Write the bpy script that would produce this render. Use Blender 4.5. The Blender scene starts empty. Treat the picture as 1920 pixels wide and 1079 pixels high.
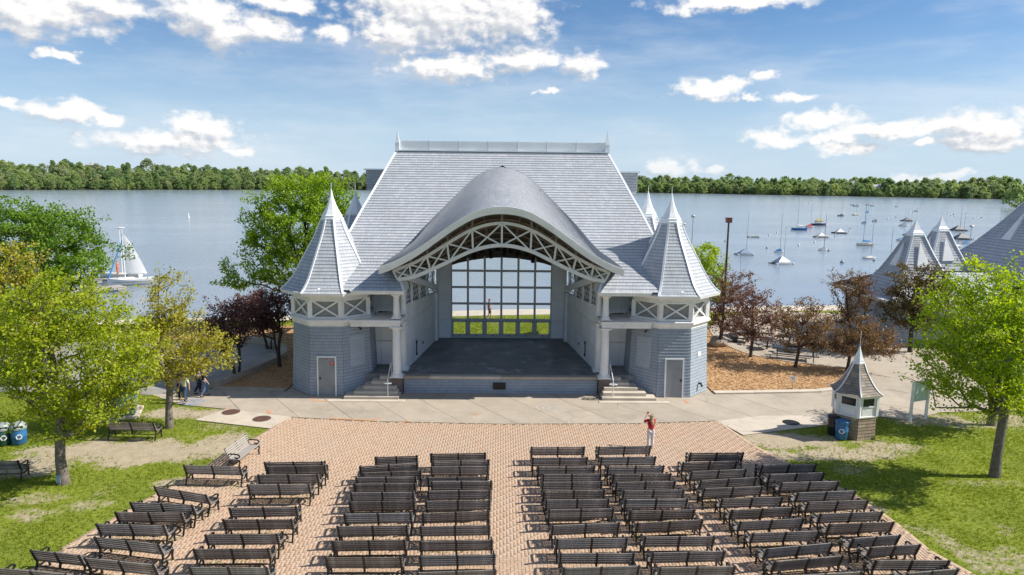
import bpy, bmesh, math, random
import numpy as np
from mathutils import Vector, Matrix

R = math.radians
scene = bpy.context.scene
COL = scene.collection
random.seed(7)

# ------------------------------------------------------------------ camera
CAM_H, FPX = 12.0, 1280.0
PITCH, ROLL, YAW = math.atan(200 / FPX), R(0.6), math.atan(20 / FPX)
_f = Vector((math.sin(YAW) * math.cos(PITCH), math.cos(YAW) * math.cos(PITCH), -math.sin(PITCH)))
_r0 = _f.cross(Vector((0, 0, 1))).normalized()
_u0 = _r0.cross(_f)
_r = _r0 * math.cos(ROLL) + _u0 * math.sin(ROLL)
_u = -_r0 * math.sin(ROLL) + _u0 * math.cos(ROLL)
CAM = Vector((0, 0, CAM_H))
cd = bpy.data.cameras.new('camera')
cam = bpy.data.objects.new('camera', cd)
COL.objects.link(cam)
cam.matrix_world = Matrix(((_r.x, _u.x, -_f.x, 0), (_r.y, _u.y, -_f.y, 0), (_r.z, _u.z, -_f.z, CAM_H), (0, 0, 0, 1)))
cd.sensor_width, cd.lens = 36.0, 36.0 * FPX / 1920.0
cd.clip_start, cd.clip_end = 0.5, 6000
scene.camera = cam


def ray(x, y):
    return (_f * FPX + _r * (x - 960) - _u * (y - 539.5)).normalized()


def gz(x, y, z=0.0):
    """point of the level z seen at this place of the photograph"""
    d = ray(x, y)
    return CAM + d * ((z - CAM_H) / d.z)


def gy(x, y, Y):
    d = ray(x, y)
    return CAM + d * (Y / d.y)


# ------------------------------------------------------------------ light
SUN_EL, SUN_AZ = R(41), R(91)          # azimuth from +Y towards +X
SUN_DIR = Vector((math.sin(SUN_AZ) * math.cos(SUN_EL), math.cos(SUN_AZ) * math.cos(SUN_EL), math.sin(SUN_EL)))
sd = bpy.data.lights.new('sun', 'SUN')
sd.energy, sd.angle, sd.color = 5.0, R(0.55), (1.0, 0.94, 0.84)
sun = bpy.data.objects.new('sun', sd)
COL.objects.link(sun)
sun.rotation_euler = SUN_DIR.to_track_quat('Z', 'Y').to_euler()

world = bpy.data.worlds.new('World')
scene.world = world
world.use_nodes = True
wt = world.node_tree
wt.nodes.clear()


def N(t, ty, **kw):
    n = t.nodes.new(ty)
    for k, v in kw.items():
        setattr(n, k, v)
    return n


def math_node(t, op, a=None, b=None, c=None, clamp=False):
    n = N(t, 'ShaderNodeMath', operation=op)
    n.use_clamp = clamp
    for i, v in enumerate((a, b, c)):
        if v is None:
            continue
        if isinstance(v, (int, float)):
            n.inputs[i].default_value = v
        else:
            t.links.new(v, n.inputs[i])
    return n.outputs[0]


def mix_col(t, fac, a, b, blend='MIX'):
    n = N(t, 'ShaderNodeMix', data_type='RGBA', blend_type=blend)
    for sock, v in ((n.inputs[0], fac), (n.inputs[6], a), (n.inputs[7], b)):
        if isinstance(v, (int, float)):
            sock.default_value = v
        elif isinstance(v, (tuple, list)):
            sock.default_value = tuple(v) + ((1,) if len(v) == 3 else ())
        else:
            t.links.new(v, sock)
    return n.outputs[2]


def smooth(t, v, lo, hi):
    n = N(t, 'ShaderNodeMapRange', interpolation_type='SMOOTHSTEP')
    t.links.new(v, n.inputs[0])
    n.inputs[1].default_value, n.inputs[2].default_value = lo, hi
    return n.outputs[0]


SKY_STRENGTH = 0.088
# clouds: centre and half sizes in degrees of azimuth / elevation
_cl = [(830, 22, 190, 75), (740, 60, 70, 40), (960, 25, 90, 60), (850, 128, 125, 27), (985, 112, 72, 24), (1085, 121, 42, 27),
       (375, 30, 75, 42), (420, 62, 60, 30), (492, 52, 62, 26), (622, 62, 44, 17), (700, 70, 24, 12), (540, 6, 60, 16),
       (70, 20, 120, 42), (190, 8, 80, 24), (40, 48, 50, 28), (122, 208, 62, 19), (195, 224, 40, 10), (5, 197, 34, 10),
       (320, 268, 135, 24), (375, 240, 60, 22), (450, 286, 45, 12), (88, 104, 22, 9), (118, 106, 22, 7),
       (1380, 4, 150, 16), (1330, 168, 66, 19), (1370, 160, 34, 14), (1540, 222, 76, 15), (1655, 245, 90, 17), (1740, 244, 50, 15),
       (1855, 240, 88, 32), (1850, 268, 90, 14), (1452, 261, 52, 15), (1560, 259, 46, 14), (1590, 277, 56, 13), (1258, 316, 52, 19),
       (1338, 318, 24, 9), (1410, 181, 16, 7), (1435, 145, 30, 8), (1495, 178, 38, 9), (1028, 175, 24, 6), (1790, 328, 38, 8),
       (1700, 330, 34, 6), (1738, 270, 26, 9)]
CLOUDS = []
for cx, cy, hw, hh in _cl:
    d = ray(cx, cy)
    s = 57.3 / FPX
    az, el = math.degrees(math.atan2(d.x, d.y)), math.degrees(math.asin(d.z))
    CLOUDS.append((az, el, hw * s * 1.04, hh * s * 1.10))


def build_sky():
    t = wt
    tc = N(t, 'ShaderNodeTexCoord')
    nrm = N(t, 'ShaderNodeVectorMath', operation='NORMALIZE')
    t.links.new(tc.outputs['Generated'], nrm.inputs[0])
    sep = N(t, 'ShaderNodeSeparateXYZ')
    t.links.new(nrm.outputs[0], sep.inputs[0])
    az = math_node(t, 'ARCTAN2', sep.outputs[0], sep.outputs[1])
    az = math_node(t, 'MULTIPLY', az, 57.2958)
    az = math_node(t, 'MODULO', math_node(t, 'ADD', az, 420.0), 360.0)      # 60 = straight ahead
    el = math_node(t, 'MULTIPLY', math_node(t, 'ARCSINE', sep.outputs[2]), 57.2958)
    comb = N(t, 'ShaderNodeCombineXYZ')
    t.links.new(az, comb.inputs[0])
    t.links.new(el, comb.inputs[1])
    P = comb.outputs[0]

    def fbm(scale, vec, detail=6, rough=.55, w=0.0):
        n = N(t, 'ShaderNodeTexNoise', noise_dimensions='2D')
        n.inputs['Scale'].default_value = scale
        n.inputs['Detail'].default_value = detail
        n.inputs['Roughness'].default_value = rough
        of = N(t, 'ShaderNodeVectorMath', operation='ADD')
        t.links.new(vec, of.inputs[0])
        of.inputs[1].default_value = (w * 37.7, w * 21.3, 0)
        t.links.new(of.outputs[0], n.inputs['Vector'])
        return n

    # stretch a little so that puffs are wider than tall
    st = N(t, 'ShaderNodeVectorMath', operation='MULTIPLY')
    t.links.new(P, st.inputs[0])
    st.inputs[1].default_value = (1, 1.5, 1)
    wn = fbm(.32, st.outputs[0], 4, .6, 3.1)
    sub = N(t, 'ShaderNodeVectorMath', operation='SUBTRACT')
    t.links.new(wn.outputs['Color'], sub.inputs[0])
    sub.inputs[1].default_value = (.5, .5, .5)
    wa = N(t, 'ShaderNodeVectorMath', operation='MULTIPLY_ADD')
    t.links.new(sub.outputs[0], wa.inputs[0])
    wa.inputs[1].default_value = (3.4, 1.7, 0)
    t.links.new(P, wa.inputs[2])
    WP = wa.outputs[0]

    def field(vec, least=0.0):
        acc = None
        for (a, e, w, h) in CLOUDS:
            if h < least:
                continue
            s1 = N(t, 'ShaderNodeVectorMath', operation='MULTIPLY_ADD')
            t.links.new(vec, s1.inputs[0])
            s1.inputs[1].default_value = (1 / w, 1 / h, 0)
            s1.inputs[2].default_value = (-((a + 60) % 360) / w, -e / h, 0)
            ln = N(t, 'ShaderNodeVectorMath', operation='LENGTH')
            t.links.new(s1.outputs[0], ln.inputs[0])
            v = ln.outputs['Value']
            acc = v if acc is None else math_node(t, 'SMOOTH_MIN', acc, v, .14)
        return math_node(t, 'SUBTRACT', 1.0, acc)

    f0 = field(WP)
    # outside the picture the same broken cumulus goes on all round
    oth = fbm(.075, st.outputs[0], 2, .5, 5.0)
    off_view = math_node(t, 'ABSOLUTE', math_node(t, 'SUBTRACT', az, 61.0))
    off_view = smooth(t, math_node(t, 'MAXIMUM', math_node(t, 'SUBTRACT', off_view, 38.0), math_node(t, 'SUBTRACT', el, 18.0)), 0.0, 8.0)
    of0 = math_node(t, 'MULTIPLY_ADD', oth.outputs[0], 3.4, -2.05)
    f0 = math_node(t, 'MAXIMUM', f0, math_node(t, 'SUBTRACT', math_node(t, 'MULTIPLY', math_node(t, 'ADD', of0, 2.0), off_view), 2.0))
    up = N(t, 'ShaderNodeVectorMath', operation='ADD')
    t.links.new(WP, up.inputs[0])
    up.inputs[1].default_value = (.55, 1.0, 0)
    f1 = field(up.outputs[0], .75)
    puff = fbm(.85, st.outputs[0], 6, .53, 1.0)
    st2 = N(t, 'ShaderNodeVectorMath', operation='ADD')
    t.links.new(st.outputs[0], st2.inputs[0])
    st2.inputs[1].default_value = (.35, .55, 0)
    puff2 = fbm(.85, st2.outputs[0], 3, .55, 1.0)
    pm = math_node(t, 'MULTIPLY', math_node(t, 'SUBTRACT', puff.outputs[0], .5), 1.2)
    dens = math_node(t, 'ADD', f0, pm)
    alpha = smooth(t, dens, -.10, .62)
    # light from above: thickness towards the top is less than towards the base
    relief = math_node(t, 'SUBTRACT', puff.outputs[0], puff2.outputs[0])
    lit = math_node(t, 'ADD', math_node(t, 'SUBTRACT', f0, f1), math_node(t, 'MULTIPLY', relief, 1.1))
    lit = smooth(t, lit, -.42, .42)
    ccol = mix_col(t, lit, (.56, .60, .67), (1.02, 1.0, .98))
    # faint high streaks
    stv = N(t, 'ShaderNodeVectorMath', operation='MULTIPLY')
    t.links.new(P, stv.inputs[0])
    stv.inputs[1].default_value = (.35, 1.6, 1)
    rot = N(t, 'ShaderNodeVectorRotate', rotation_type='Z_AXIS')
    t.links.new(stv.outputs[0], rot.inputs['Vector'])
    rot.inputs['Angle'].default_value = -.22
    cir = fbm(.16, rot.outputs[0], 5, .6, 8.0)
    cirm = math_node(t, 'MULTIPLY', smooth(t, cir.outputs[0], .38, .78), .36)

    sky = N(t, 'ShaderNodeTexSky', sky_type='NISHITA')
    sky.sun_disc = False
    sky.sun_elevation, sky.sun_rotation = SUN_EL, SUN_AZ
    sky.altitude, sky.air_density, sky.dust_density, sky.ozone_density = 280, 1.0, .25, 3.0
    white = .76 / SKY_STRENGTH
    tint = mix_col(t, 1.0, sky.outputs[0], (.66, .82, .97), 'MULTIPLY')
    low = math_node(t, 'MULTIPLY', math_node(t, 'SUBTRACT', 1.0, smooth(t, el, -1.0, 13.0)), .85)
    tint = mix_col(t, low, tint, (.58 * white, .72 * white, .88 * white))
    skyc = mix_col(t, cirm, tint, (.86 * white, .90 * white, .95 * white))
    cw = N(t, 'ShaderNodeVectorMath', operation='SCALE')
    t.links.new(ccol, cw.inputs[0])
    cw.inputs['Scale'].default_value = white
    # clouds fade into the pale air low over the horizon
    fade = smooth(t, el, -.5, 3.5)
    alpha = math_node(t, 'MULTIPLY', alpha, math_node(t, 'MULTIPLY_ADD', fade, .5, .5))
    col = mix_col(t, alpha, skyc, cw.outputs[0])
    bg = N(t, 'ShaderNodeBackground')
    t.links.new(col, bg.inputs[0])
    bg.inputs[1].default_value = SKY_STRENGTH
    out = N(t, 'ShaderNodeOutputWorld')
    t.links.new(bg.outputs[0], out.inputs[0])
    world.cycles.sampling_method = 'MANUAL'
    world.cycles.sample_map_resolution = 512


build_sky()
vs = scene.view_settings
vs.view_transform, vs.look, vs.exposure, vs.gamma = 'Standard', 'None', 0.45, 1.0
vs.use_curve_mapping = False
scene.cycles.use_denoising = True
scene.cycles.max_bounces = 8
scene.cycles.transparent_max_bounces = 12
scene.cycles.sample_clamp_indirect = 8


# ------------------------------------------------------------------ helpers
class MB:
    """collects faces; build() links them as ONE mesh object"""

    def __init__(s):
        s.v, s.f, s.m, s.uv = [], [], [], {}

    def add(s, vs_, fs, m=0, M=None):
        o = len(s.v)
        if M is not None:
            vs_ = [M @ Vector(p) for p in vs_]
        s.v += [tuple(p) for p in vs_]
        s.f += [tuple(o + i for i in f) for f in fs]
        s.m += [m] * len(fs)
        return o

    def box(s, c, size, m=0, rz=0, M=None, bev=0.0):
        hx, hy, hz = size[0] / 2, size[1] / 2, size[2] / 2
        T = Matrix.Translation(c) @ (M if M is not None else Matrix.Rotation(rz, 4, 'Z'))
        if bev <= 0:
            p = [(x, y, z) for z in (-hz, hz) for y in (-hy, hy) for x in (-hx, hx)]
            s.add(p, [(0, 2, 3, 1), (4, 5, 7, 6), (0, 1, 5, 4), (2, 6, 7, 3), (0, 4, 6, 2), (1, 3, 7, 5)], m, T)
        else:
            b = min(bev, hx * .9, hy * .9, hz * .9)
            p = []
            for z, i in ((-hz, b), (-hz + b, 0), (hz - b, 0), (hz, b)):
                p += [(-hx + i, -hy + i, z), (hx - i, -hy + i, z), (hx - i, hy - i, z), (-hx + i, hy - i, z)]
            f = [(3, 2, 1, 0), (12, 13, 14, 15)]
            for k in range(3):
                for j in range(4):
                    f.append((4 * k + j, 4 * k + (j + 1) % 4, 4 * k + 4 + (j + 1) % 4, 4 * k + 4 + j))
            s.add(p, f, m, T)

    def beam(s, a, b, w, h, m=0, up=(0, 0, 1)):
        a, b = Vector(a), Vector(b)
        d = b - a
        L = d.length
        if L < 1e-6:
            return
        d.normalize()
        up = Vector(up)
        x = d.cross(up)
        if x.length < 1e-4:
            x = d.cross(Vector((0, 1, 0)))
        x.normalize()
        z = x.cross(d)
        M = Matrix(((x.x, d.x, z.x, 0), (x.y, d.y, z.y, 0), (x.z, d.z, z.z, 0), (0, 0, 0, 1)))
        s.box((a + b) / 2, (w, L, h), m, M=M)

    def tube(s, pts, rad, n=8, m=0, cap=True):
        pts = [Vector(p) for p in pts]
        if not hasattr(rad, '__len__'):
            rad = [rad] * len(pts)
        o = len(s.v)
        ref = Vector((0, 0, 1))
        prevx = None
        for i, p in enumerate(pts):
            d = (pts[min(i + 1, len(pts) - 1)] - pts[max(i - 1, 0)]).normalized()
            if prevx is None:
                x = d.cross(ref)
                if x.length < .05:
                    x = d.cross(Vector((0, 1, 0)))
            else:
                x = prevx - d * prevx.dot(d)
            x.normalize()
            prevx = x
            y = d.cross(x)
            for k in range(n):
                a = 2 * math.pi * k / n
                s.v.append(tuple(p + (x * math.cos(a) + y * math.sin(a)) * rad[i]))
        for i in range(len(pts) - 1):
            for k in range(n):
                s.f.append((o + i * n + k, o + i * n + (k + 1) % n, o + (i + 1) * n + (k + 1) % n, o + (i + 1) * n + k))
                s.m.append(m)
        if cap:
            s.f.append(tuple(o + k for k in reversed(range(n))))
            s.f.append(tuple(o + (len(pts) - 1) * n + k for k in range(n)))
            s.m += [m, m]

    def lathe(s, prof, n=24, c=(0, 0, 0), m=0, ph=0.0, cap=True):
        """prof: (radius, z) from the bottom up"""
        o = len(s.v)
        for r, z in prof:
            for k in range(n):
                a = ph + 2 * math.pi * k / n
                s.v.append((c[0] + r * math.cos(a), c[1] + r * math.sin(a), c[2] + z))
        for i in range(len(prof) - 1):
            for k in range(n):
                s.f.append((o + i * n + k, o + i * n + (k + 1) % n, o + (i + 1) * n + (k + 1) % n, o + (i + 1) * n + k))
                s.m.append(m)
        if cap:
            s.f.append(tuple(o + k for k in reversed(range(n))))
            s.f.append(tuple(o + (len(prof) - 1) * n + k for k in range(n)))
            s.m += [m, m]

    def prism(s, poly, z0, z1, m=0, bev=0.0):
        n = len(poly)
        if sum(poly[i][0] * poly[(i + 1) % n][1] - poly[(i + 1) % n][0] * poly[i][1] for i in range(n)) < 0:
            poly = poly[::-1]
        o = len(s.v)
        s.v += [(p[0], p[1], z0) for p in poly] + [(p[0], p[1], z1) for p in poly]
        s.f.append(tuple(o + i for i in reversed(range(n))))
        s.f.append(tuple(o + n + i for i in range(n)))
        for i in range(n):
            s.f.append((o + i, o + (i + 1) % n, o + n + (i + 1) % n, o + n + i))
        s.m += [m] * (n + 2)

    def mesh(s, name, mats, smooth_=False, off=None):
        me = bpy.data.meshes.new(name)
        v = s.v if off is None else [(p[0] - off[0], p[1] - off[1], p[2] - off[2]) for p in s.v]
        me.from_pydata(v, [], s.f)
        for m in (mats if isinstance(mats, (list, tuple)) else [mats]):
            me.materials.append(m)
        if len(me.materials) > 1:
            me.polygons.foreach_set('material_index', s.m)
        if s.uv:
            uvl = me.uv_layers.new(name='UVMap')
            for fi, uvs in s.uv.items():
                st = me.polygons[fi].loop_start
                for k, q in enumerate(uvs):
                    uvl.data[st + k].uv = q
        if smooth_:
            me.polygons.foreach_set('use_smooth', [True] * len(me.polygons))
        me.update()
        return me

    def build(s, name, mats, parent=None, smooth_=False, angle=None, local=False):
        off = None
        if parent is not None and not local:
            off = wloc(parent)
        me = s.mesh(name, mats, smooth_ or angle is not None, off)
        if angle is not None:
            me.set_sharp_from_angle(angle=R(angle))
        return link(name, me, parent)


def wloc(o):
    v = Vector(o.location)
    while o.parent is not None:
        o = o.parent
        v = v + Vector(o.location)
    return v


def link(name, me, parent=None, loc=(0, 0, 0), rz=0.0):
    o = bpy.data.objects.new(name, me)
    COL.objects.link(o)
    o.location = loc
    o.rotation_euler = (0, 0, rz)
    o.parent = parent
    return o


def tag(o, label, cat=None, group=None, kind=None):
    o['label'] = label
    if cat:
        o['category'] = cat
    if group:
        o['group'] = group
    if kind:
        o['kind'] = kind
    return o


def thing(name, label, cat, loc=(0, 0, 0), rz=0.0, group=None):
    return tag(link(name, None, None, loc, rz), label, cat, group)


def struct(o):
    o['kind'] = 'structure'
    return o


def copy_tree(o, parent=None):
    c = o.copy()
    COL.objects.link(c)
    c.parent = parent
    for ch in o.children:
        copy_tree(ch, c)
    return c


# ------------------------------------------------------------------ materials
def new_mat(name):
    m = bpy.data.materials.new(name)
    m.use_nodes = True
    t = m.node_tree
    t.nodes.clear()
    out = N(t, 'ShaderNodeOutputMaterial')
    b = N(t, 'ShaderNodeBsdfPrincipled')
    t.links.new(b.outputs[0], out.inputs[0])
    return m, t, b, out


def noise(t, vec, scale, detail=4, rough=.55):
    n = N(t, 'ShaderNodeTexNoise')
    n.inputs['Scale'].default_value = scale
    n.inputs['Detail'].default_value = detail
    n.inputs['Roughness'].default_value = rough
    t.links.new(vec, n.inputs['Vector'])
    return n.outputs[0]


def bump(t, h, strength, dist, bsdf):
    n = N(t, 'ShaderNodeBump')
    n.inputs['Strength'].default_value = strength
    n.inputs['Distance'].default_value = dist
    t.links.new(h, n.inputs['Height'])
    t.links.new(n.outputs[0], bsdf.inputs['Normal'])
    return n


def coords(t, kind='Object'):
    return N(t, 'ShaderNodeTexCoord').outputs[kind]


def mat(name, c1, c2=None, scale=3.0, rough=.7, bmp=.0, bscale=None, c3=None, s3=.4, metal=0.0, rnd=0.0, spec=.5, coord='Object'):
    """two-tone noise paint with fine relief; c3 = stains; rnd = spread from object to object"""
    m, t, b, out = new_mat(name)
    v = coords(t, coord)
    col = None
    if c2 is None:
        c2 = tuple(x * .82 for x in c1)
    col = mix_col(t, smooth(t, noise(t, v, scale, 6, .6), .3, .7), c1, c2)
    if c3 is not None:
        col = mix_col(t, smooth(t, noise(t, v, s3, 7, .65), .52, .72), col, c3)
    if rnd:
        oi = N(t, 'ShaderNodeObjectInfo')
        hsv = N(t, 'ShaderNodeHueSaturation')
        t.links.new(col, hsv.inputs['Color'])
        t.links.new(math_node(t, 'MULTIPLY_ADD', oi.outputs['Random'], 2 * rnd, 1 - rnd), hsv.inputs['Value'])
        col = hsv.outputs[0]
    t.links.new(col, b.inputs['Base Color'])
    b.inputs['Roughness'].default_value = rough
    b.inputs['Metallic'].default_value = metal
    b.inputs['Specular IOR Level'].default_value = spec
    if bmp:
        bump(t, noise(t, v, bscale or scale * 8, 5, .6), bmp, .02, b)
    return m


def weathered(name, c1, c2, c3, crack=.25, rnd=.05):
    """slab concrete: blotches, drip stains, hairline cracks"""
    m, t, b, out = new_mat(name)
    pos = N(t, 'ShaderNodeNewGeometry').outputs['Position']
    col = mix_col(t, smooth(t, noise(t, pos, .8, 7, .65), .32, .7), c1, c2)
    col = mix_col(t, math_node(t, 'MULTIPLY', smooth(t, noise(t, pos, .33, 8, .7), .5, .68), .75), col, c3)
    col = mix_col(t, math_node(t, 'MULTIPLY', smooth(t, noise(t, pos, 5.5, 6, .7), .56, .74), .5), col, tuple(x * .62 for x in c1))
    wn = N(t, 'ShaderNodeTexNoise')
    wn.inputs['Scale'].default_value = 1.2
    t.links.new(pos, wn.inputs['Vector'])
    wa = N(t, 'ShaderNodeVectorMath', operation='MULTIPLY_ADD')
    t.links.new(wn.outputs['Color'], wa.inputs[0])
    wa.inputs[1].default_value = (.9, .9, 0)
    t.links.new(pos, wa.inputs[2])
    vo = N(t, 'ShaderNodeTexVoronoi', feature='DISTANCE_TO_EDGE', voronoi_dimensions='2D')
    vo.inputs['Scale'].default_value = crack
    t.links.new(wa.outputs[0], vo.inputs['Vector'])
    ln = math_node(t, 'SUBTRACT', 1.0, smooth(t, vo.outputs['Distance'], .0, .006))
    ln = math_node(t, 'MULTIPLY', ln, smooth(t, noise(t, pos, .25, 3, .5), .45, .55))
    col = mix_col(t, math_node(t, 'MULTIPLY', ln, .75), col, tuple(x * .35 for x in c1))
    oi = N(t, 'ShaderNodeObjectInfo')
    hsv = N(t, 'ShaderNodeHueSaturation')
    t.links.new(col, hsv.inputs['Color'])
    t.links.new(math_node(t, 'MULTIPLY_ADD', oi.outputs['Random'], 2 * rnd, 1 - rnd), hsv.inputs['Value'])
    t.links.new(hsv.outputs[0], b.inputs['Base Color'])
    b.inputs['Roughness'].default_value = .88
    bump(t, noise(t, pos, 28, 5, .65), .3, .01, b)
    return m


def shingle_mat(name, c1, c2, dark, w=.17, rough=.75, c3=None):
    """uv: x in metres along the course, y counts courses"""
    m, t, b, out = new_mat(name)
    uv = N(t, 'ShaderNodeUVMap').outputs[0]
    sp = N(t, 'ShaderNodeSeparateXYZ')
    t.links.new(uv, sp.inputs[0])
    row = math_node(t, 'FLOOR', sp.outputs[1])
    wn = N(t, 'ShaderNodeTexWhiteNoise', noise_dimensions='1D')
    t.links.new(row, wn.inputs['W'])
    u = math_node(t, 'ADD', math_node(t, 'DIVIDE', sp.outputs[0], w), math_node(t, 'MULTIPLY', wn.outputs[0], 7.0))
    jit = N(t, 'ShaderNodeTexNoise', noise_dimensions='2D')
    jit.inputs['Scale'].default_value = 3.1
    cv = N(t, 'ShaderNodeCombineXYZ')
    t.links.new(sp.outputs[0], cv.inputs[0])
    t.links.new(row, cv.inputs[1])
    t.links.new(cv.outputs[0], jit.inputs['Vector'])
    u = math_node(t, 'ADD', u, math_node(t, 'MULTIPLY', jit.outputs[0], .9))
    cell = math_node(t, 'FLOOR', u)
    fr = math_node(t, 'FRACT', u)
    cc = N(t, 'ShaderNodeCombineXYZ')
    t.links.new(cell, cc.inputs[0])
    t.links.new(row, cc.inputs[1])
    w2 = N(t, 'ShaderNodeTexWhiteNoise', noise_dimensions='2D')
    t.links.new(cc.outputs[0], w2.inputs['Vector'])
    col = mix_col(t, w2.outputs['Value'], c1, c2)
    if c3 is not None:
        s3 = N(t, 'ShaderNodeSeparateColor')
        t.links.new(w2.outputs['Color'], s3.inputs[0])
        col = mix_col(t, math_node(t, 'GREATER_THAN', s3.outputs[1], .82), col, c3)
    big = noise(t, coords(t), .5, 5, .6)
    col = mix_col(t, math_node(t, 'MULTIPLY', smooth(t, big, .35, .72), .42), col, tuple(x * .7 for x in c1))
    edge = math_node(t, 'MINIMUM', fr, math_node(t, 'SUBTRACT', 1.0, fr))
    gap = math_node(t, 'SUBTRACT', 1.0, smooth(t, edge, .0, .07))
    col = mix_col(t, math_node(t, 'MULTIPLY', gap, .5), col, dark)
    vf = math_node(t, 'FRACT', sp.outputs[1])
    col = mix_col(t, math_node(t, 'MULTIPLY', math_node(t, 'LESS_THAN', vf, .055), .85), col, dark)      # butt faces tinted dark, standing in for the shadow under each course
    butt_shade = mix_col(t, 1.0, col, (.72, .74, .78), 'MULTIPLY')
    col = mix_col(t, smooth(t, vf, .35, .95), col, butt_shade)                  # shadow below the next butt painted as a darker upper part
    t.links.new(col, b.inputs['Base Color'])
    b.inputs['Roughness'].default_value = rough
    b.inputs['Specular IOR Level'].default_value = .35
    h = math_node(t, 'SUBTRACT', math_node(t, 'MULTIPLY', w2.outputs['Value'], .5), math_node(t, 'MULTIPLY', gap, 1.0))
    bump(t, h, .6, .012, b)
    return m


def leaf_mat(name, ca, cb, cc, trans=.35):
    m, t, b, out = new_mat(name)
    at = N(t, 'ShaderNodeAttribute', attribute_name='tint')
    ramp = N(t, 'ShaderNodeValToRGB')
    e = ramp.color_ramp.elements
    e[0].color, e[0].position = tuple(ca) + (1,), 0.0
    e[1].color, e[1].position = tuple(cc) + (1,), 1.0
    k = e.new(.5)
    k.color = tuple(cb) + (1,)
    t.links.new(at.outputs['Fac'], ramp.inputs[0])
    t.links.new(ramp.outputs[0], b.inputs['Base Color'])
    b.inputs['Roughness'].default_value = .5
    b.inputs['Specular IOR Level'].default_value = .3
    tr = N(t, 'ShaderNodeBsdfTranslucent')
    hs = N(t, 'ShaderNodeHueSaturation')
    hs.inputs['Saturation'].default_value, hs.inputs['Value'].default_value = 1.15, 1.3
    t.links.new(ramp.outputs[0], hs.inputs['Color'])
    t.links.new(hs.outputs[0], tr.inputs[0])
    mx = N(t, 'ShaderNodeMixShader')
    mx.inputs[0].default_value = trans
    t.links.new(b.outputs[0], mx.inputs[1])
    t.links.new(tr.outputs[0], mx.inputs[2])
    t.links.new(mx.outputs[0], out.inputs[0])
    return m


M = {}
M['white'] = mat('white_paint', (.80, .80, .79), (.72, .73, .73), 2.0, .45, .08, c3=(.62, .62, .60), s3=.7)
M['metalwhite'] = mat('metal_cap', (.84, .86, .88), (.78, .81, .84), 1.2, .40, .03)
M['panel'] = mat('stage_panel', (.76, .79, .81), (.70, .74, .77), 1.1, .6, .05, c3=(.64, .68, .71), s3=.5, rnd=.05)
M['screen'] = mat('balcony_screen', (.34, .34, .33), (.27, .28, .28), 2.5, .8, .1)
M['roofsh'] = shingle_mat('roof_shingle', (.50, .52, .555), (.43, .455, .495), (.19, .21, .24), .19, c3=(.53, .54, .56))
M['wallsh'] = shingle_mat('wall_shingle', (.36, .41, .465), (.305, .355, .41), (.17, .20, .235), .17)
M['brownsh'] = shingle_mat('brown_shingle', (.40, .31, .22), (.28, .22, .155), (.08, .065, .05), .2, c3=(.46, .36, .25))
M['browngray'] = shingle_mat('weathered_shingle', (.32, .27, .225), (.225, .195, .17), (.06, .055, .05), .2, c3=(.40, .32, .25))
M['stagefloor'] = mat('stage_floor', (.20, .21, .215), (.125, .135, .142), .7, .6, .15, 14, c3=(.36, .37, .37), s3=.8)
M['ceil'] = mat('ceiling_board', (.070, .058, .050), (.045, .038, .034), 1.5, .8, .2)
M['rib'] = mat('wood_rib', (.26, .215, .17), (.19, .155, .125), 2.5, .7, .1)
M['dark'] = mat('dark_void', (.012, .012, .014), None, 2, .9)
M['steelwhite'] = mat('white_steel', (.70, .71, .70), (.62, .63, .63), 1.6, .45, .05)
M['concrete'] = weathered('concrete', (.44, .38, .305), (.37, .32, .255), (.30, .26, .21))
M['concrete2'] = mat('pale_concrete', (.58, .51, .42), (.51, .45, .37), 1.2, .85, .2, 30, c3=(.44, .385, .32), s3=.6, rnd=.04)
M['asphalt'] = weathered('grey_paving', (.34, .325, .30), (.28, .265, .25), (.22, .21, .20), .3)
M['joint'] = mat('joint_sand', (.21, .16, .115), (.14, .11, .082), 6, .95, .3)
M['stone'] = mat('brown_stone', (.16, .13, .11), (.11, .09, .08), 3, .8, .4)
M['bench'] = mat('bench_slat', (.235, .205, .185), (.14, .122, .112), 9, .62, .25, 60, c3=(.32, .285, .26), s3=2.2, rnd=.28)
M['bench2'] = mat('bench_slat_grey', (.25, .235, .22), (.16, .15, .142), 9, .66, .25, 60, c3=(.36, .34, .32), s3=1.8, rnd=.25)
M['bench3'] = mat('bench_slat_brown', (.20, .165, .14), (.115, .095, .082), 9, .6, .25, 60, c3=(.28, .24, .21), s3=2.6, rnd=.3)
M['benchpale'] = mat('pale_slat', (.36, .33, .30), (.27, .25, .23), 8, .65, .2, 50)
M['iron'] = mat('cast_iron', (.018, .018, .019), (.012, .012, .013), 10, .45, .1)
M['black'] = mat('black_plastic', (.015, .015, .016), None, 5, .4)
M['bark'] = mat('bark', (.17, .135, .105), (.085, .068, .055), 5, .9, .8, 18)
M['barkgrey'] = mat('grey_bark', (.21, .18, .15), (.11, .095, .08), 5, .9, .8, 18)
M['barkdark'] = mat('dark_bark', (.075, .058, .05), (.04, .032, .03), 5, .9, .7, 18)
M['mulch'] = mat('wood_chip', (.54, .335, .16), (.38, .225, .105), 7, .95, 1.0, 22, c3=(.44, .29, .17), s3=.5)
M['rust'] = mat('rusty_iron', (.15, .075, .055), (.09, .05, .04), 9, .7, .3)
M['orange'] = mat('orange_marking', (.75, .26, .06), (.6, .25, .1), 6, .8)
M['chalk'] = mat('chalk', (.62, .62, .60), (.48, .47, .44), 8, .95)
M['chalkblue'] = mat('blue_chalk', (.16, .30, .55), (.35, .42, .52), 7, .95)
M['red'] = mat('red_sign', (.55, .03, .04), None, 5, .5)
M['bluebin'] = mat('blue_plastic', (.03, .16, .36), (.025, .12, .29), 3, .45)
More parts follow.
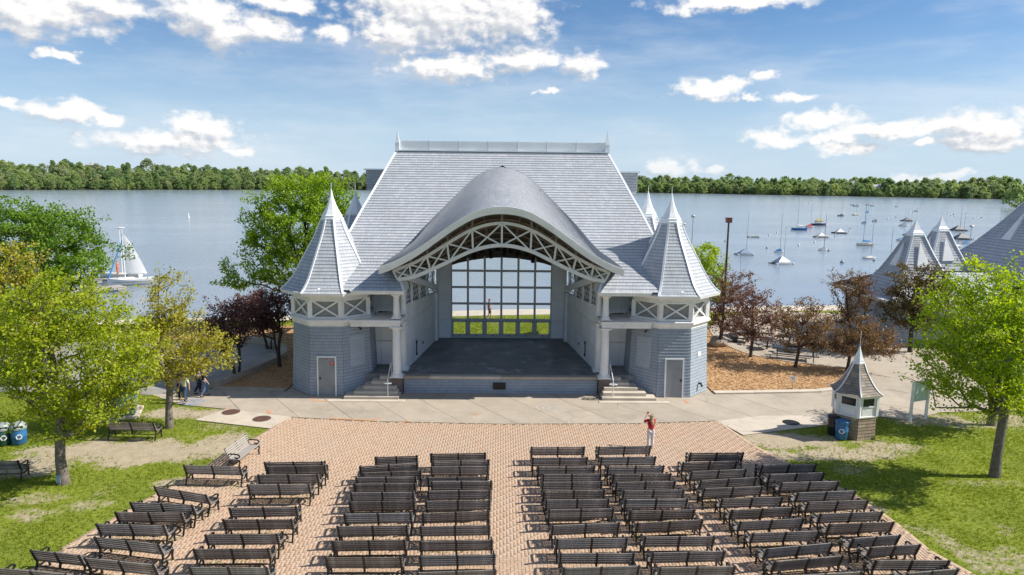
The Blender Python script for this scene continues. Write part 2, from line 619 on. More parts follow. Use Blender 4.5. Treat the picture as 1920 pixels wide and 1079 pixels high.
M['greenbin'] = mat('green_plastic', (.03, .10, .075), (.02, .07, .055), 3, .45)
M['greybin'] = mat('pale_grey_lid', (.30, .34, .33), (.25, .29, .28), 3, .5)
M['utility'] = mat('utility_green', (.10, .20, .165), (.08, .16, .135), 2, .5)
M['signpale'] = mat('pale_green_board', (.50, .58, .52), (.44, .52, .47), 1.5, .5)
M['picnic'] = mat('picnic_coating', (.035, .042, .045), (.02, .025, .028), 5, .5)
M['boulder'] = mat('boulder', (.36, .30, .24), (.22, .18, .15), 4, .9, .8, 9)
M['glassdark'] = mat('kiosk_glass', (.02, .03, .035), (.04, .05, .06), .8, .06)
M['lampbrown'] = mat('brown_lamp', (.22, .09, .06), (.15, .06, .045), 3, .5)
M['polebrown'] = mat('brown_pole', (.06, .035, .028), None, 3, .5)
M['polegrey'] = mat('grey_pole', (.50, .52, .54), None, 3, .4)


def glass_mat():
    m, t, b, out = new_mat('window_glass')
    tr = N(t, 'ShaderNodeBsdfTransparent')
    tr.inputs[0].default_value = (.97, .98, .98, 1)
    gl = N(t, 'ShaderNodeBsdfGlossy')
    gl.inputs['Roughness'].default_value = .02
    fr = N(t, 'ShaderNodeFresnel')
    fr.inputs[0].default_value = 1.35
    mx = N(t, 'ShaderNodeMixShader')
    t.links.new(fr.outputs[0], mx.inputs[0])
    t.links.new(tr.outputs[0], mx.inputs[1])
    t.links.new(gl.outputs[0], mx.inputs[2])
    t.links.new(mx.outputs[0], out.inputs[0])
    return m


M['glass'] = glass_mat()


def translucent_white(name, c, f):
    m, t, b, out = new_mat(name)
    v = coords(t)
    col = mix_col(t, smooth(t, noise(t, v, .8, 5, .6), .3, .7), c, tuple(x * .93 for x in c))
    t.links.new(col, b.inputs['Base Color'])
    b.inputs['Roughness'].default_value = .5
    tr = N(t, 'ShaderNodeBsdfTranslucent')
    t.links.new(col, tr.inputs[0])
    mx = N(t, 'ShaderNodeMixShader')
    mx.inputs[0].default_value = f
    t.links.new(b.outputs[0], mx.inputs[1])
    t.links.new(tr.outputs[0], mx.inputs[2])
    t.links.new(mx.outputs[0], out.inputs[0])
    return m


M['crest'] = translucent_white('crest_sheet', (.93, .94, .95), .45)
M['sail'] = translucent_white('sailcloth', (.88, .88, .87), .4)


# ------------------------------------------------------------------ terrain, lake, paving
WATER_Z = -0.9


def pxpoly(pts, z=0.0):
    return [tuple(gz(x, y, z)[:2]) for x, y in pts]


def inside(poly, X, Y):
    X, Y = np.asarray(X), np.asarray(Y)
    r = np.zeros(X.shape, bool)
    n = len(poly)
    j = n - 1
    for i in range(n):
        xi, yi = poly[i]
        xj, yj = poly[j]
        c = ((yi > Y) != (yj > Y)) & (X < (xj - xi) * (Y - yi) / (yj - yi + 1e-12) + xi)
        r ^= c
        j = i
    return r


def vnoise(X, Y, s, seed=0):
    """smooth value noise 0..1"""
    rg = np.random.RandomState(seed)
    T = rg.rand(64, 64)
    x, y = np.asarray(X) / s, np.asarray(Y) / s
    xi, yi = np.floor(x).astype(int), np.floor(y).astype(int)
    fx, fy = x - xi, y - yi
    fx, fy = fx * fx * (3 - 2 * fx), fy * fy * (3 - 2 * fy)
    g = lambda a, b: T[a % 64, b % 64]
    return (g(xi, yi) * (1 - fx) + g(xi + 1, yi) * fx) * (1 - fy) + (g(xi, yi + 1) * (1 - fx) + g(xi + 1, yi + 1) * fx) * fy


def shore_y(x):
    return 63.5 + .16 * np.clip(x, -60, 60)


PLAZA = pxpoly([(545, 783), (700, 791), (940, 796), (1180, 795), (1345, 790), (1415, 838), (1500, 880), (1604, 930), (1680, 982),
                (1743, 1034), (1825, 1079), (1950, 1160), (-80, 1160), (40, 1079), (117, 1030), (200, 981), (285, 932), (330, 910), (400, 867), (478, 823)])
APRON = pxpoly([(285, 742), (340, 760), (424, 768), (545, 783), (700, 791), (940, 796), (1180, 795), (1345, 790), (1430, 781), (1560, 780), (1577, 758), (1600, 718)]) \
    + [(22.5, 42.2), (19.6, 38.7), (12.2, 37.9), (12.2, 39.5), (-12.2, 39.5), (-12.2, 37.6), (-16.9, 38.0)]
PAD_L = pxpoly([(366, 789), (424, 768.6), (545.6, 783.4), (506, 805)])
PAD_R = pxpoly([(1345, 790.4), (1393, 817), (1474, 807), (1535, 800), (1560, 780), (1430, 781)])
PATH_L = [(-60, 36.2), tuple(gz(200, 735)[:2]), tuple(gz(285, 742)[:2]), (-16.9, 38.0), (-16.3, 38.9), (-15.8, 40.6), (-15.3, 42.6), (-14.9, 44.8),
          (-15.6, 47.0), (-17.5, 48.9), (-20, 49.4), (-60, 49)]
PATH_R = pxpoly([(1600, 718), (1577, 758), (1560, 780), (1535, 800), (1649, 782), (1706, 789), (1763, 774), (1844, 772), (1920, 770), (2100, 762)]) + \
    [(60, 40), (60, 57), (26, 63.5), (20, 60.5), (17.7, 56.2), (17.0, 52.5), (17.0, 49.2), (17.8, 46.6), (19.6, 44.8), (22.7, 43.2)]
MULCH_R = [(12.25, 37.95), (19.6, 38.75), (22.4, 41.9), (22.6, 43.0), (19.4, 44.6), (17.5, 46.4), (16.7, 49.2), (16.7, 52.5), (17.3, 56.0), (12.5, 56.0)]
MULCH_L = [(-12.25, 37.95), (-16.3, 38.35), (-15.6, 40.7), (-15.05, 42.7), (-14.6, 44.9), (-15.3, 47.3), (-17.3, 49.2), (-20, 49.8), (-26, 49.8), (-26, 55.0), (-12.5, 55.0)]
PROM = [(-70, 52.0), (-30, 55.6), (0, 60.6), (26, 63.6), (60, 66.5), (60, 69.5), (26, 66.2), (0, 63.3), (-30, 57.6), (-70, 54.5)]
HARD = [PLAZA, APRON, PAD_L, PAD_R, PATH_L, PATH_R, MULCH_R, MULCH_L, PROM]
BARE = []
for cx, cy, hw, hh, s in [(250, 846, 190, 26, 1.0), (400, 838, 70, 28, .9), (60, 880, 90, 22, .9), (360, 775, 110, 16, .9), (180, 945, 60, 10, .55),
                          (70, 935, 60, 14, .5), (60, 965, 45, 12, .6), (420, 800, 80, 12, .4), (1490, 825, 130, 18, 1.0), (1570, 850, 120, 16, .8),
                          (1650, 835, 90, 16, .7), (1760, 790, 120, 14, .7), (1880, 785, 90, 16, .6), (1470, 855, 60, 14, .9),
                          (1600, 880, 60, 14, .5), (1850, 905, 90, 8, .4), (330, 905, 60, 10, .8), (180, 1000, 30, 10, .7), (90, 1045, 30, 8, .6), (1650, 955, 30, 18, .6)]:
    c = gz(cx, cy)
    rx = abs(gz(cx + hw, cy).x - c.x)
    ry = (gz(cx, cy - hh).y - gz(cx, cy + hh).y) / 2
    BARE.append((c.x, c.y, rx, ry, s))


def make_ground():
    xs = np.concatenate([np.linspace(-600, -50, 14)[:-1], np.arange(-50, 50.01, .25), np.linspace(50, 600, 14)[1:]])
    ys = np.concatenate([np.linspace(-120, 14, 8)[:-1], np.arange(14, 58, .25), np.arange(58, 74, .8), np.linspace(74, 90, 3)])
    X, Y = np.meshgrid(xs, ys)
    s = np.clip((Y - (shore_y(X) - 3.2)) / 6.0, 0, 1)
    Z = -1.9 * s * s * (3 - 2 * s)
    Z += (vnoise(X, Y, 3.0, 1) - .5) * .03 + (vnoise(X, Y, 1.1, 2) - .5) * .016 - .012
    bare = np.zeros_like(X)
    wob = (vnoise(X, Y, 1.6, 3) - .5) * 1.1 + (vnoise(X, Y, .7, 4) - .5) * .8 + (vnoise(X, Y, .35, 14) - .5) * .7
    for cx, cy, rx, ry, st in BARE:
        d = 1 - np.sqrt(((X - cx) / rx) ** 2 + ((Y - cy) / ry) ** 2)
        bare = np.maximum(bare, np.clip((d + wob * .55) * 1.8 + .2, 0, 1) * st)
    bare = np.clip(np.maximum(bare, np.clip((vnoise(X, Y, 2.2, 9) * .6 + vnoise(X, Y, .9, 10) * .4 - .70) * 3, 0, .5)), 0, 1)
    sand = np.clip((Y - (shore_y(X) - 3.5)) / 2.0, 0, 1)
    bare = np.maximum(bare, sand)
    grass = (1 - bare) * np.clip(.35 + 1.5 * vnoise(X, Y, .8, 21) * vnoise(X, Y, .33, 22) * 2, 0, 1.6)
    for p in HARD:
        grass[inside(p, X, Y)] = 0
    grass[(Y > 60) | (Y < 15) | (np.abs(X) > 49)] = 0
    grass[(np.abs(X) < 12.3) & (Y > 37) & (Y < 48.6)] = 0
    ny, nx = X.shape
    v = np.stack([X, Y, Z], -1).reshape(-1, 3)
    idx = np.arange(nx * ny).reshape(ny, nx)
    f = np.stack([idx[:-1, :-1], idx[:-1, 1:], idx[1:, 1:], idx[1:, :-1]], -1).reshape(-1, 4)
    me = np_mesh('ground', v, f)
    for nm, a in (('bare', bare), ('grass', np.clip(grass, 0, 1.6))):
        at = me.attributes.new(nm, 'FLOAT', 'POINT')
        at.data.foreach_set('value', a.reshape(-1).astype(np.float32))
    me.polygons.foreach_set('use_smooth', [True] * len(me.polygons))
    return me


def np_mesh(name, v, f):
    """v (n,3), f (m,k): fast mesh from arrays"""
    me = bpy.data.meshes.new(name)
    v = np.ascontiguousarray(v, np.float32)
    f = np.ascontiguousarray(f, np.int32)
    me.vertices.add(len(v))
    me.vertices.foreach_set('co', v.reshape(-1))
    m, k = f.shape
    me.loops.add(m * k)
    me.loops.foreach_set('vertex_index', f.reshape(-1))
    me.polygons.add(m)
    me.polygons.foreach_set('loop_start', np.arange(0, m * k, k, dtype=np.int32))
    me.update(calc_edges=True)
    return me


def ground_mat():
    m, t, b, out = new_mat('lawn_and_soil')
    v = coords(t)
    at = N(t, 'ShaderNodeAttribute', attribute_name='bare')
    g = mix_col(t, smooth(t, noise(t, v, .5, 5, .6), .35, .68), (.20, .255, .022), (.125, .185, .018))
    g = mix_col(t, smooth(t, noise(t, v, 7, 5, .7), .40, .68), g, (.26, .28, .05))
    g = mix_col(t, math_node(t, 'MULTIPLY', smooth(t, noise(t, v, 22, 3, .6), .55, .75), .6), g, (.085, .13, .016))
    s = mix_col(t, smooth(t, noise(t, v, 2.2, 6, .65), .35, .68), (.47, .395, .285), (.37, .31, .225))
    s = mix_col(t, math_node(t, 'MULTIPLY', smooth(t, noise(t, v, 14, 4, .7), .52, .7), .7), s, (.27, .25, .11))
    k = math_node(t, 'ADD', at.outputs['Fac'], math_node(t, 'MULTIPLY', math_node(t, 'SUBTRACT', noise(t, v, 3.2, 8, .75), .5), 2.2))
    col = mix_col(t, smooth(t, k, .2, .75), g, s)
    t.links.new(col, b.inputs['Base Color'])
    b.inputs['Roughness'].default_value = .95
    b.inputs['Specular IOR Level'].default_value = .15
    bump(t, noise(t, v, 16, 6, .7), .9, .05, b)
    return m


GROUND = make_ground()
GROUND.materials.append(ground_mat())
struct(tag(link('ground', GROUND), 'lawn ground with trodden sandy patches around the brick plaza'))


def lake():
    m, t, b, out = new_mat('lake_water')
    geo = N(t, 'ShaderNodeNewGeometry')
    mp = N(t, 'ShaderNodeVectorMath', operation='MULTIPLY')
    t.links.new(geo.outputs['Position'], mp.inputs[0])
    mp.inputs[1].default_value = (.75, 1.0, 1)
    v = mp.outputs[0]
    # gusts: broad lanes where the ripples are stronger
    mg = N(t, 'ShaderNodeVectorMath', operation='MULTIPLY')
    t.links.new(geo.outputs['Position'], mg.inputs[0])
    mg.inputs[1].default_value = (.006, .02, 1)
    gust = smooth(t, noise(t, mg.outputs[0], 1.6, 4, .6), .36, .62)
    h = math_node(t, 'ADD', math_node(t, 'MULTIPLY', noise(t, v, .55, 6, .68), 1.0), math_node(t, 'MULTIPLY', noise(t, v, 2.4, 3, .6), .30))
    h = math_node(t, 'MULTIPLY', h, math_node(t, 'MULTIPLY_ADD', gust, .75, .25))
    nb = bump(t, h, 1.0, .10, b)
    b.inputs['Base Color'].default_value = (.235, .285, .34, 1)
    b.inputs['Roughness'].default_value = .16
    b.inputs['IOR'].default_value = 1.33
    mb = MB()
    mb.add([(-3000, 50, WATER_Z), (3000, 50, WATER_Z), (3000, 2500, WATER_Z), (-3000, 2500, WATER_Z)], [(0, 1, 2, 3)])
    struct(tag(mb.build('lake_water', m), 'wide blue rippled lake behind the bandshell'))


lake()

# ---------------- far shore: a wooded bank round the lake
SHORE = [(-900, 150), (-760, 330), (-600, 500), (-449, 624), (-310, 745), (-163, 838), (0, 862), (170, 848), (330, 775), (491, 655), (620, 500), (720, 330), (800, 140)]


def shore_pt(u):
    n = len(SHORE) - 1
    i = min(int(u * n), n - 1)
    f = u * n - i
    a, b = Vector(SHORE[i]), Vector(SHORE[i + 1])
    p0 = Vector(SHORE[max(i - 1, 0)])
    p3 = Vector(SHORE[min(i + 2, n)])
    p = .5 * ((2 * a) + (b - p0) * f + (2 * p0 - 5 * a + 4 * b - p3) * f * f + (3 * a - p0 - 3 * b + p3) * f ** 3)
    return p


def bank_height(u, d):
    top = 13.0 + (5.0 - 13.0) * min(max((u - .30) / .18, 0), 1)
    s = min(max((d - 4) / 95, 0), 1)
    return WATER_Z + .35 * min(d / 4, 1) + top * s * s * (3 - 2 * s)


def far_shore():
    NU, D = 120, [-3, 0, 4, 12, 25, 45, 70, 100, 160, 400]
    v, f = [], []
    for i in range(NU + 1):
        u = i / NU
        p = shore_pt(u)
        q = (shore_pt(min(u + .004, 1)) - shore_pt(max(u - .004, 0))).normalized()
        nrm = Vector((-q.y, q.x))
        for d in D:
            w = p + nrm * (d + (vnoise(u * 900, 0, 9, 3) - .5) * 10)
            v.append((w.x, w.y, bank_height(u, d) if d >= 0 else WATER_Z - 1))
    k = len(D)
    for i in range(NU):
        for j in range(k - 1):
            f.append((i * k + j, (i + 1) * k + j, (i + 1) * k + j + 1, i * k + j + 1)[::-1])
    me = np_mesh('far_shore', np.array(v), np.array(f))
    me.materials.append(mat('forest_floor', (.05, .06, .025), (.03, .04, .018), .2, .95, .2, 2, c3=(.12, .11, .06), s3=.08))
    struct(tag(link('far_shore', me), 'low wooded bank along the far side of the lake'))


far_shore()


# ---------------- paving
def clip_half(poly, px, py, nx, ny):
    """part of the polygon where (p-p0).n >= 0"""
    out = []
    n = len(poly)
    for i in range(n):
        a, b = poly[i], poly[(i + 1) % n]
        da = (a[0] - px) * nx + (a[1] - py) * ny
        db = (b[0] - px) * nx + (b[1] - py) * ny
        if da >= 0:
            out.append(a)
        if (da >= 0) != (db >= 0):
            t_ = da / (da - db)
            out.append((a[0] + (b[0] - a[0]) * t_, a[1] + (b[1] - a[1]) * t_))
    return out


def area(p):
    return abs(sum(p[i][0] * p[(i + 1) % len(p)][1] - p[(i + 1) % len(p)][0] * p[i][1] for i in range(len(p)))) / 2


def tri_prism(mb, poly, z0, z1):
    """top and sides of a possibly concave polygon"""
    bm = bmesh.new()
    vs_ = [bm.verts.new((x, y, z1)) for x, y in poly]
    fc = bm.faces.new(vs_)
    if fc.normal.z < 0 or fc.calc_area() == 0:
        pass
    bm.normal_update()
    if fc.normal.z < 0:
        bmesh.ops.reverse_faces(bm, faces=[fc])
    bmesh.ops.triangulate(bm, faces=[fc])
    o = len(mb.v)
    bm.verts.index_update()
    mb.v += [tuple(q.co) for q in bm.verts]
    for q in bm.faces:
        mb.f.append(tuple(o + w.index for w in q.verts))
        mb.m.append(0)
    n = len(poly)
    sgn = sum(poly[i][0] * poly[(i + 1) % n][1] - poly[(i + 1) % n][0] * poly[i][1] for i in range(n)) > 0
    o2 = len(mb.v)
    mb.v += [(x, y, z0) for x, y in poly]
    for i in range(n):
        j = (i + 1) % n
        q = (o2 + i, o2 + j, o + j, o + i)
        mb.f.append(q if sgn else q[::-1])
        mb.m.append(0)
    bm.free()


def sheet(name, poly, z, m, label, z0=-.1):
    mb = MB()
    tri_prism(mb, poly, z0, z)
    return struct(tag(mb.build(name, m), label))


def slabs(name, poly, z, m, label, ang, step, gap=.022, cross=None, base_z=.012):
    """paving cut into single slabs by parallel joints"""
    root = sheet(name, poly, base_z, M['joint'], label)
    d = (math.cos(ang), math.sin(ang))
    n = (-d[1], d[0])
    pr = [p[0] * n[0] + p[1] * n[1] for p in poly]
    lo, hi = min(pr), max(pr)
    k = math.floor(lo / step)
    pieces = []
    while k * step < hi:
        a, b = k * step + gap / 2, (k + 1) * step - gap / 2
        q = clip_half(poly, n[0] * a, n[1] * a, n[0], n[1])
        q = clip_half(q, n[0] * b, n[1] * b, -n[0], -n[1]) if q else q
        if q and area(q) > .15:
            pieces.append(q)
        k += 1
    if cross:
        a2, st2 = cross
        d2 = (math.cos(a2), math.sin(a2))
        n2 = (-d2[1], d2[0])
        new = []
        for q in pieces:
            pr = [p[0] * n2[0] + p[1] * n2[1] for p in q]
            k = math.floor(min(pr) / st2)
            while k * st2 < max(pr):
                w = clip_half(q, n2[0] * (k * st2 + gap / 2), n2[1] * (k * st2 + gap / 2), n2[0], n2[1])
                w = clip_half(w, n2[0] * ((k + 1) * st2 - gap / 2), n2[1] * ((k + 1) * st2 - gap / 2), -n2[0], -n2[1]) if w else w
                if w and area(w) > .15:
                    new.append(w)
                k += 1
        pieces = new
    for q in pieces:
        mb = MB()
        tri_prism(mb, q, base_z - .005, z + random.uniform(-.002, .002))
        mb.build('slab', m, root)
    return root


slabs('concrete_apron', APRON, .03, M['concrete'], 'wide concrete apron in front of the bandshell', R(-55), 2.15)
slabs('concrete_pad', PAD_L, .042, M['concrete2'], 'pale concrete pad with two manhole lids at the left of the bricks', R(-8), 9)
slabs('concrete_pad', PAD_R, .036, M['concrete2'], 'pale concrete pad at the right corner of the bricks', R(15), 3.0)
slabs('left_path', PATH_L, .026, M['asphalt'], 'grey paved path and round bay left of the bandshell', R(80), 3.0, cross=(R(-5), 4.0))
slabs('right_path', PATH_R, .026, M['concrete'], 'broad grey paved walk right of the bandshell', R(-28), 3.2, cross=(R(62), 4.5))
sheet('lake_promenade', PROM, .0, M['concrete2'], 'pale path along the near shore of the lake', -.8)
sheet('mulch_bed', MULCH_R, .085, M['mulch'], 'orange wood chip bed under the trees right of the bandshell')
sheet('mulch_bed', MULCH_L, .085, M['mulch'], 'shaded wood chip bed under the trees left of the bandshell')


def kerb(name, pts, w, h, label, m='concrete2', z0=-.05):
    """kerb of straight stones along a line"""
    root = None
    pts = [Vector((p[0], p[1], 0)) for p in pts]
    dens = []
    for a, b in zip(pts[:-1], pts[1:]):
        n = max(1, int((b - a).length / 1.2))
        dens += [a.lerp(b, i / n) for i in range(n)]
    dens.append(pts[-1])
    root = struct(tag(link(name, None, None, dens[0]), label))
    for a, b in zip(dens[:-1], dens[1:]):
        d = (b - a).normalized() * .012
        mb = MB()
        nrm = Vector((-d.y, d.x, 0)).normalized() * w / 2
        mb.prism([tuple((a + d * .3 - nrm)[:2]), tuple((b - d * .3 - nrm)[:2]), tuple((b - d * .3 + nrm)[:2]), tuple((a + d * .3 + nrm)[:2])], z0, h)
        mb.build('kerb_stone', M[m], root)
    return root


def arc_through(pts, n=6):
    out = []
    for i in range(len(pts) - 1):
        p0, a, b, p3 = (Vector(pts[max(i - 1, 0)]), Vector(pts[i]), Vector(pts[i + 1]), Vector(pts[min(i + 2, len(pts) - 1)]))
        for k in range(n):
            f = k / n
            out.append(tuple(.5 * ((2 * a) + (b - p0) * f + (2 * p0 - 5 * a + 4 * b - p3) * f * f + (3 * a - p0 - 3 * b + p3) * f ** 3)))
    return out + [tuple(pts[-1])]


kerb('path_kerb', arc_through([(12.3, 37.75), (16, 38.0), (19.7, 38.6), (22.4, 41.6)], 3), .45, .12, 'pale kerb along the front of the right wood chip bed')
kerb('path_kerb', arc_through([(22.7, 43.1), (19.5, 44.7), (17.65, 46.5), (16.85, 49.2), (16.85, 52.5), (17.5, 56.1)], 4), .22, .13, 'curved kerb between wood chips and picnic tables', 'concrete')
kerb('seat_wall', arc_through([(-16.5, 38.3), (-15.7, 40.7), (-15.15, 42.7), (-14.75, 44.85), (-15.45, 47.1), (-17.4, 49.05), (-20, 49.6)], 4), .45, .42, 'curved low wall round the paved bay left of the bandshell', 'concrete')
kerb('path_kerb', [(-12.3, 37.75), (-14.5, 37.95), (-16.5, 38.1)], .4, .12, 'kerb in front of the left wood chip bed', 'concrete')

# ---------------- brick plaza: herringbone, each brick its own block
BRICK_A = .1165


def bricks():
    root = struct(tag(link('brick_plaza', None, None, (0, 26, 0)), 'red brick plaza laid in herringbone under the benches'))
    mb = MB()
    tri_prism(mb, PLAZA, -.1, .014)
    mb.build('sand_bed', M['joint'], root)
    P = np.array(PLAZA)
    a = BRICK_A
    x0, x1, y0, y1 = P[:, 0].min(), P[:, 0].max(), 16.5, P[:, 1].max()
    I, J = np.meshgrid(np.arange(int(x0 / a) - 2, int(x1 / a) + 2), np.arange(int(y0 / a) - 2, int(y1 / a) + 2))
    md = (I - J) % 4
    out = []
    for k, (w, h) in ((0, (2, 1)), (3, (1, 2))):
        s = md == k
        out.append(np.stack([(I[s] + w / 2) * a, (J[s] + h / 2) * a, np.full(s.sum(), w * a / 2), np.full(s.sum(), h * a / 2)], -1))
    B = np.concatenate(out)
    # a course of bricks laid along the two side edges
    Lb = PLAZA[14:] + [PLAZA[0]]
    Rb = PLAZA[4:12]
    keep = np.ones(len(B), bool)
    for sx in (-.11, .11):
        for sy in (-.11, .11):
            keep &= inside(PLAZA, B[:, 0] + sx, B[:, 1] + sy)
    B = B[keep]
    rg = np.random.RandomState(3)
    n = len(B)
    rot = np.zeros(n)
    E_ = []
    for line in (Lb, Rb):
        for p, q in zip(line[:-1], line[1:]):
            p, q = Vector(p), Vector(q)
            L = (q - p).length
            d = (q - p) / L
            m_ = int(L / a)
            nrm = Vector((-d.y, d.x))
            c = (p + q) / 2 + nrm * .1
            if not inside(PLAZA, np.array([c.x]), np.array([c.y]))[0]:
                nrm = -nrm
            for i in range(m_):
                w = p + d * (i + .5) * a + nrm * .06
                E_.append((w.x, w.y, a / 2, a, math.atan2(d.y, d.x)))
    E_ = np.array(E_)
    B = np.concatenate([B, E_[:, :4]])
    rot = np.concatenate([rot, E_[:, 4]])
    n = len(B)
    g = .005
    hx, hy = B[:, 2] - g, B[:, 3] - g
    zt = .030 + rg.rand(n) * .006
    tlx, tly = (rg.rand(n) - .5) * .05, (rg.rand(n) - .5) * .05
    rot = rot + (rg.rand(n) - .5) * .03
    c, s = np.cos(rot), np.sin(rot)
    bv = .006
    V = np.zeros((n, 12, 3), np.float32)
    for i, (sx, sy) in enumerate(((-1, -1), (1, -1), (1, 1), (-1, 1))):
        for L_, (ins, z) in enumerate(((0, None), (0, -bv), (bv, 0))):
            lx, ly = sx * (hx - ins), sy * (hy - ins)
            V[:, L_ * 4 + i, 0] = B[:, 0] + lx * c - ly * s
            V[:, L_ * 4 + i, 1] = B[:, 1] + lx * s + ly * c
            V[:, L_ * 4 + i, 2] = .008 if z is None else zt + z + lx * tlx * .3 + ly * tly * .3
    F0 = []
    for L_ in range(2):
        for i in range(4):
            j = (i + 1) % 4
            F0.append((L_ * 4 + i, L_ * 4 + j, L_ * 4 + 4 + j, L_ * 4 + 4 + i))
    F0.append((8, 9, 10, 11))
    F0 = np.array(F0)
    m, t, b, out_ = new_mat('paving_brick')
    at = N(t, 'ShaderNodeAttribute', attribute_name='tint')
    oi = N(t, 'ShaderNodeObjectInfo')
    tv = math_node(t, 'FRACT', math_node(t, 'ADD', at.outputs['Fac'], oi.outputs['Random']))
    rp = N(t, 'ShaderNodeValToRGB')
    e = rp.color_ramp.elements
    e[0].color, e[1].color = (.44, .30, .205, 1), (.53, .395, .285, 1)
    for ps, cl in ((.35, (.49, .345, .24, 1)), (.7, (.52, .365, .255, 1)), (.9, (.46, .35, .26, 1))):
        q = e.new(ps)
        q.color = cl
    t.links.new(tv, rp.inputs[0])
    pos = N(t, 'ShaderNodeNewGeometry').outputs['Position']
    col = mix_col(t, math_node(t, 'MULTIPLY', smooth(t, noise(t, pos, .45, 6, .62), .38, .72), .55), rp.outputs[0], (.46, .355, .265))
    col = mix_col(t, math_node(t, 'MULTIPLY', smooth(t, noise(t, pos, 9, 4, .6), .5, .8), .35), col, (.25, .15, .10))
    t.links.new(col, b.inputs['Base Color'])
    b.inputs['Roughness'].default_value = .88
    bump(t, noise(t, pos, 45, 4, .6), .3, .01, b)
    # the 300 that show largest stand alone
    rx, ry = B[:, 0], B[:, 1]
    dist = np.hypot(rx, ry)
    vis = (ry > 19.45) & (np.abs(rx) < ry * .62)
    order = np.argsort(np.where(vis, dist, 1e9))[:300]
    single = np.zeros(n, bool)
    single[order] = True
    Vr = V[~single].reshape(-1, 3)
    nr = (~single).sum()
    Fr = (F0[None] + (np.arange(nr) * 12)[:, None, None]).reshape(-1, 4)
    me = np_mesh('herringbone_bricks', Vr - np.array([0, 26, 0]), Fr)
    a_ = me.attributes.new('tint', 'FLOAT', 'FACE')
    a_.data.foreach_set('value', np.repeat(rg.rand(nr), 9).astype(np.float32))
    me.materials.append(m)
    o = link('herringbone_bricks', me, root)
    o['kind'] = 'stuff'
    o['label'] = 'thousands of red and buff paving bricks in herringbone'
    proto = {}
    for i in order:
        key = 0 if hx[i] > hy[i] else 1
        if key not in proto:
            mbk = MB()
            mbk.box((0, 0, -.013), (hx[i] * 2, hy[i] * 2, .026), bev=.006)
            proto[key] = mbk.mesh('brick', m)
        ob = link('brick', proto[key], root, (B[i, 0], B[i, 1] - 26, float(zt[i])), 0)
        ob.rotation_euler = (float(tly[i]) * .3, float(tlx[i]) * .3, float(rot[i]))


bricks()

# marks lying on the paving
mb = MB()
for px_, py_, r_ in ((433, 774.5, .42), (491, 787, .42)):
    p = gz(px_, py_)
    o = link('manhole_lid', None, None, (p.x, p.y, .043))
    q = MB()
    q.lathe([(.40, 0), (.40, .012), (.37, .016)], 24, (p.x, p.y, .043))
    q.lathe([(.45, -.005), (.45, .006)], 24, (p.x, p.y, .043))
    for k in range(-3, 4):
        hw = math.sqrt(max(.34 ** 2 - (k * .09) ** 2, 0))
        q.box((p.x, p.y + k * .09, .0605), (2 * hw, .03, .005))
    lid = q.build('lid', M['rust'], o)
    tag(o, 'rusty round manhole lid on the pale pad, ' + ('farther from' if px_ < 450 else 'nearer to') + ' the bricks', 'manhole', 'manhole lids on the pale pad')
p = gz(1483, 794)
q = MB()
q.lathe([(.42, 0), (.42, .012), (.38, .016)], 24, (p.x, p.y, .032))
for k in range(-3, 4):
    q.box((p.x, p.y + k * .1, .05), (2 * math.sqrt(max(.36 ** 2 - (k * .1) ** 2, 0)), .035, .006))
tag(q.build('drain_cover', M['iron']), 'dark round drain cover on the walk beside the ticket kiosk', 'drain cover')


def stroke(mb, pts, w, z=.037):
    """flat painted or chalked line"""
    P = [Vector((p[0], p[1], 0)) for p in pts]
    for a, b in zip(P[:-1], P[1:]):
        d = (b - a).normalized()
        nn = Vector((-d.y, d.x, 0)) * w / 2
        mb.add([(a + nn)[:2] + (z,) if False else (*(a - nn)[:2], z), (*(b - nn)[:2], z), (*(b + nn)[:2], z), (*(a + nn)[:2], z)], [(0, 1, 2, 3)])


sm = tag(link('spray_marking', None, None, tuple(gz(640, 775))), 'orange spray paint dashes on the apron joints', 'paint marking')
for pl in ([(586, 752.5), (590, 747)], [(588, 753.5), (636, 753.5)], [(618, 786), (700, 790)], [(700, 790), (713, 786)], [(424, 766), (430, 770)], [(500, 770), (508, 777)],
           [(884, 778), (897, 778)], [(757, 791.5), (768, 792)], [(1284, 752), (1290, 758)]):
    mb = MB()
    stroke(mb, [tuple(gz(*q)[:2]) for q in pl], .09)
    mb.build('dash', M['orange'], sm)
mb = MB()
c = gz(1040, 768)
for k in range(3):
    stroke(mb, [(c.x + (.35 + .3 * k) * math.cos(a_), c.y + .1 * k + (.3 + .18 * k) * math.sin(a_)) for a_ in np.linspace(.6, 5.4 - k * .8, 14)], .05)
stroke(mb, [(c.x - .5, c.y - .6), (c.x + .9, c.y - .2)], .05)
tag(mb.build('chalk_drawing', M['chalk']), 'white chalk scribble on the apron before the stage', 'chalk drawing')
mb = MB()
c = gz(361, 755.5)
for k, rr in enumerate((.62, .42, .2)):
    stroke(mb, [(c.x + rr * math.cos(a_), c.y + rr * .8 * math.sin(a_)) for a_ in np.linspace(0, 6.283, 20)], .06)
tag(mb.build('chalk_drawing', M['chalkblue']), 'round blue chalk drawing by the walkers at left', 'chalk drawing')


# ------------------------------------------------------------------ the bandshell
SHELL = thing('bandshell', 'grey shingled lakeside bandshell with corner towers and arched stage', 'bandshell', (0, 37, 0))


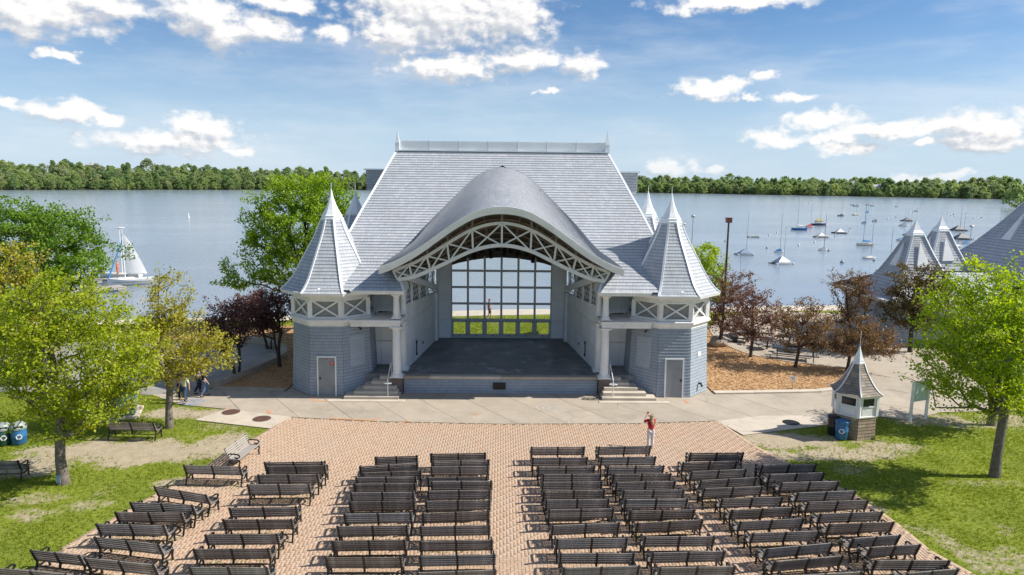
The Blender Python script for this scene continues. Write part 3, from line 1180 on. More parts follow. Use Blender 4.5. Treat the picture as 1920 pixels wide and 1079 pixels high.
def shingle_surface(mb, P, rows, s_list, thick=.022, flip=False, tv=None, rowoff=0):
    """courses over the surface P(s, t); each course is a lapped strip with its own butt edge"""
    ts = tv if tv is not None else [i / rows for i in range(rows + 1)]
    e = 1e-3
    for j in range(len(ts) - 1):
        t0, t1 = ts[j], ts[j + 1]
        B, T, Lp, U = [], [], [], []
        acc = 0
        prev = None
        for s_ in s_list:
            p = P(s_, t0)
            q = P(s_, t1)
            du = P(min(s_ + e, 1), t0) - P(max(s_ - e, 0), t0)
            dv = q - p
            n = du.cross(dv)
            if n.length < 1e-12:
                n = Vector((0, -1, .5))
            n.normalize()
            if flip:
                n = -n
            if prev is not None:
                acc += (p - prev).length
            prev = p
            B.append(p + n * thick)
            T.append(q + n * .003)
            Lp.append(p + n * .001)
            U.append(acc)
        mid = U[len(U) // 2]
        n_ = len(s_list)
        o = len(mb.v)
        mb.v += [tuple(x) for x in Lp] + [tuple(x) for x in B] + [tuple(x) for x in T]
        for k in range(n_ - 1):
            for a, b, ra, rb in ((0, n_, .02, .05), (n_, 2 * n_, .05, .95)):
                q = (o + a + k, o + a + k + 1, o + b + k + 1, o + b + k)
                uv = [(U[k] - mid, j + rowoff + ra), (U[k + 1] - mid, j + rowoff + ra), (U[k + 1] - mid, j + rowoff + rb), (U[k] - mid, j + rowoff + rb)]
                if flip:
                    q, uv = q[::-1], uv[::-1]
                mb.uv[len(mb.f)] = uv
                mb.f.append(q)
                mb.m.append(0)


def interp(tab, x):
    xs = [a for a, _ in tab]
    ys_ = [b for _, b in tab]
    return float(np.interp(x, xs, ys_))


# ---- one corner tower (octagon, flat side to the front)
T_AP0, T_AP1 = 2.33, 2.14          # wall half width at ground / under the cornice
T_PROF = [(0.000, 5.84, 2.74), (0.043, 5.95, 2.58), (0.104, 6.15, 2.39), (0.190, 6.46, 2.15), (0.338, 7.05, 1.83), (0.549, 7.90, 1.40), (0.748, 8.70, 0.98), (0.857, 9.15, 0.78), (1.000, 9.76, 0.56)]
C8 = 1 / math.cos(math.pi / 8)


def tower(cx, cy, front=True):
    c = Vector((cx, cy, 0))

    def corner(ap, z, k):
        a = -math.pi / 2 + math.pi / 8 + k * math.pi / 4
        return c + Vector((ap * C8 * math.cos(a), ap * C8 * math.sin(a), z))

    wall = MB()
    for k in range(8):
        def P(s_, t_, k=k):
            ap = T_AP0 + (T_AP1 - T_AP0) * t_ ** .8
            z = .06 + 3.93 * t_
            return corner(ap, z, k - 1).lerp(corner(ap, z, k), s_)
        shingle_surface(wall, P, 22, [0, .5, 1], .03)
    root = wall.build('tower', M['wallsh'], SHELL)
    root['label'] = 'octagonal grey shingled corner tower with pointed roof'
    q = MB()
    q.lathe([((T_AP0 - .05) * C8, -.05), ((T_AP0 - .05) * C8, .075)], 8, c, ph=-math.pi / 2 + math.pi / 8)
    q.build('plinth', M['concrete'], root)
    q = MB()
    ph = -math.pi / 2 + math.pi / 8
    q.lathe([((2.17) * C8, 3.93), (2.17 * C8, 4.06), (2.22 * C8, 4.07), (2.27 * C8, 4.18), (2.33 * C8, 4.19), (2.33 * C8, 4.30), (2.12 * C8, 4.36), (1.9 * C8, 4.37)], 8, c, ph=ph)
    q.build('cornice', M['white'], root)
    q = MB()
    q.lathe([(2.14 * C8, 5.36), (2.14 * C8, 5.56), (2.3 * C8, 5.60), (2.3 * C8, 5.66), (2.66 * C8, 5.68), (2.72 * C8, 5.70), (2.765 * C8, 5.845), (2.5 * C8, 5.86)], 8, c, ph=ph)
    q.build('eave', M['white'], root)
    for k in range(8):
        a, b = corner(2.09, 0, k - 1), corner(2.09, 0, k)
        mid = (a + b) / 2
        d = (b - a).normalized()
        nrm = Vector((d.y, -d.x, 0))
        q = MB()
        q.box(Vector((a.x, a.y, 4.87)), (.24, .24, 1.0), rz=math.atan2(d.y, d.x) + math.pi / 8, bev=.012)
        q.build('post', M['white'], root)
        z0, z1 = 4.46, 5.34
        ww = (b - a).length / 2 - .15
        for s_ in (-1, 1):
            q = MB()
            q.beam(mid - d * ww * s_ + Vector((0, 0, z0)) + nrm * (.012 * s_), mid + d * ww * s_ + Vector((0, 0, z1)) + nrm * (.012 * s_), .09, .09, up=nrm)
            q.build('cross_brace', M['white'], root)
        q = MB()
        q.box(mid - nrm * .11 + Vector((0, 0, 4.87)), ((b - a).length - .1, .04, 1.0), rz=math.atan2(d.y, d.x))
        q.build('screen_panel', M['screen'], root)
        for zz in (4.41, 5.37):
            q = MB()
            q.box(mid + Vector((0, 0, zz)), ((b - a).length - .2, .14, .09), rz=math.atan2(d.y, d.x))
            q.build('rail', M['white'], root)
    roof = MB()
    nrow = 22
    for k in range(8):
        def P(s_, t_, k=k):
            z = interp([(a, b) for a, b, _ in T_PROF], t_)
            ap = interp([(a, d_) for a, _, d_ in T_PROF], t_)
            return corner(ap, z, k - 1).lerp(corner(ap, z, k), s_)
        shingle_surface(roof, P, nrow, [0, .5, 1], .02)
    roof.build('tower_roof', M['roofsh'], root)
    for k in range(8):
        q = MB()
        pts = []
        for i in range(0, 15):
            t_ = i / 14
            pts.append(corner(interp([(a, d_) for a, _, d_ in T_PROF], t_) + .012, interp([(a, b) for a, b, _ in T_PROF], t_) + .012, k))
        for a, b in zip(pts[:-1], pts[1:]):
            rad = Vector((a.x - cx, a.y - cy, 0)).normalized()
            q.beam(a, b, .115, .05, up=rad)
        q.build('hip_cap', M['metalwhite'], root)
    q = MB()
    q.lathe([(.60 * C8, 9.70), (.61 * C8, 9.80), (.54 * C8, 9.84), (.54 * C8, 9.93), (.56 * C8, 9.95), (.48 * C8, 10.02), (.47 * C8, 10.06), (.34 * C8, 10.30), (.22 * C8, 10.6), (.11 * C8, 10.95), (.045, 11.3), (.018, 11.42), (.012, 11.8)], 8, c, ph=ph)
    q.build('finial', M['metalwhite'], root)
    if front:
        # door in the front face, in a white frame
        yf = cy - 2.33
        bat = lambda z: .19 * (max(z, 0) / 3.93) ** .8
        dx0, dx1 = (-.475, .535)
        ox = 0.02
        q = MB()
        lean = math.atan2(bat(2.1), 2.1)
        Mx = Matrix.Rotation(-lean, 4, 'X')
        q.box((cx + ox, yf + bat(1.06) - .035, 1.07), (.92, .05, 2.08), M=Mx)
        dr = q.build('door', M['doorgrey'], root)
        q = MB()
        for sx in (-1, 1):
            q.box((cx + ox + sx * .5, yf + bat(1.06) - .055, 1.10), (.075, .09, 2.2), M=Mx)
        q.box((cx + ox, yf + bat(2.2) - .055, 2.215), (1.08, .095, .075), M=Mx)
        q.build('door_frame', M['white'], root)
        q = MB()
        hx_ = cx + ox - (.38 if cx < 0 else -.38)
        q.box((hx_, yf + bat(1.0) - .075, 1.0), (.05, .03, .16))
        q.tube([(hx_, yf + bat(1.0) - .09, 1.02), (hx_, yf + bat(1.0) - .13, 1.02), (hx_ + .1, yf + bat(1.0) - .13, 1.02)], .013, 6)
        q.build('door_handle', M['black'], root)
        if cx < 0:
            q = MB()
            q.box((cx + ox + .3, yf + bat(1.86) - .068, 1.86), (.24, .012, .16), M=Mx)
            q.build('red_notice', M['red'], root)
            q = MB()
            q.box((cx + ox + .02, yf + bat(2.08) - .07, 2.10), (.12, .012, .05), M=Mx)
            q.build('red_notice', M['red'], root)
            q = MB()
            for k in range(3):
                q.box((cx + ox + .3, yf + bat(1.86) - .076, 1.90 - k * .04), (.19 - .04 * k, .004, .012), M=Mx)
            q.build('notice_lettering', M['white'], root)
        # hatch in the face towards the stage
        sgn = -1 if cx > 0 else 1
        ka = -math.pi / 2 + sgn * math.pi / 4
        nrm = Vector((math.cos(ka), math.sin(ka), 0))
        d = Vector((-nrm.y, nrm.x, 0))
        q = MB()
        zc = 2.45
        bt = math.atan2(.19, 3.93)
        ctr = c + nrm * (2.33 - bat(zc) + .03) + Vector((0, 0, zc))
        up = (Vector((0, 0, 1)) * math.cos(bt) - nrm * math.sin(bt)).normalized()
        nn = d.cross(up)
        Mr = Matrix(((d.x, nn.x, up.x, 0), (d.y, nn.y, up.y, 0), (d.z, nn.z, up.z, 0), (0, 0, 0, 1)))
        q.box(ctr, (.98, .06, 1.75), M=Mr, bev=.01)
        for zz in (-.5, .1, .55):
            q.box(ctr + up * zz - nn * 0 + nrm * .0, (.94, .085, .02), M=Mr)
        q.build('hatch', M['wallsh_flat'], root)
        q = MB()
        q.tube([c + nrm * (2.2) + Vector((0, 0, 3.72)) + d * .15, c + nrm * 2.38 + Vector((0, 0, 3.74)) + d * .15, c + nrm * 2.42 + Vector((0, 0, 3.62)) + d * .15], [.03, .045, .06], 8)
        q.build('wall_lamp', M['black'], root)
        if cx > 0:
            ke = -math.pi / 2 + math.pi / 4
            n2 = Vector((math.cos(ke), math.sin(ke), 0))
            q = MB()
            q.tube([c + n2 * 2.2 + Vector((0, 0, .62)), c + n2 * 2.45 + Vector((0, 0, .66)), c + n2 * 2.55 + Vector((0, 0, .48))], [.05, .07, .06], 8)
            q.build('wall_hydrant', M['black'], root)
            q = MB()
            d2 = math.atan2(n2.x, -n2.y)
            q.box(c + n2 * 2.22 + Vector((0, 0, 2.35)), (.34, .08, .26), rz=d2)
            q.build('vent_cover', M['white'], root)
    return root


def flat_shingle():
    m, t, b, out = new_mat('painted_boards')
    v = coords(t)
    col = mix_col(t, smooth(t, noise(t, v, 2.0, 5, .6), .3, .7), (.36, .41, .46), (.32, .37, .42))
    sp = N(t, 'ShaderNodeSeparateXYZ')
    t.links.new(v, sp.inputs[0])
    fr = math_node(t, 'FRACT', math_node(t, 'DIVIDE', sp.outputs[2], .178))
    line = math_node(t, 'LESS_THAN', fr, .10)
    col = mix_col(t, math_node(t, 'MULTIPLY', line, .5), col, (.20, .23, .265))
    t.links.new(col, b.inputs['Base Color'])
    b.inputs['Roughness'].default_value = .65
    bump(t, math_node(t, 'SUBTRACT', 1.0, line), .4, .01, b)
    return m


M['wallsh_flat'] = flat_shingle()
M['doorgrey'] = mat('door_paint', (.27, .29, .305), (.235, .25, .265), 2.2, .55, .06, c3=(.20, .21, .22), s3=1.1)
TX, TY = 9.72, 39.33
for sx in (-1, 1):
    tower(sx * TX, TY, True)
for sx in (-1, 1):
    tower(sx * TX, 45.7, False)

# ---- main roof
RY, RZ, RX = 46.0, 13.88, 6.98           # ridge
EY, EZ = 36.80, 6.02                     # front eave
HIP = [(6.02, 9.95), (7.5, 9.55), (9.07, 8.89), (10.16, 8.49), (11.21, 8.05), (12.52, 7.54), (13.88, 6.98)]
XJ = [(6.02, 5.36), (6.35, 5.55), (6.9, 5.88), (7.4, 6.12), (7.71, 6.08), (7.92, 5.75), (8.3, 5.36), (8.58, 5.08), (9.25, 4.6), (10.125, 3.80), (11.04, 2.92), (11.81, 2.16), (12.16, 1.80), (12.61, 1.10), (12.755, .62), (12.87, .0)]


def roof_y(z):
    """front slope, flaring out a little at the eave"""
    t_ = (z - EZ) / (RZ - EZ)
    return RY - (RY - EY) * ((1 - t_) + .030 * math.sin(math.pi * min(t_ * 3.2, 1)) * -1)


ROWS = 52
for sx in (-1, 1):
    q = MB()
    zs = [EZ + (RZ - EZ) * i / ROWS for i in range(ROWS + 1)]

    def P(s_, t_, sx=sx):
        z = EZ + (RZ - EZ) * t_
        xo = interp(HIP, z)
        xi = interp(XJ, z) if z < 12.87 else 0
        x = (xo + (xi - xo) * s_) * sx
        return Vector((x, roof_y(z), z))
    shingle_surface(q, P, ROWS, [0, .25, .5, .75, 1], .026, flip=(sx > 0))
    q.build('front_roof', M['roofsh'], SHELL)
# side and rear slopes
q = MB()
BY = 54.0


def hipx(z):
    return interp(HIP, z)


for sx in (-1, 1):
    def P(s_, t_, sx=sx):
        z = EZ + (RZ - EZ) * t_
        ya, yb = roof_y(z), RY + (BY - RY) * (1 - t_)
        return Vector((sx * hipx(z), ya + (yb - ya) * s_, z))
    shingle_surface(q, P, ROWS, [0, .5, 1], .026, flip=(sx < 0))


def P(s_, t_):
    t_ = .24 + .76 * t_
    z = EZ + (RZ - EZ) * t_
    x = hipx(z)
    return Vector((x - 2 * x * s_, RY + (BY - RY) * (1 - t_), z))


shingle_surface(q, P, ROWS, [0, .5, 1], .026)
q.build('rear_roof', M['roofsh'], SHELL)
for sx in (-1, 1):
    q = MB()
    pts = [Vector((sx * hipx(z), roof_y(z), z)) for z in np.linspace(EZ, RZ, 16)]
    for a, b in zip(pts[:-1], pts[1:]):
        q.beam(a, b, .13, .06, up=(0, -1, .6))
    q.build('hip_cap', M['metalwhite'], SHELL)
# ridge crest of white metal panels with two spikes
crest = MB()
crest.box((0, RY, RZ + .03), (2 * RX + .05, .34, .07))
cr = crest.build('ridge_crest', M['metalwhite'], SHELL)
xs_ = np.linspace(-RX + .18, RX - .18, 8)
for a, b in zip(xs_[:-1], xs_[1:]):
    q = MB()
    q.box(((a + b) / 2, RY, RZ + .36), (b - a - .03, .03, .60))
    q.build('crest_panel', M['crest'], cr)
for x in xs_[1:-1]:
    q = MB()
    q.box((x, RY - .05, RZ + .38), (.03, .05, .66))
    q.build('crest_post', M['polegrey'], cr)
for sx in (-1, 1):
    q = MB()
    x = sx * (RX - .06)
    q.lathe([(.21, RZ - .02), (.215, RZ + .03), (.19, RZ + .36), (.20, RZ + .52), (.13, RZ + .78), (.07, RZ + 1.05), (.018, RZ + 1.32), (.008, RZ + 1.5)], 4, (x, RY, 0), ph=math.pi / 4)
    q.build('crest_spike', M['metalwhite'], cr)
# block of the lake-side dormer showing behind the slopes
q = MB()
for (y0, flip) in ((48.0, False),):
    def P(s_, t_):
        return Vector((-9.42 + 18.84 * s_, 48.0, 11.3 + 1.32 * t_))
    shingle_surface(q, P, 7, [0, .25, .5, .75, 1], .02)
    for sx in (-1, 1):
        def P(s_, t_, sx=sx):
            return Vector((sx * 9.42, 48.0 + 1.6 * s_, 11.3 + 1.32 * t_))
        shingle_surface(q, P, 7, [0, 1], .02, flip=(sx < 0))
q.box((0, 49.61, 11.96), (18.84, .04, 1.32))
rd = q.build('rear_dormer', M['roofsh'], SHELL)
q = MB()
q.box((0, 48.8, 12.68), (19.1, 1.9, .10))
q.box((0, 48.8, 11.24), (18.7, 1.5, .10))
q.build('dormer_cap', M['metalwhite'], rd)

# ---- eyebrow roof over the stage
FY = 36.3
FRONT = [(0, 10.64), (.65, 10.60), (1.2, 10.46), (1.5, 10.36), (2.0, 10.10), (2.35, 9.88), (2.83, 9.57), (3.2, 9.29), (3.7, 8.94), (4.05, 8.66), (4.74, 8.21), (5.2, 7.95), (5.75, 7.66), (6.2, 7.47), (6.58, 7.36)]


def fr_z(x):
    return interp(FRONT, abs(x))


JUN = [(0, 12.87), (.62, 12.755), (1.10, 12.61), (1.80, 12.16), (2.16, 11.81), (2.92, 11.04), (3.80, 10.125), (4.6, 9.25), (5.08, 8.58), (5.36, 8.28), (5.75, 7.93), (6.08, 7.71)]


def eyebrow(s_, t_, drop=0.0):
    x = -6.58 + 13.16 * s_
    xj = x * .925
    zj = interp(JUN, abs(xj))
    # smooth the table
    zf = (fr_z(x - .3) + 2 * fr_z(x) + fr_z(x + .3)) / 4 if abs(x) < 6.2 else fr_z(x)
    zj = (interp(JUN, abs(xj - .3)) + 2 * zj + interp(JUN, abs(xj + .3))) / 4 if abs(xj) < 5.6 else zj
    a = Vector((x, FY, zf))
    b = Vector((xj, roof_y(zj) + .15, zj + .03))
    p = a.lerp(b, t_)
    p.z -= drop
    return p


SS = [i / 56 for i in range(57)]
q = MB()
shingle_surface(q, eyebrow, 40, SS, .02)
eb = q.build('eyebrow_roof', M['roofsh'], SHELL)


def arch_band(mb, y0, y1, d0, d1):
    """solid band under the front curve between drops d0 and d1"""
    for s0, s1 in zip(SS[:-1], SS[1:]):
        a, b = eyebrow(s0, 0), eyebrow(s1, 0)
        V_ = []
        for y in (y0, y1):
            for p, dr in ((a, d0), (b, d0), (b, d1), (a, d1)):
                V_.append((p.x, y, p.z - dr))
        mb.add(V_, [(3, 2, 1, 0), (4, 5, 6, 7), (0, 1, 5, 4), (2, 3, 7, 6)])
    for s_ in (0, 1):
        p = eyebrow(s_, 0)
        V_ = [(p.x, y0, p.z - d0), (p.x, y1, p.z - d0), (p.x, y1, p.z - d1), (p.x, y0, p.z - d1)]
        mb.add(V_, [(0, 1, 2, 3)] if s_ else [(3, 2, 1, 0)])


q = MB()
arch_band(q, FY - .10, FY + .12, -.025, .13)
arch_band(q, FY - .04, FY + .10, .131, .37)
q.build('fascia', M['white'], eb)
# boarded underside and the vault behind it
CEIL_B = [(0, 7.35), (1.0, 7.28), (2.0, 7.05), (3.0, 6.7), (4.0, 6.25), (4.45, 6.0)]


def vault(s_, t_):
    if t_ < .35:
        k = t_ / .35
        a = eyebrow(s_, 0, .36)
        b = eyebrow(s_, .28, .30)
        b.z = a.z + .02
        b.y = 38.4
        p = a.lerp(b, k)
        return p
    k = (t_ - .35) / .65
    a = eyebrow(s_, 0, .34)
    a.y = 38.4
    x = (-4.45 + 8.9 * s_)
    b = Vector((x, 47.3, interp(CEIL_B, abs(x))))
    return a.lerp(b, k)


q = MB()
TV = [0, .12, .35, .5, .65, .8, 1]
grid = [[vault(s_, t_) for s_ in SS] for t_ in TV]
o = len(q.v)
for row in grid:
    q.v += [tuple(p) for p in row]
w_ = len(SS)
for j in range(len(TV) - 1):
    for i in range(w_ - 1):
        q.f.append((o + j * w_ + i, o + (j + 1) * w_ + i, o + (j + 1) * w_ + i + 1, o + j * w_ + i + 1))
        q.m.append(0)
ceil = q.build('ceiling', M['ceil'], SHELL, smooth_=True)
for t_ in (.22, .33, .44, .55, .66, .77, .88):
    q = MB()
    pts = [vault(s_, t_) - Vector((0, 0, .09)) for s_ in SS[::2]]
    for a, b in zip(pts[:-1], pts[1:]):
        q.beam(a, b, .06, .08)
    q.build('rib', M['rib'], ceil)
for s_ in (.06, .13, .2, .27, .34, .42, .5, .58, .66, .73, .8, .87, .94):
    q = MB()
    pts = [vault(s_, t_) - Vector((0, 0, .04)) for t_ in TV]
    for a, b in zip(pts[:-1], pts[1:]):
        q.beam(a, b, .055, .06)
    q.build('purlin', M['rib'], ceil)

# ---- white arched truss
TYP = 37.2
UP = [(0, 9.72), (1.62, 9.36), (2.98, 8.58), (4.10, 7.88), (5.05, 7.40), (5.95, 7.08)]
LO = [(0, 8.52), (1.57, 8.22), (2.86, 7.62), (3.90, 7.12), (4.92, 6.72), (5.70, 6.58)]


def spl(tab, x):
    """smooth curve through the nodes, level at the middle"""
    X = np.array([-a for a, _ in tab[::-1]][:-1] + [a for a, _ in tab])
    Z = np.array([b for _, b in tab[::-1]][:-1] + [b for _, b in tab])
    i = int(np.clip(np.searchsorted(X, x) - 1, 0, len(X) - 2))
    m_ = np.gradient(Z, X)
    h = X[i + 1] - X[i]
    t_ = (x - X[i]) / h
    return float((2 * t_ ** 3 - 3 * t_ ** 2 + 1) * Z[i] + (t_ ** 3 - 2 * t_ ** 2 + t_) * h * m_[i] + (-2 * t_ ** 3 + 3 * t_ ** 2) * Z[i + 1] + (t_ ** 3 - t_ ** 2) * h * m_[i + 1])


tr = link('arch_truss', None, SHELL, (0, 0, 0))
for tab, w, h, nm in ((UP, .16, .17, 'upper_chord'), (LO, .18, .20, 'lower_chord')):
    q = MB()
    xm = tab[-1][0]
    xs2 = np.linspace(-xm, xm, 49)
    for a, b in zip(xs2[:-1], xs2[1:]):
        q.beam((a, TYP, spl(tab, a)), (b, TYP, spl(tab, b)), w, h)
    q.build(nm, M['steelwhite'], tr)
for sx in (-1, 1):
    for i in range(len(UP)):
        if i == 0 and sx > 0:
            continue
        q = MB()
        q.beam((sx * UP[i][0], TYP, UP[i][1]), (sx * LO[i][0], TYP, LO[i][1]), .10, .12, up=(0, 1, 0))
        q.build('strut', M['steelwhite'], tr)
    for i in range(len(UP) - 1):
        for (a, b), yo in (((UP[i], LO[i + 1]), -.05), ((UP[i + 1], LO[i]), .05)):
            q = MB()
            q.beam((sx * a[0], TYP + yo, a[1]), (sx * b[0], TYP + yo, b[1]), .08, .10, up=(0, 1, 0))
            q.build('diagonal', M['steelwhite'], tr)
    for i in (1, 2, 3, 4):
        q = MB()
        q.beam((sx * UP[i][0], TYP, UP[i][1] + .05), (sx * (UP[i][0] * .985), TYP, fr_z(UP[i][0]) - .42), .10, .13, up=(0, 1, 0))
        q.build('hanger', M['rib'], tr)
q = MB()
q.beam((0, TYP, 9.75), (0, TYP, 10.26), .13, .13, up=(0, 1, 0))
q.build('hanger', M['rib'], tr)
# thin tie rods beside the stage ceiling
for sx in (-1, 1):
    for x_ in (1.0, 2.3, 3.4, 4.4):
        q = MB()
        q.tube([(sx * x_, 38.0, fr_z(x_) - .45), (sx * x_ * .93, 41.5, fr_z(x_) - 2.0)], .022, 5)
        q.build('tie_rod', M['rib'], tr)

# ---- stage, low front wall, steps
q = MB()
stage_poly = [(-5.62, 37.62), (5.62, 37.62), (5.62, 38.0), (8.0, 38.0), (8.9, 39.8), (5.6, 40.0), (4.45, 47.35), (-4.45, 47.35), (-5.6, 40.0), (-8.9, 39.8), (-8.0, 38.0), (-5.62, 38.0)]
q.prism(stage_poly, .2, 1.0)
st = q.build('stage_floor', M['stagefloor'], SHELL)
q = MB()


def P(s_, t_):
    return Vector((-5.5 + 11.0 * s_, 37.53 + .03 * t_, .03 + .80 * t_))


shingle_surface(q, P, 5, [0, .25, .5, .75, 1], .016)
q.build('stage_front', M['wallsh'], st)
xs_ = [-5.6, -4.05, -2.1, .0, 2.0, 3.9, 5.6]
for i, (a, b) in enumerate(zip(xs_[:-1], xs_[1:])):
    q = MB()
    q.box(((a + b) / 2, 37.68, .935), (b - a - .012, .44, .17), bev=.015)
    q.build('coping_stone', M['concrete2'] if i in (1, 2) else M['concrete'], st)  # paler stones left of centre carry the sunlit stretch as colour
q = MB()
q.box((-.08, 37.50, .46), (.72, .05, .40))
for k in range(6):
    q.box((-.08, 37.47, .30 + k * .064), (.66, .02, .02))
q.build('vent_grille', M['iron'], st)
for sx in (-1, 1):
    q = MB()
    q.box((sx * 5.86, 37.52, .5), (.62, .62, 1.0), bev=.02)
    q.build('column_pedestal', M['stone'], SHELL)
    # steps between pedestal and tower
    nst = 5
    for i in range(nst):
        y0 = 36.28 + i * .33
        z1 = .19 * (i + 1)
        xo = 8.55 - i * .42 if i else 8.62
        q = MB()
        q.box((sx * (5.62 + i * .10 + xo) / 2, y0 + .8, z1 - .095 - .0), (xo - 5.62 - i * .10, 1.6, .19), bev=.012)
        q.build('step', M['concrete2'], SHELL)
    q = MB()
    q.box((sx * 7.35, 36.05, .035), (4.2 if sx < 0 else 3.9, .36, .05), bev=.01)
    q.build('step_pad', M['concrete2'], SHELL)
    # hand rail
    q = MB()
    rx_ = sx * 6.22
    q.tube([(rx_, 36.42, .19), (rx_, 36.42, 1.12)], .028, 8)
    q.tube([(rx_, 37.75, 1.0), (rx_, 37.75, 1.88)], .028, 8)
    q.tube([(rx_, 36.38, 1.12), (rx_, 37.75, 1.86), (rx_, 37.95, 1.88)], .028, 8)
    q.tube([(rx_ + .22 * math.cos(a_) + .0, 36.42 + .1 * math.sin(a_), .92) for a_ in np.linspace(0, 6.283, 17)], .024, 6)
    q.build('handrail', M['steelwhite'], SHELL)
    # columns
    for (x, y, r_, z0, z1, nm) in ((5.86, 37.5, .255, 1.0, 3.9, 'column'), (5.74, 38.92, .24, 1.0, 3.9, 'column'), (5.84, 37.5, .19, 4.36, 5.72, 'upper_column'), (5.66, 38.75, .19, 4.36, 5.8, 'upper_column')):
        q = MB()
        H_ = z1 - z0
        pr = [(r_ * 1.35, z0 + .05), (r_ * 1.35, z0 + .10), (r_ * 1.25, z0 + .16), (r_ * 1.08, z0 + .18), (r_ * 1.05, z0 + .22), (r_, z0 + .25)]
        pr += [(r_ * (1 - .14 * (k / 6) ** 1.6), z0 + .25 + (H_ - .55) * k / 6) for k in range(1, 7)]
        pr += [(r_ * .95, z1 - .28), (r_ * .95, z1 - .25), (r_ * .88, z1 - .23), (r_ * .9, z1 - .16), (r_ * 1.22, z1 - .07)]
        q.lathe(pr, 28, (sx * x, y, 0))
        q.box((sx * x, y, z0 + .026), (r_ * 2.9, r_ * 2.9, .05))
        q.box((sx * x, y, z1 - .034), (r_ * 2.6, r_ * 2.6, .07))
        q.build(nm, M['white'], SHELL, angle=35)
    # beam that carries the upper columns, balcony floor, porch eave
    q = MB()
    q.box((sx * 7.0, 37.46, 4.02), (2.75, .46, .22), bev=.01)
    q.box((sx * 7.0, 37.46, 4.215), (2.85, .58, .15), bev=.012)
    q.box((sx * 5.8, 38.42, 4.02), (.46, 1.44, .22), bev=.01)
    q.box((sx * 5.8, 38.42, 4.215), (.58, 1.54, .16), bev=.012)
    q.build('entablature', M['white'], SHELL)
    q = MB()
    q.box((sx * 7.25, 38.75, 4.20), (2.3, 1.98, .10))
    q.build('balcony_floor', M['panel'], SHELL)
    q = MB()
    q.box((sx * 6.75, 36.95, 5.90), (2.9, .46, .16), bev=.01)
    q.box((sx * 6.75, 36.90, 6.0), (2.98, .50, .06), bev=.01)
    q.box((sx * 5.62, 37.95, 5.88), (.40, 1.8, .18), bev=.01)
    q.box((sx * 7.0, 37.9, 5.83), (2.6, 1.7, .05))
    q.build('porch_eave', M['white'], SHELL)
    # curved rake board where the slope meets the arch
    q = MB()
    pts = [Vector((sx * (interp(XJ, z) - .03), roof_y(z) - .03, z + .02)) for z in np.linspace(6.02, 7.45, 10)]
    for a, b in zip(pts[:-1], pts[1:]):
        q.beam(a, b, .12, .10, up=(0, -1, .5))
    q.build('rake_board', M['white'], SHELL)
    q = MB()
    pts2 = [(p, Vector((p.x - sx * .1, p.y + 1.6, p.z - .1))) for p in pts]
    for (a, a2), (b, b2) in zip(pts2[:-1], pts2[1:]):
        f_ = [a, b, b2, a2]
        q.add(f_, [(0, 1, 2, 3)])
    q.build('rake_soffit', M['panel'], SHELL)
    # wall of the porch behind the columns
    A_, B_ = Vector((sx * 8.0, 40.1, 0)), Vector((sx * 5.58, 40.0, 0))
    for k in range(3):
        a, b = A_.lerp(B_, k / 3), A_.lerp(B_, (k + 1) / 3)
        for z0, z1 in ((1.0, 2.45), (2.47, 4.12), (4.26, 5.8)):
            q = MB()
            q.box(((a + b) / 2 + Vector((0, 0, (z0 + z1) / 2))), ((b - a).length - .015, .1, z1 - z0 - .015), rz=math.atan2((b - a).y, (b - a).x))
            q.build('porch_panel', M['panel'], SHELL)
    q = MB()
    q.beam((sx * 8.15, 38.6, 1.0), (sx * 7.98, 38.75, 3.75), .34, .12, up=(0, -1, 0))
    q.build('porch_door_jamb', M['white'], SHELL)
    # stage side wall in panels
    A_, B_ = Vector((sx * 5.58, 38.95, 0)), Vector((sx * 4.62, 46.2, 0))
    n_ = 7
    ang = math.atan2((B_ - A_).y, (B_ - A_).x)
    for k in range(n_):
        a, b = A_.lerp(B_, k / n_), A_.lerp(B_, (k + 1) / n_)
        f_ = (k + .5) / n_
        ztop = 4.9 - .5 * f_
        for z0, z1 in ((1.0, 2.35), (2.36, 3.7), (3.71, ztop)):
            q = MB()
            q.box(((a + b) / 2 + Vector((0, 0, (z0 + z1) / 2))), ((b - a).length - .012, .12, z1 - z0 - .014), rz=ang)
            q.build('side_panel', M['panel'], SHELL)
    q = MB()
    q.box(((A_ + B_) / 2 + Vector((sx * .14, 0, 2.7))), ((B_ - A_).length, .08, 3.4), rz=ang)
    q.build('wall_core', M['dark'], SHELL)
    q = MB()
    q.box((sx * 4.55, 46.65, 2.7), (.35, .9, 3.4), bev=.01)
    q.build('corner_pier', M['panel'], SHELL)
    q = MB()
    w0 = A_.lerp(B_, .30)
    q.box(w0 + Vector((-sx * .09, 0, 1.75)), (.05, .10, .85), rz=0)
    q.box(w0 + Vector((-sx * .10, 0, 2.15)), (.08, .16, .16), rz=0)
    q.box(w0 + Vector((-sx * .10, 0, 1.38)), (.08, .16, .14), rz=0)
    w1 = A_.lerp(B_, .52)
    q.box(w1 + Vector((-sx * .09, 0, 1.72)), (.05, .10, .14), rz=0)
    q.build('socket_box', M['black'], SHELL)
    # diamond lattice over the side wall; near-black sheet stands in for shade behind
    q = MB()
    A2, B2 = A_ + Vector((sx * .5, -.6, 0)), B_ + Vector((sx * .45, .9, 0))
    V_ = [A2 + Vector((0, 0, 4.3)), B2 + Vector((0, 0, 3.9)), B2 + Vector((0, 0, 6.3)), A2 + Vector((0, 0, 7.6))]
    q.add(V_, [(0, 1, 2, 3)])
    q.build('shade_backing', M['dark'], SHELL)
    lat = link('lattice', None, SHELL)
    L_ = (B_ - A_).length + .4
    d = (B_ - A_).normalized()
    nrm = Vector((-d.y, d.x, 0)) * (1 if sx < 0 else -1)

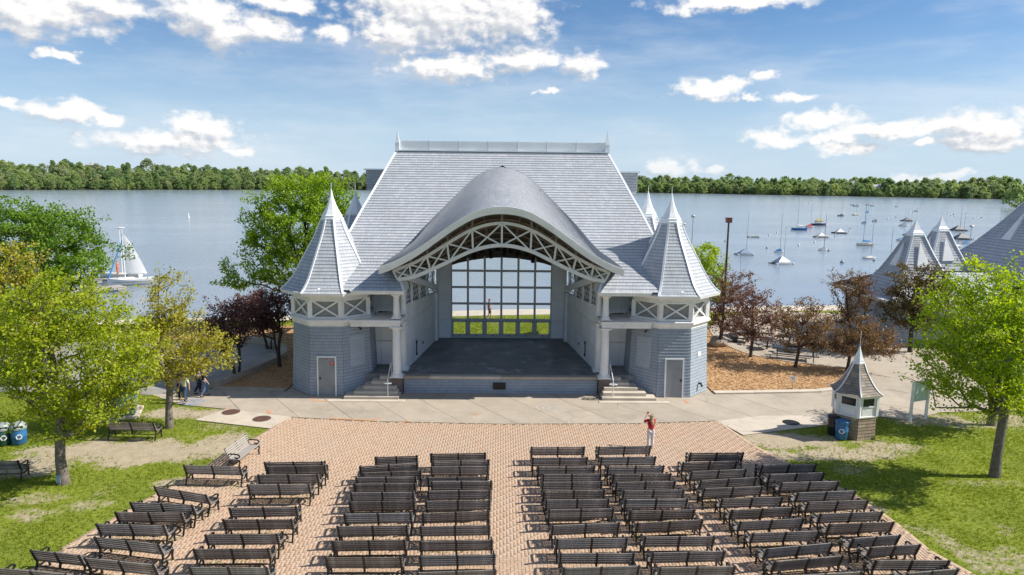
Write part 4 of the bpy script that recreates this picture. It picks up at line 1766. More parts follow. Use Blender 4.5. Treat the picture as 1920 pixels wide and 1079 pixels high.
    def lat_line(u0, z0, u1, z1, off):
        """clip a lattice strip to the band between wall top and roof"""
        pts = []
        for k in range(25):
            u, z = u0 + (u1 - u0) * k / 24, z0 + (z1 - z0) * k / 24
            f_ = u / L_
            lo, hi = 4.88 - .5 * f_, 7.0 - 1.0 * f_
            if -.2 <= u <= L_ and lo <= z <= hi:
                pts.append(A_ + d * u + nrm * off + Vector((0, 0, z)))
        return (pts[0], pts[-1]) if len(pts) > 1 else None
    for s2, off in ((1, .0), (-1, .03)):
        u = -3.2
        q = MB()
        while u < L_ + 3.2:
            r_ = lat_line(u, 4.3, u + s2 * 1.62, 7.2, off)
            if r_:
                q.beam(r_[0], r_[1], .045, .02, up=nrm)
            u += .36
        q.build('lattice_strips', M['panel'], lat)
    for f_ in (.18, .42, .66, .88):
        q = MB()
        p0 = A_ + d * (L_ * f_) - nrm * .04
        q.box(p0 + Vector((0, 0, 5.65 - .3 * f_)), (.12, .12, 2.1 - .5 * f_), rz=ang)
        q.build('lattice_post', M['panel'], lat)
    # inclined beam under the vault and the soffit beside it
    a, b = Vector((sx * 5.35, 38.0, 6.62)), Vector((sx * 4.50, 46.9, 4.62))
    q = MB()
    q.beam(a, b, .20, .36)
    q.build('inclined_beam', M['panel'], SHELL)
    q = MB()
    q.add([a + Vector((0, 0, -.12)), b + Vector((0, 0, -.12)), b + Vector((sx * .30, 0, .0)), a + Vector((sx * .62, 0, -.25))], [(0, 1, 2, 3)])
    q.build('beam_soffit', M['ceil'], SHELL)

# ---- back wall with the big window
YW = 47.25
bw = link('back_wall', None, SHELL)
for sx in (-1, 1):
    for z0, z1 in ((1.0, 2.32), (2.335, 3.72), (3.735, 6.3)):
        q = MB()
        q.box((sx * 4.05, YW, (z0 + z1) / 2), (1.02, .16, z1 - z0 - .004))
        q.build('wall_panel', M['panel'], bw)
q = MB()
pts_o = [(x, interp([(0, 6.72), (1, 6.68), (2, 6.54), (3, 6.32), (3.6, 6.12)], abs(x))) for x in np.linspace(-3.55, 3.55, 25)]
for (xa, za), (xb, zb) in zip(pts_o[:-1], pts_o[1:]):
    V_ = [(xa, YW - .06, za), (xb, YW - .06, zb), (xb, YW - .06, 8.2), (xa, YW - .06, 8.2), (xa, YW + .1, za), (xb, YW + .1, zb), (xb, YW + .1, 8.2), (xa, YW + .1, 8.2)]
    q.add(V_, [(0, 1, 2, 3), (7, 6, 5, 4), (4, 5, 1, 0)])
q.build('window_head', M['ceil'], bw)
win = link('stage_window', None, SHELL)
xg = np.linspace(-3.52, 3.52, 7)
zg = [1.08, 2.30, 3.46, 4.62, 5.78, 6.75]
FR = M['frame'] = mat('window_frame', (.48, .51, .54), (.42, .45, .48), 2, .5, .05)
for i, x in enumerate(xg):
    q = MB()
    q.box((x, YW, 3.9), (.15, .13, 5.75), bev=.008)
    q.build('mullion', FR, win)
for z in zg[:-1]:
    q = MB()
    q.box((0, YW - .002, z), (7.1, .125, .15 if z > 1.2 else .22), bev=.008)
    q.build('transom', FR, win)
for i in range(6):
    a, b = xg[i], xg[i + 1]
    # opening lights at floor level have their own frame
    for j in range(5):
        z0, z1 = zg[j], zg[j + 1]
        q = MB()
        w_ = b - a - .15
        q.box(((a + b) / 2, YW + .01, (z0 + z1) / 2), (w_ + .04, .008, z1 - z0 - .11))
        q.build('pane', M['glass'], win)
    q = MB()
    for sx in (-1, 1):
        q.box(((a + b) / 2 + sx * (b - a) * .40, YW - .03, 1.72), (.09, .07, 1.05))
    for zz in (1.24, 2.18):
        q.box(((a + b) / 2, YW - .03, zz), (b - a - .16, .07, .09))
    q.build('casement', FR, win)
    q = MB()
    q.box(((a + b) / 2, YW - .09, 1.19), (.09, .06, .06))
    q.build('latch', M['black'], win)

# spotlights hung below the vault
nl = 0
names = ['first', 'second', 'third', 'fourth', 'fifth', 'sixth', 'seventh', 'eighth', 'ninth']
for x in (-1.85, -1.35, -.75, -.25, .18, .62, 1.15, 1.75, 2.05):
    z = interp(CEIL_B, abs(x)) + .25 + (.25 if nl % 2 else 0)
    y = 44.6 - .5 * (nl % 3)
    o = thing('stage_light', 'black stage spotlight hanging above the window, %s from the left' % names[nl], 'spotlight', (x, y, z), 0, 'spotlights under the stage ceiling')
    q = MB()
    q.tube([(x, y, z + .55), (x, y, z + .05)], .02, 6)
    q.build('hanger', M['black'], o)
    q = MB()
    tl = random.uniform(-.25, .25)
    q.tube([(x, y + .05, z + .1), (x + tl * .3, y - .1, z - .12), (x + tl * .6, y - .26, z - .42)], [.09, .125, .13], 10)
    q.build('housing', M['black'], o, smooth_=False)
    q = MB()
    for s_ in (-1, 1):
        q.box((x + s_ * .15, y - .02, z - .02), (.02, .05, .3))
    q.box((x, y - .02, z + .13), (.32, .05, .02))
    q.build('yoke', M['black'], o)
    nl += 1
q = MB()
q.tube([(-2.6, 44.4, 6.95), (0, 44.4, 7.55), (2.6, 44.4, 6.95)], .04, 6)
q.build('light_bar', M['black'], SHELL)


# ------------------------------------------------------------------ benches
ORD = ['first', 'second', 'third', 'fourth', 'fifth', 'sixth', 'seventh', 'eighth', 'ninth', 'tenth', 'eleventh', 'twelfth']
# far edge ends (top of the back) of every bench as seen, column by column from the left
COLS = {
    'leftmost bench column beside the lawn': [(341.7, 873.7, 452.6, 876.7), (287.5, 913.7, 389, 930), (241, 943.4, 364.3, 949.3), (212.7, 961.9, 344, 964), (177.5, 984, 310.7, 987.8),
                           (173.9, 1008.5, 301.5, 1023.3), (155, 1047.5, 292.5, 1061.7), (55.5, 1033, 152, 1044), (-8, 1067, 124, 1079)],
    'second bench column from the left': [(491.8, 868.7, 608, 867), (497.5, 876.6, 611, 874.5), (481, 892, 598.6, 891), (461.3, 910.6, 582.7, 910), (427.6, 954.4, 558.3, 951.8), (414.4, 976, 550.5, 975.7),
               (381.7, 1005, 523.3, 1003.7), (359.7, 1032, 506.7, 1030.5), (350.8, 1065.8, 505, 1066.7)],
    'third bench column from the left': [(702.4, 858.8, 783.3, 856), (673, 876, 784.5, 869.7), (676.5, 888.4, 790.7, 884.7), (666, 897, 781, 895.7), (662, 909, 780, 908.4), (655.7, 925.7, 777, 924.6),
              (652.7, 943, 779, 940.7), (642.6, 965.6, 773.9, 963.8), (629.7, 989, 766.5, 986.9), (620, 1016.9, 761.9, 1014.6), (607.3, 1047.5, 755, 1047.5)],
    'bench column just left of centre aisle': [(806.9, 852.6, 911, 850.8), (810.3, 866.5, 918, 864), (806.9, 876.8, 917, 876), (800, 897, 914.8, 895.3), (807.3, 905, 923.4, 903.8), (801, 922.3, 920, 920.4),
                                         (796.5, 941.4, 920, 939.6), (790.3, 964.5, 918.3, 959.7), (786, 989.2, 920, 986.9), (785.6, 1016.9, 924.5, 1014.6), (784.5, 1044.6, 929.8, 1041.8), (780.3, 1075.7, 931, 1070.6)],
    'bench column just right of centre aisle': [(995, 840, 1097.5, 839.5), (997, 860, 1103, 859.3), (1006.7, 876, 1117, 875.5), (1016.3, 891.3, 1129, 890.3), (1015.3, 906.3, 1130.8, 904.7), (1016.7, 922.5, 1136, 920.5),
                                          (1021, 939, 1144.7, 937.5), (1025, 957.5, 1154.7, 955.3), (1032.5, 987.5, 1164.7, 981.7), (1040.3, 1013.3, 1180, 1010.8), (1048, 1039.5, 1192, 1040), (1053.3, 1067.5, 1202.5, 1063)],
    'third bench column from the right': [(1121, 839.7, 1221.7, 837.5), (1126, 859, 1230.5, 858), (1138, 876, 1246.3, 875), (1149, 891, 1259, 889.7), (1155, 906, 1266.8, 904), (1168, 921.7, 1283.7, 920), (1171.7, 938.3, 1290.3, 937),
               (1181, 960, 1303.3, 957.5), (1193, 982.5, 1319.7, 976.3), (1207.5, 1008.7, 1341.7, 1007.5), (1221, 1038.7, 1361.7, 1035.3), (1235, 1066.7, 1380.8, 1063.7)],
    'second bench column from the right': [(1292.5, 851, 1395.8, 850.3), (1279, 869, 1383.3, 865.8), (1294, 885.8, 1401.7, 881.3), (1311.7, 902.5, 1420.5, 896.7), (1318, 917.5, 1431.7, 913.7), (1352.5, 936.6, 1468.7, 933.8),
                (1371.7, 958, 1487.7, 952.3), (1385, 980, 1509.6, 973.8), (1409, 1001.7, 1538.7, 997), (1436, 1031, 1562.7, 1019.6), (1450, 1055, 1584, 1043.3), (1476, 1082, 1620, 1073.8)],
    'rightmost bench column beside the lawn': [(1426.7, 873.7, 1532.5, 871.7), (1440.8, 891.3, 1547.5, 887.5), (1463, 906.3, 1575, 904), (1495, 925.8, 1605, 921.6), (1513, 943, 1630, 939.3), (1535.6, 965.4, 1657.5, 961),
                            (1553, 984.5, 1678.3, 980.4), (1597, 1011.7, 1690, 1004.4), (1630, 1028.3, 1728.3, 1022.5), (1638.7, 1052.3, 1783.5, 1052.7), (1693, 1077, 1805, 1067.5)],
}
BACK_Z, BACK_Y = .86, -.30


def bench_meshes(L, slat, nb=5, ns=6):
    """parts of one bench; x along, +y is where one faces, origin on the ground under the seat"""
    out = []

    def slat_mesh(w, h):
        q = MB()
        q.box((0, 0, 0), (L, h, w), bev=.006)
        return q.mesh('slat', slat)
    bs, ss = slat_mesh(.068, .03), slat_mesh(.03, .068)
    for k in range(nb):
        f = k / (nb - 1)
        out.append(('back_slat', bs, (0, -.145 - .145 * f, .47 + .355 * f), (R(22), 0, 0)))
    for k in range(ns):
        f = k / (ns - 1)
        out.append(('seat_slat', ss, (0, -.12 + .42 * f, .435 - .02 * math.sin(f * 3.14) + .012 * f), (R(2), 0, 0)))
    q = MB()
    w = .05

    def bar(pts, r_=.022):
        P = [Vector((0, a, b)) for a, b in pts]
        for a, b in zip(P[:-1], P[1:]):
            d = (b - a).normalized() * .008
            q.beam(a - d, b + d, w, r_ * 2, up=(1, 0, 0) if False else (0, 0, 1) if abs((b - a).normalized().z) < .9 else (0, 1, 0))
    # back stile running down into the rear leg
    bar([(-.325, .87), (-.25, .68), (-.175, .48), (-.13, .41)], .028)
    bar([(-.13, .41), (-.16, .27), (-.22, .13), (-.27, .0)], .024)
    # seat rail and front leg
    bar([(-.14, .40), (.10, .385), (.30, .41)], .022)
    bar([(.29, .41), (.31, .30), (.27, .16), (.30, .0)], .024)
    # scroll brace
    bar([(-.14, .30), (0, .22), (.12, .24), (.26, .34)], .016)
    # arm: rises from the back, curls over and down to the seat
    c = [(.18 + .13 * math.cos(a_), .57 + .085 * math.sin(a_)) for a_ in np.linspace(1.9, -2.3, 12)]
    bar([(-.225, .62), (-.10, .655)] + c, .019)
    bar([(.17, .50), (.22, .43)], .018)
    e = q.mesh('end_frame', M['iron'])
    out.append(('end_frame', e, (-L / 2 + .06, 0, 0), (0, 0, 0)))
    out.append(('end_frame', e, (L / 2 - .06, 0, 0), (0, 0, 0)))
    q = MB()
    w = .06
    bar([(-.318, .86), (-.25, .68), (-.175, .48), (-.13, .41)], .024)
    bar([(-.15, .40), (.10, .385), (.29, .41)], .02)
    bar([(-.15, .44), (-.18, .30)], .024)
    out.append(('centre_support', q.mesh('centre_support', M['iron']), (0, 0, 0), (0, 0, 0)))
    q = MB()
    q.box((0, 0, 0), (L - .12, .025, .03))
    out.append(('stretcher', q.mesh('stretcher', M['iron']), (0, -.165, .26), (0, 0, 0)))
    return out


BENCH_KIND = {}


def bench(px, label, group='slatted benches on the brick plaza', slat='bench', flip=False, length=None):
    a, b = gz(px[0], px[1], BACK_Z), gz(px[2], px[3], BACK_Z)
    d = b - a
    ang = math.atan2(d.y, d.x)
    L = d.length
    key = (round((length or (2.33 if L > 2.05 else 1.76)), 2), slat)
    if key not in BENCH_KIND:
        BENCH_KIND[key] = bench_meshes(key[0], M[slat])
    mid = (a + b) / 2
    if flip:
        ang += math.pi
    off = Vector((-math.sin(ang), math.cos(ang), 0)) * (-BACK_Y)
    o = thing('slatted_bench', label, 'bench', (mid.x + off.x, mid.y + off.y, .033), ang, group)
    for nm, me, loc, rot in BENCH_KIND[key]:
        p = link(nm, me, o, loc)
        p.rotation_euler = rot
    return o


BENCHES = []
for cname, lst in COLS.items():
    for i, px in enumerate(lst):
        short = math.dist(gz(px[0], px[1], BACK_Z), gz(px[2], px[3], BACK_Z)) < 2.05
        BENCHES.append(bench(px, 'dark %sslatted bench, %s from the stage in the %s' % ('short ' if short else '', ORD[i], cname), slat=random.choice(('bench', 'bench', 'bench2', 'bench3'))))
b_ = bench((196, 792.8, 290.4, 795.4), 'dark slatted bench on the left lawn beside the yellow green tree', 'benches on the lawn', length=2.33)
b_ = bench((430, 838.5, 453.5, 821.7), 'pale sunlit bench at the left brick edge facing across the plaza', 'benches on the lawn', 'benchpale', flip=True, length=1.76)
b_ = bench((-62, 868, 17, 866), 'dark bench on the lawn cut by the left picture edge', 'benches on the lawn', length=2.33)


# ------------------------------------------------------------------ ticket kiosk
def kiosk():
    c = gz(1612, 826)
    c = Vector((c.x + .12, c.y + .95, 0))
    o = thing('ticket_kiosk', 'small hexagonal kiosk with brown shingles and pointed roof', 'kiosk', c)
    n = 6
    ph = R(-76)

    def cor(r_, z, k):
        a = ph + (k + .5) * 2 * math.pi / n
        return c + Vector((r_ * math.cos(a), r_ * math.sin(a), z))
    q = MB()
    for k in range(n):
        def P(s_, t_, k=k):
            r_ = 1.02 - .03 * t_
            return cor(r_, 1.10 * t_, k - 1).lerp(cor(r_, 1.10 * t_, k), s_)
        shingle_surface(q, P, 7, [0, .5, 1], .018)
    q.build('shingle_base', M['brownsh'], o)
    q = MB()
    q.lathe([(1.02, 1.06), (1.05, 1.09), (1.05, 1.14), (.98, 1.16)], n, c, ph=ph + math.pi / n)
    q.build('sill_band', M['white'], o)
    q = MB()
    q.lathe([(.90, 1.1), (.90, 2.1)], n, c, ph=ph + math.pi / n)
    q.build('inner_wall', M['white'], o)
    for k in range(n):
        a, b = cor(.985, 0, k - 1), cor(.985, 0, k)
        mid, d = (a + b) / 2, (b - a).normalized()
        rz = math.atan2(d.y, d.x)
        w = (b - a).length
        nrm = Vector((d.y, -d.x, 0))
        q = MB()
        q.box(a + Vector((0, 0, 1.6)), (.13, .13, .98), rz=rz + math.pi / n, bev=.01)
        q.build('corner_post', M['white'], o)
        q = MB()
        q.box(mid - nrm * .03 + Vector((0, 0, 1.36)), (w - .14, .04, .46), rz=rz)
        q.box(mid + nrm * .0 + Vector((0, 0, 1.345)), (w - .34, .03, .34), rz=rz)
        q.build('lower_panel', M['white'], o)
        fr = MB()
        for zz in (1.60, 2.04):
            fr.box(mid + Vector((0, 0, zz)), (w - .14, .07, .06), rz=rz)
        for s_ in (-1, 1):
            fr.box(mid + d * s_ * (w / 2 - .13) + Vector((0, 0, 1.82)), (.07, .065, .40), rz=rz)
        wf = fr.build('window_frame', M['white'], o)
        q = MB()
        q.box(mid - nrm * .035 + Vector((0, 0, 1.82)), (w - .3, .02, .40), rz=rz)
        q.build('pane', M['glassdark'], wf)
    q = MB()
    q.lathe([(1.0, 2.02), (1.12, 2.09), (1.18, 2.10), (1.20, 2.16), (1.0, 2.17)], n, c, ph=ph + math.pi / n)
    q.build('eave', M['white'], o)
    prof = [(0, 2.16, 1.22), (.10, 2.25, 1.04), (.25, 2.45, .83), (.45, 2.78, .61), (.7, 3.15, .41), (1.0, 3.56, .25)]
    q = MB()
    for k in range(n):
        def P(s_, t_, k=k):
            z = interp([(a, b) for a, b, _ in prof], t_)
            r_ = interp([(a, d_) for a, _, d_ in prof], t_)
            return cor(r_, z, k - 1).lerp(cor(r_, z, k), s_)
        shingle_surface(q, P, 13, [0, .5, 1], .018)
    rf = q.build('roof', M['browngray'], o)
    for k in range(n):
        q = MB()
        pts = []
        for i in range(11):
            t_ = i / 10
            pts.append(cor(interp([(a, d_) for a, _, d_ in prof], t_) + .015, interp([(a, b) for a, b, _ in prof], t_) + .02, k))
        for a, b in zip(pts[:-1], pts[1:]):
            q.beam(a, b, .06, .03, up=Vector((a.x - c.x, a.y - c.y, 0)))
        q.build('hip_cap', M['metalwhite'], rf)
    q = MB()
    q.lathe([(.28, 3.50), (.285, 3.58), (.24, 3.61), (.25, 3.65), (.17, 3.86), (.09, 4.10), (.03, 4.32), (.012, 4.36), (.010, 5.1)], n, c, ph=ph + math.pi / n)
    q.build('finial', M['metalwhite'], rf)


kiosk()


def recycle_mark(parent, c, r_, nrm, m):
    """three chasing arrows on the side of a bin"""
    d = Vector((-nrm.y, nrm.x, 0))
    q = MB()
    for k in range(3):
        a0 = k * 2 * math.pi / 3 + .5
        pts = [c + d * (r_ * math.cos(a_)) + Vector((0, 0, r_ * math.sin(a_))) for a_ in np.linspace(a0, a0 + 1.5, 5)]
        for a, b in zip(pts[:-1], pts[1:]):
            q.beam(a, b, .012, r_ * .42, up=nrm.cross(b - a))
        e = pts[-1]
        t_ = (pts[-1] - pts[-2]).normalized()
        s_ = t_.cross(nrm).normalized()
        q.add([e + s_ * r_ * .4 + nrm * .006, e - s_ * r_ * .4 + nrm * .006, e + t_ * r_ * .5 + nrm * .006], [(0, 1, 2), (2, 1, 0)])
    q.build('recycling_mark', m, parent)


def barrel(px, name, label, body, lid, mark=True, r_=.30, h=.86, dome=.30, group=None):
    p = gz(*px)
    o = thing(name, label, 'bin', (p.x, p.y, .03), 0, group)
    q = MB()
    q.lathe([(r_ * .88, .03), (r_ * .92, .05), (r_, h * .5), (r_ * 1.03, h * .52), (r_ * 1.0, h * .55), (r_ * 1.02, h)], 24, (p.x, p.y, 0))
    q.build('barrel', M[body], o, angle=30)
    q = MB()
    q.lathe([(r_ * 1.08, h - .02), (r_ * 1.09, h + .06), (r_ * 1.03, h + .09), (r_ * .97, h + dome * .6), (r_ * .70, h + dome), (r_ * .2, h + dome * 1.08)], 24, (p.x, p.y, 0))
    ld = q.build('lid', M[lid], o, angle=30)
    q = MB()
    v = (Vector((0, 0, 0)) - Vector((p.x, p.y, 0))).normalized()
    q.box(Vector((p.x, p.y, h + dome * .42)) + v * r_ * .95, (r_ * 1.0, .04, dome * .35), rz=math.atan2(v.x, -v.y))
    q.build('flap', M['black'], ld)
    if mark:
        recycle_mark(o, Vector((p.x, p.y, h * .55)) + v * (r_ * 1.06), .10, v, M['white'])
    return o


barrel((1577, 823), 'recycling_bin', 'blue recycling barrel with white arrows leaning close to the kiosk', 'bluebin', 'bluebin', True, .29, .84, .10)
barrel((1562, 815), 'trash_bin', 'black trash barrel behind the blue one at the kiosk', 'black', 'iron', False, .29, .86, .12)
barrel((37, 832), 'recycling_bin', 'blue recycling barrel with grey lid on the left lawn', 'bluebin', 'greybin', True, .31, .74, .26)
barrel((8, 834), 'trash_bin', 'dark green barrel with grey lid at the left picture edge', 'greenbin', 'greybin', True, .31, .74, .26)


# ------------------------------------------------------------------ signs, boxes, rocks
def notice_board():
    a, b = gz(1706, 792), gz(1735, 787)
    a, b = Vector((a.x, a.y, 0)), Vector((b.x, b.y, 0))
    mid, d = (a + b) / 2, (b - a).normalized()
    rz = math.atan2(d.y, d.x)
    o = thing('notice_board', 'pale green notice board on two white posts right of the kiosk', 'sign', mid, 0)
    for p in (a, b):
        q = MB()
        q.box(p + Vector((0, 0, 1.05)), (.11, .11, 2.1), rz=rz, bev=.008)
        q.build('post', M['white'], o)
    q = MB()
    q.box(mid + Vector((0, 0, 1.58)), ((b - a).length - .06, .06, 1.02), rz=rz, bev=.008)
    q.build('board', M['signpale'], o)
    q = MB()
    q.box(mid + Vector((0, 0, 2.11)), ((b - a).length + .04, .08, .05), rz=rz)
    q.build('cap_rail', M['white'], o)


notice_board()


def small_sign():
    p = gz(1485, 732)
    o = thing('small_sign', 'small white sign on a thin stake in the wood chips', 'sign', p)
    q = MB()
    q.box((p.x, p.y, .42), (.035, .02, .84))
    q.build('stake', M['polegrey'], o)
    q = MB()
    q.box((p.x, p.y - .02, .72), (.27, .012, .30))
    pl = q.build('plate', M['white'], o)
    q = MB()
    for k in range(4):
        q.box((p.x, p.y - .029, .80 - k * .05), (.19 - .03 * (k % 2), .004, .014))
    q.build('lettering', M['iron'], pl)


small_sign()


def utility_box():
    p = gz(200, 790)
    c = Vector((p.x - .1, p.y + .8, 0))
    o = thing('utility_cabinet', 'green metal utility cabinet on a concrete pad under the left trees', 'cabinet', c)
    q = MB()
    q.box(c + Vector((0, 0, .06)), (2.5, 1.8, .14), rz=.35, bev=.02)
    q.build('pad', M['concrete2'], o)
    q = MB()
    q.box(c + Vector((0, 0, .80)), (2.1, 1.35, 1.35), rz=.35, bev=.03)
    q.build('cabinet_body', M['utility'], o)
    q = MB()
    q.box(c + Vector((0, 0, 1.51)), (2.22, 1.47, .08), rz=.35, bev=.02)
    q.build('cabinet_lid', M['utility'], o)
    Mz = Matrix.Rotation(.35, 4, 'Z')
    for s_ in (-1, 1):
        q = MB()
        q.box(c + Mz @ Vector((s_ * .5, -.69, .78)), (.94, .03, 1.2), rz=.35, bev=.01)
        dr = q.build('cabinet_door', M['utility'], o)
        q = MB()
        q.box(c + Mz @ Vector((s_ * .12, -.72, .85)), (.05, .04, .2), rz=.35)
        q.build('handle', M['iron'], dr)


utility_box()


def boulder(px, r_, label, seed, squash=.7):
    p = gz(*px)
    bm = bmesh.new()
    bmesh.ops.create_icosphere(bm, subdivisions=3, radius=1)
    rg = random.Random(seed)
    ks = [(Vector((rg.gauss(0, 1), rg.gauss(0, 1), rg.gauss(0, 1))).normalized(), rg.uniform(.65, .95)) for _ in range(11)]
    for v in bm.verts:
        d = v.co.normalized()
        h = 1.0
        for n_, c_ in ks:
            dt = d.dot(n_)
            if dt > 0:
                h = min(h, c_ / dt)
        v.co = d * h
        v.co.x *= r_ * 1.2
        v.co.y *= r_
        v.co.z *= r_ * squash
    me = bpy.data.meshes.new('boulder')
    bm.to_mesh(me)
    bm.free()
    me.materials.append(M['boulder'])
    return tag(link('boulder', me, None, (p.x, p.y, r_ * squash * .55), rg.uniform(0, 6)), label, 'boulder')


boulder((251, 774), .38, 'pale boulder on the grass beside the green cabinet', 1)
boulder((1344, 650), .75, 'brown boulder in the wood chips beside the right tower', 2)
boulder((1486, 660), .62, 'pale boulder on the patio behind the long picnic table', 3, .9)


def picnic_table(px, rz, label, L=1.85, pedestal=False):
    p = gz(*px)
    c = Vector((p.x, p.y, .03))
    o = thing('picnic_table', label, 'picnic table', c, rz, 'dark picnic tables on the patio')
    if pedestal:
        q = MB()
        q.lathe([(.62, .72), (.64, .745), (.62, .77)], 20)
        q.build('table_top', M['picnic'], o, local=True)
        q = MB()
        q.tube([(0, 0, 0), (0, 0, .73)], .06, 10)
        q.build('pedestal', M['picnic'], o, local=True)
        for k in range(4):
            a_ = k * math.pi / 2 + .4
            q = MB()
            q.lathe([(.21, .43), (.22, .455), (.2, .475)], 14, (math.cos(a_) * .98, math.sin(a_) * .98, 0))
            q.build('seat', M['picnic'], o, local=True)
            q = MB()
            q.tube([(math.cos(a_) * .05, math.sin(a_) * .05, .2), (math.cos(a_) * .8, math.sin(a_) * .8, .2), (math.cos(a_) * .98, math.sin(a_) * .98, .26), (math.cos(a_) * .98, math.sin(a_) * .98, .44)], .028, 6)
            q.build('seat_arm', M['picnic'], o, local=True)
        return o
    for k in range(5):
        q = MB()
        q.box((0, -.30 + .15 * k, .74), (L, .135, .04), bev=.008)
        q.build('top_plank', M['picnic'], o, local=True)
    for s_ in (-1, 1):
        for k in range(2):
            q = MB()
            q.box((0, s_ * (.68 + .14 * k), .44), (L, .125, .04), bev=.008)
            q.build('seat_plank', M['picnic'], o, local=True)
        q = MB()
        x = s_ * (L / 2 - .35)
        q.tube([(x, -.82, .02), (x, -.35, .72)], .03, 6)
        q.tube([(x, .82, .02), (x, .35, .72)], .03, 6)
        q.tube([(x, -.82, .40), (x, .82, .40)], .028, 6)
        q.tube([(x, -.36, .70), (x, .36, .70)], .028, 6)
        q.build('leg_frame', M['picnic'], o, local=True)
    return o


picnic_table((1490, 674), R(-22), 'long dark picnic table nearest the ticket kiosk', 3.0)
picnic_table((1438, 655), R(10), 'dark round picnic table with seats behind the long one', pedestal=True)
picnic_table((1403, 642), R(40), 'dark round picnic table inside the curved kerb', pedestal=True)
picnic_table((1392, 632), R(100), 'dark picnic table farthest back by the curved kerb', 1.9)
q = MB()
p = gz(1376, 640)
o_ = thing('patio_bench', 'small dark bench at the tip of the curved kerb', 'bench', (p.x, p.y, .03), R(80))
for k in range(3):
    q = MB()
    q.box((0, -.14 + .14 * k, .45), (1.3, .12, .04), bev=.006)
    q.build('seat_plank', M['picnic'], o_, local=True)
for s_ in (-1, 1):
    q = MB()
    q.box((s_ * .5, 0, .21), (.07, .36, .42))
    q.build('leg', M['picnic'], o_, local=True)


def lamp_or_flagpole(x, y, h, label, kind):
    o = thing('lamp_or_flagpole', label, 'lamp post', (x, y, 0))
    q = MB()
    if kind == 'box':
        q.tube([(x, y, 0), (x, y, h - .33)], [.10, .07], 10)
        q.build('pole', M['polebrown'], o)
        q = MB()
        q.box((x, y, h - .17), (.40, .40, .34), bev=.03)
        q.box((x, y, h + .03), (.46, .46, .05), bev=.02)
        q.build('lamp_head', M['lampbrown'], o)
    else:
        q.tube([(x, y, 0), (x, y, h - .15)], [.07, .035], 8)
        q.build('pole', M['polegrey'], o)
        q = MB()
        q.lathe([(.05, h - .16), (.16, h - .1), (.2, h - .02), (.1, h + .08)], 12, (x, y, 0))
        q.build('lamp_head', M['polegrey'], o)


lamp_or_flagpole(17.3, 52.0, 9.35, 'tall brown lamp post with square head right of the bandshell', 'box')
p = gy(1300, 405, 57)
lamp_or_flagpole(p.x, p.y, p.z, 'thin pale lamp post behind the right tower', 'thin')
p = gy(1282, 420, 58)
lamp_or_flagpole(p.x, p.y, p.z, 'thinner pale lamp post half hidden by the right tower', 'thin')
p = gy(1822, 424, 60)
lamp_or_flagpole(p.x, p.y, p.z, 'thin flagpole standing between the far towers and big roof', 'thin')  # a flagpole, drawn with the lamp post parts


# ------------------------------------------------------------------ refectory at right
def steep_tower(parent, cx, cy, ap, ze, za, mats=True, name='tower_roof', n=4, ph=math.pi / 4, flare=1.0, louver=True, rows=26):
    k4 = 1 / math.cos(math.pi / n)
    prof = [(0, ze, ap), (.06, ze + (za - ze) * .045, ap * .86), (.16, ze + (za - ze) * .14, ap * .71), (.35, ze + (za - ze) * .33, ap * .50), (.6, ze + (za - ze) * .56, ap * .31), (1.0, ze + (za - ze) * .80, ap * .135)]

    def cor(r_, z, k):
        a = ph + k * 2 * math.pi / n
        return Vector((cx + r_ * k4 * math.cos(a), cy + r_ * k4 * math.sin(a), z))
    q = MB()
    for k in range(n):
        def P(s_, t_, k=k):
            z = interp([(a, b) for a, b, _ in prof], t_)
            r_ = interp([(a, d_) for a, _, d_ in prof], t_)
            return cor(r_, z, k - 1).lerp(cor(r_, z, k), s_)
        shingle_surface(q, P, rows, [0, .5, 1], .025)
    rf = q.build(name, M['roofsh'], parent)
    for k in range(n):
        q = MB()
        pts = []
        for i in range(13):
            t_ = i / 12
            pts.append(cor(interp([(a, d_) for a, _, d_ in prof], t_) + .02, interp([(a, b) for a, b, _ in prof], t_) + .02, k))
        for a, b in zip(pts[:-1], pts[1:]):
            q.beam(a, b, .16, .06, up=Vector((a.x - cx, a.y - cy, 0)))
        q.build('hip_cap', M['metalwhite'], rf)
    zb = ze + (za - ze) * .78
    rb = ap * .15
    q = MB()
    q.lathe([(rb * k4 * 1.06, zb), (rb * k4 * 1.08, zb + .12), (rb * k4 * .95, zb + .16), (rb * k4 * .97, zb + .24), (rb * k4 * .62, zb + (za - zb) * .35), (rb * k4 * .28, zb + (za - zb) * .7), (.03, za), (.012, za + .1), (.01, za + .9)], n, (cx, cy, 0), ph=ph)
    q.build('finial', M['metalwhite'], rf)
    if louver:
        for ka in (math.pi, -math.pi / 2):
            nrm = Vector((math.cos(ka), math.sin(ka), 0))
            d = Vector((-nrm.y, nrm.x, 0))
            t_ = .42
            z = interp([(a, b) for a, b, _ in prof], t_)
            r_ = interp([(a, d_) for a, _, d_ in prof], t_)
            r2 = interp([(a, d_) for a, _, d_ in prof], .86)
            z2 = interp([(a, b) for a, b, _ in prof], .86)
            c0 = Vector((cx, cy, 0))
            q = MB()
            a = c0 + nrm * (r_ + .12) + d * .5 + Vector((0, 0, z))
            b = c0 + nrm * (r_ + .12) - d * .5 + Vector((0, 0, z))
            t2 = c0 + nrm * (r2 + .16) + Vector((0, 0, z2))
            a2, b2 = a - nrm * .5, b - nrm * .5
            q.add([a, b, t2, a2, b2], [(0, 2, 1), (0, 3, 2), (1, 2, 4), (0, 1, 4, 3)])
            q.build('louver_gable', M['white'], rf)
    return rf


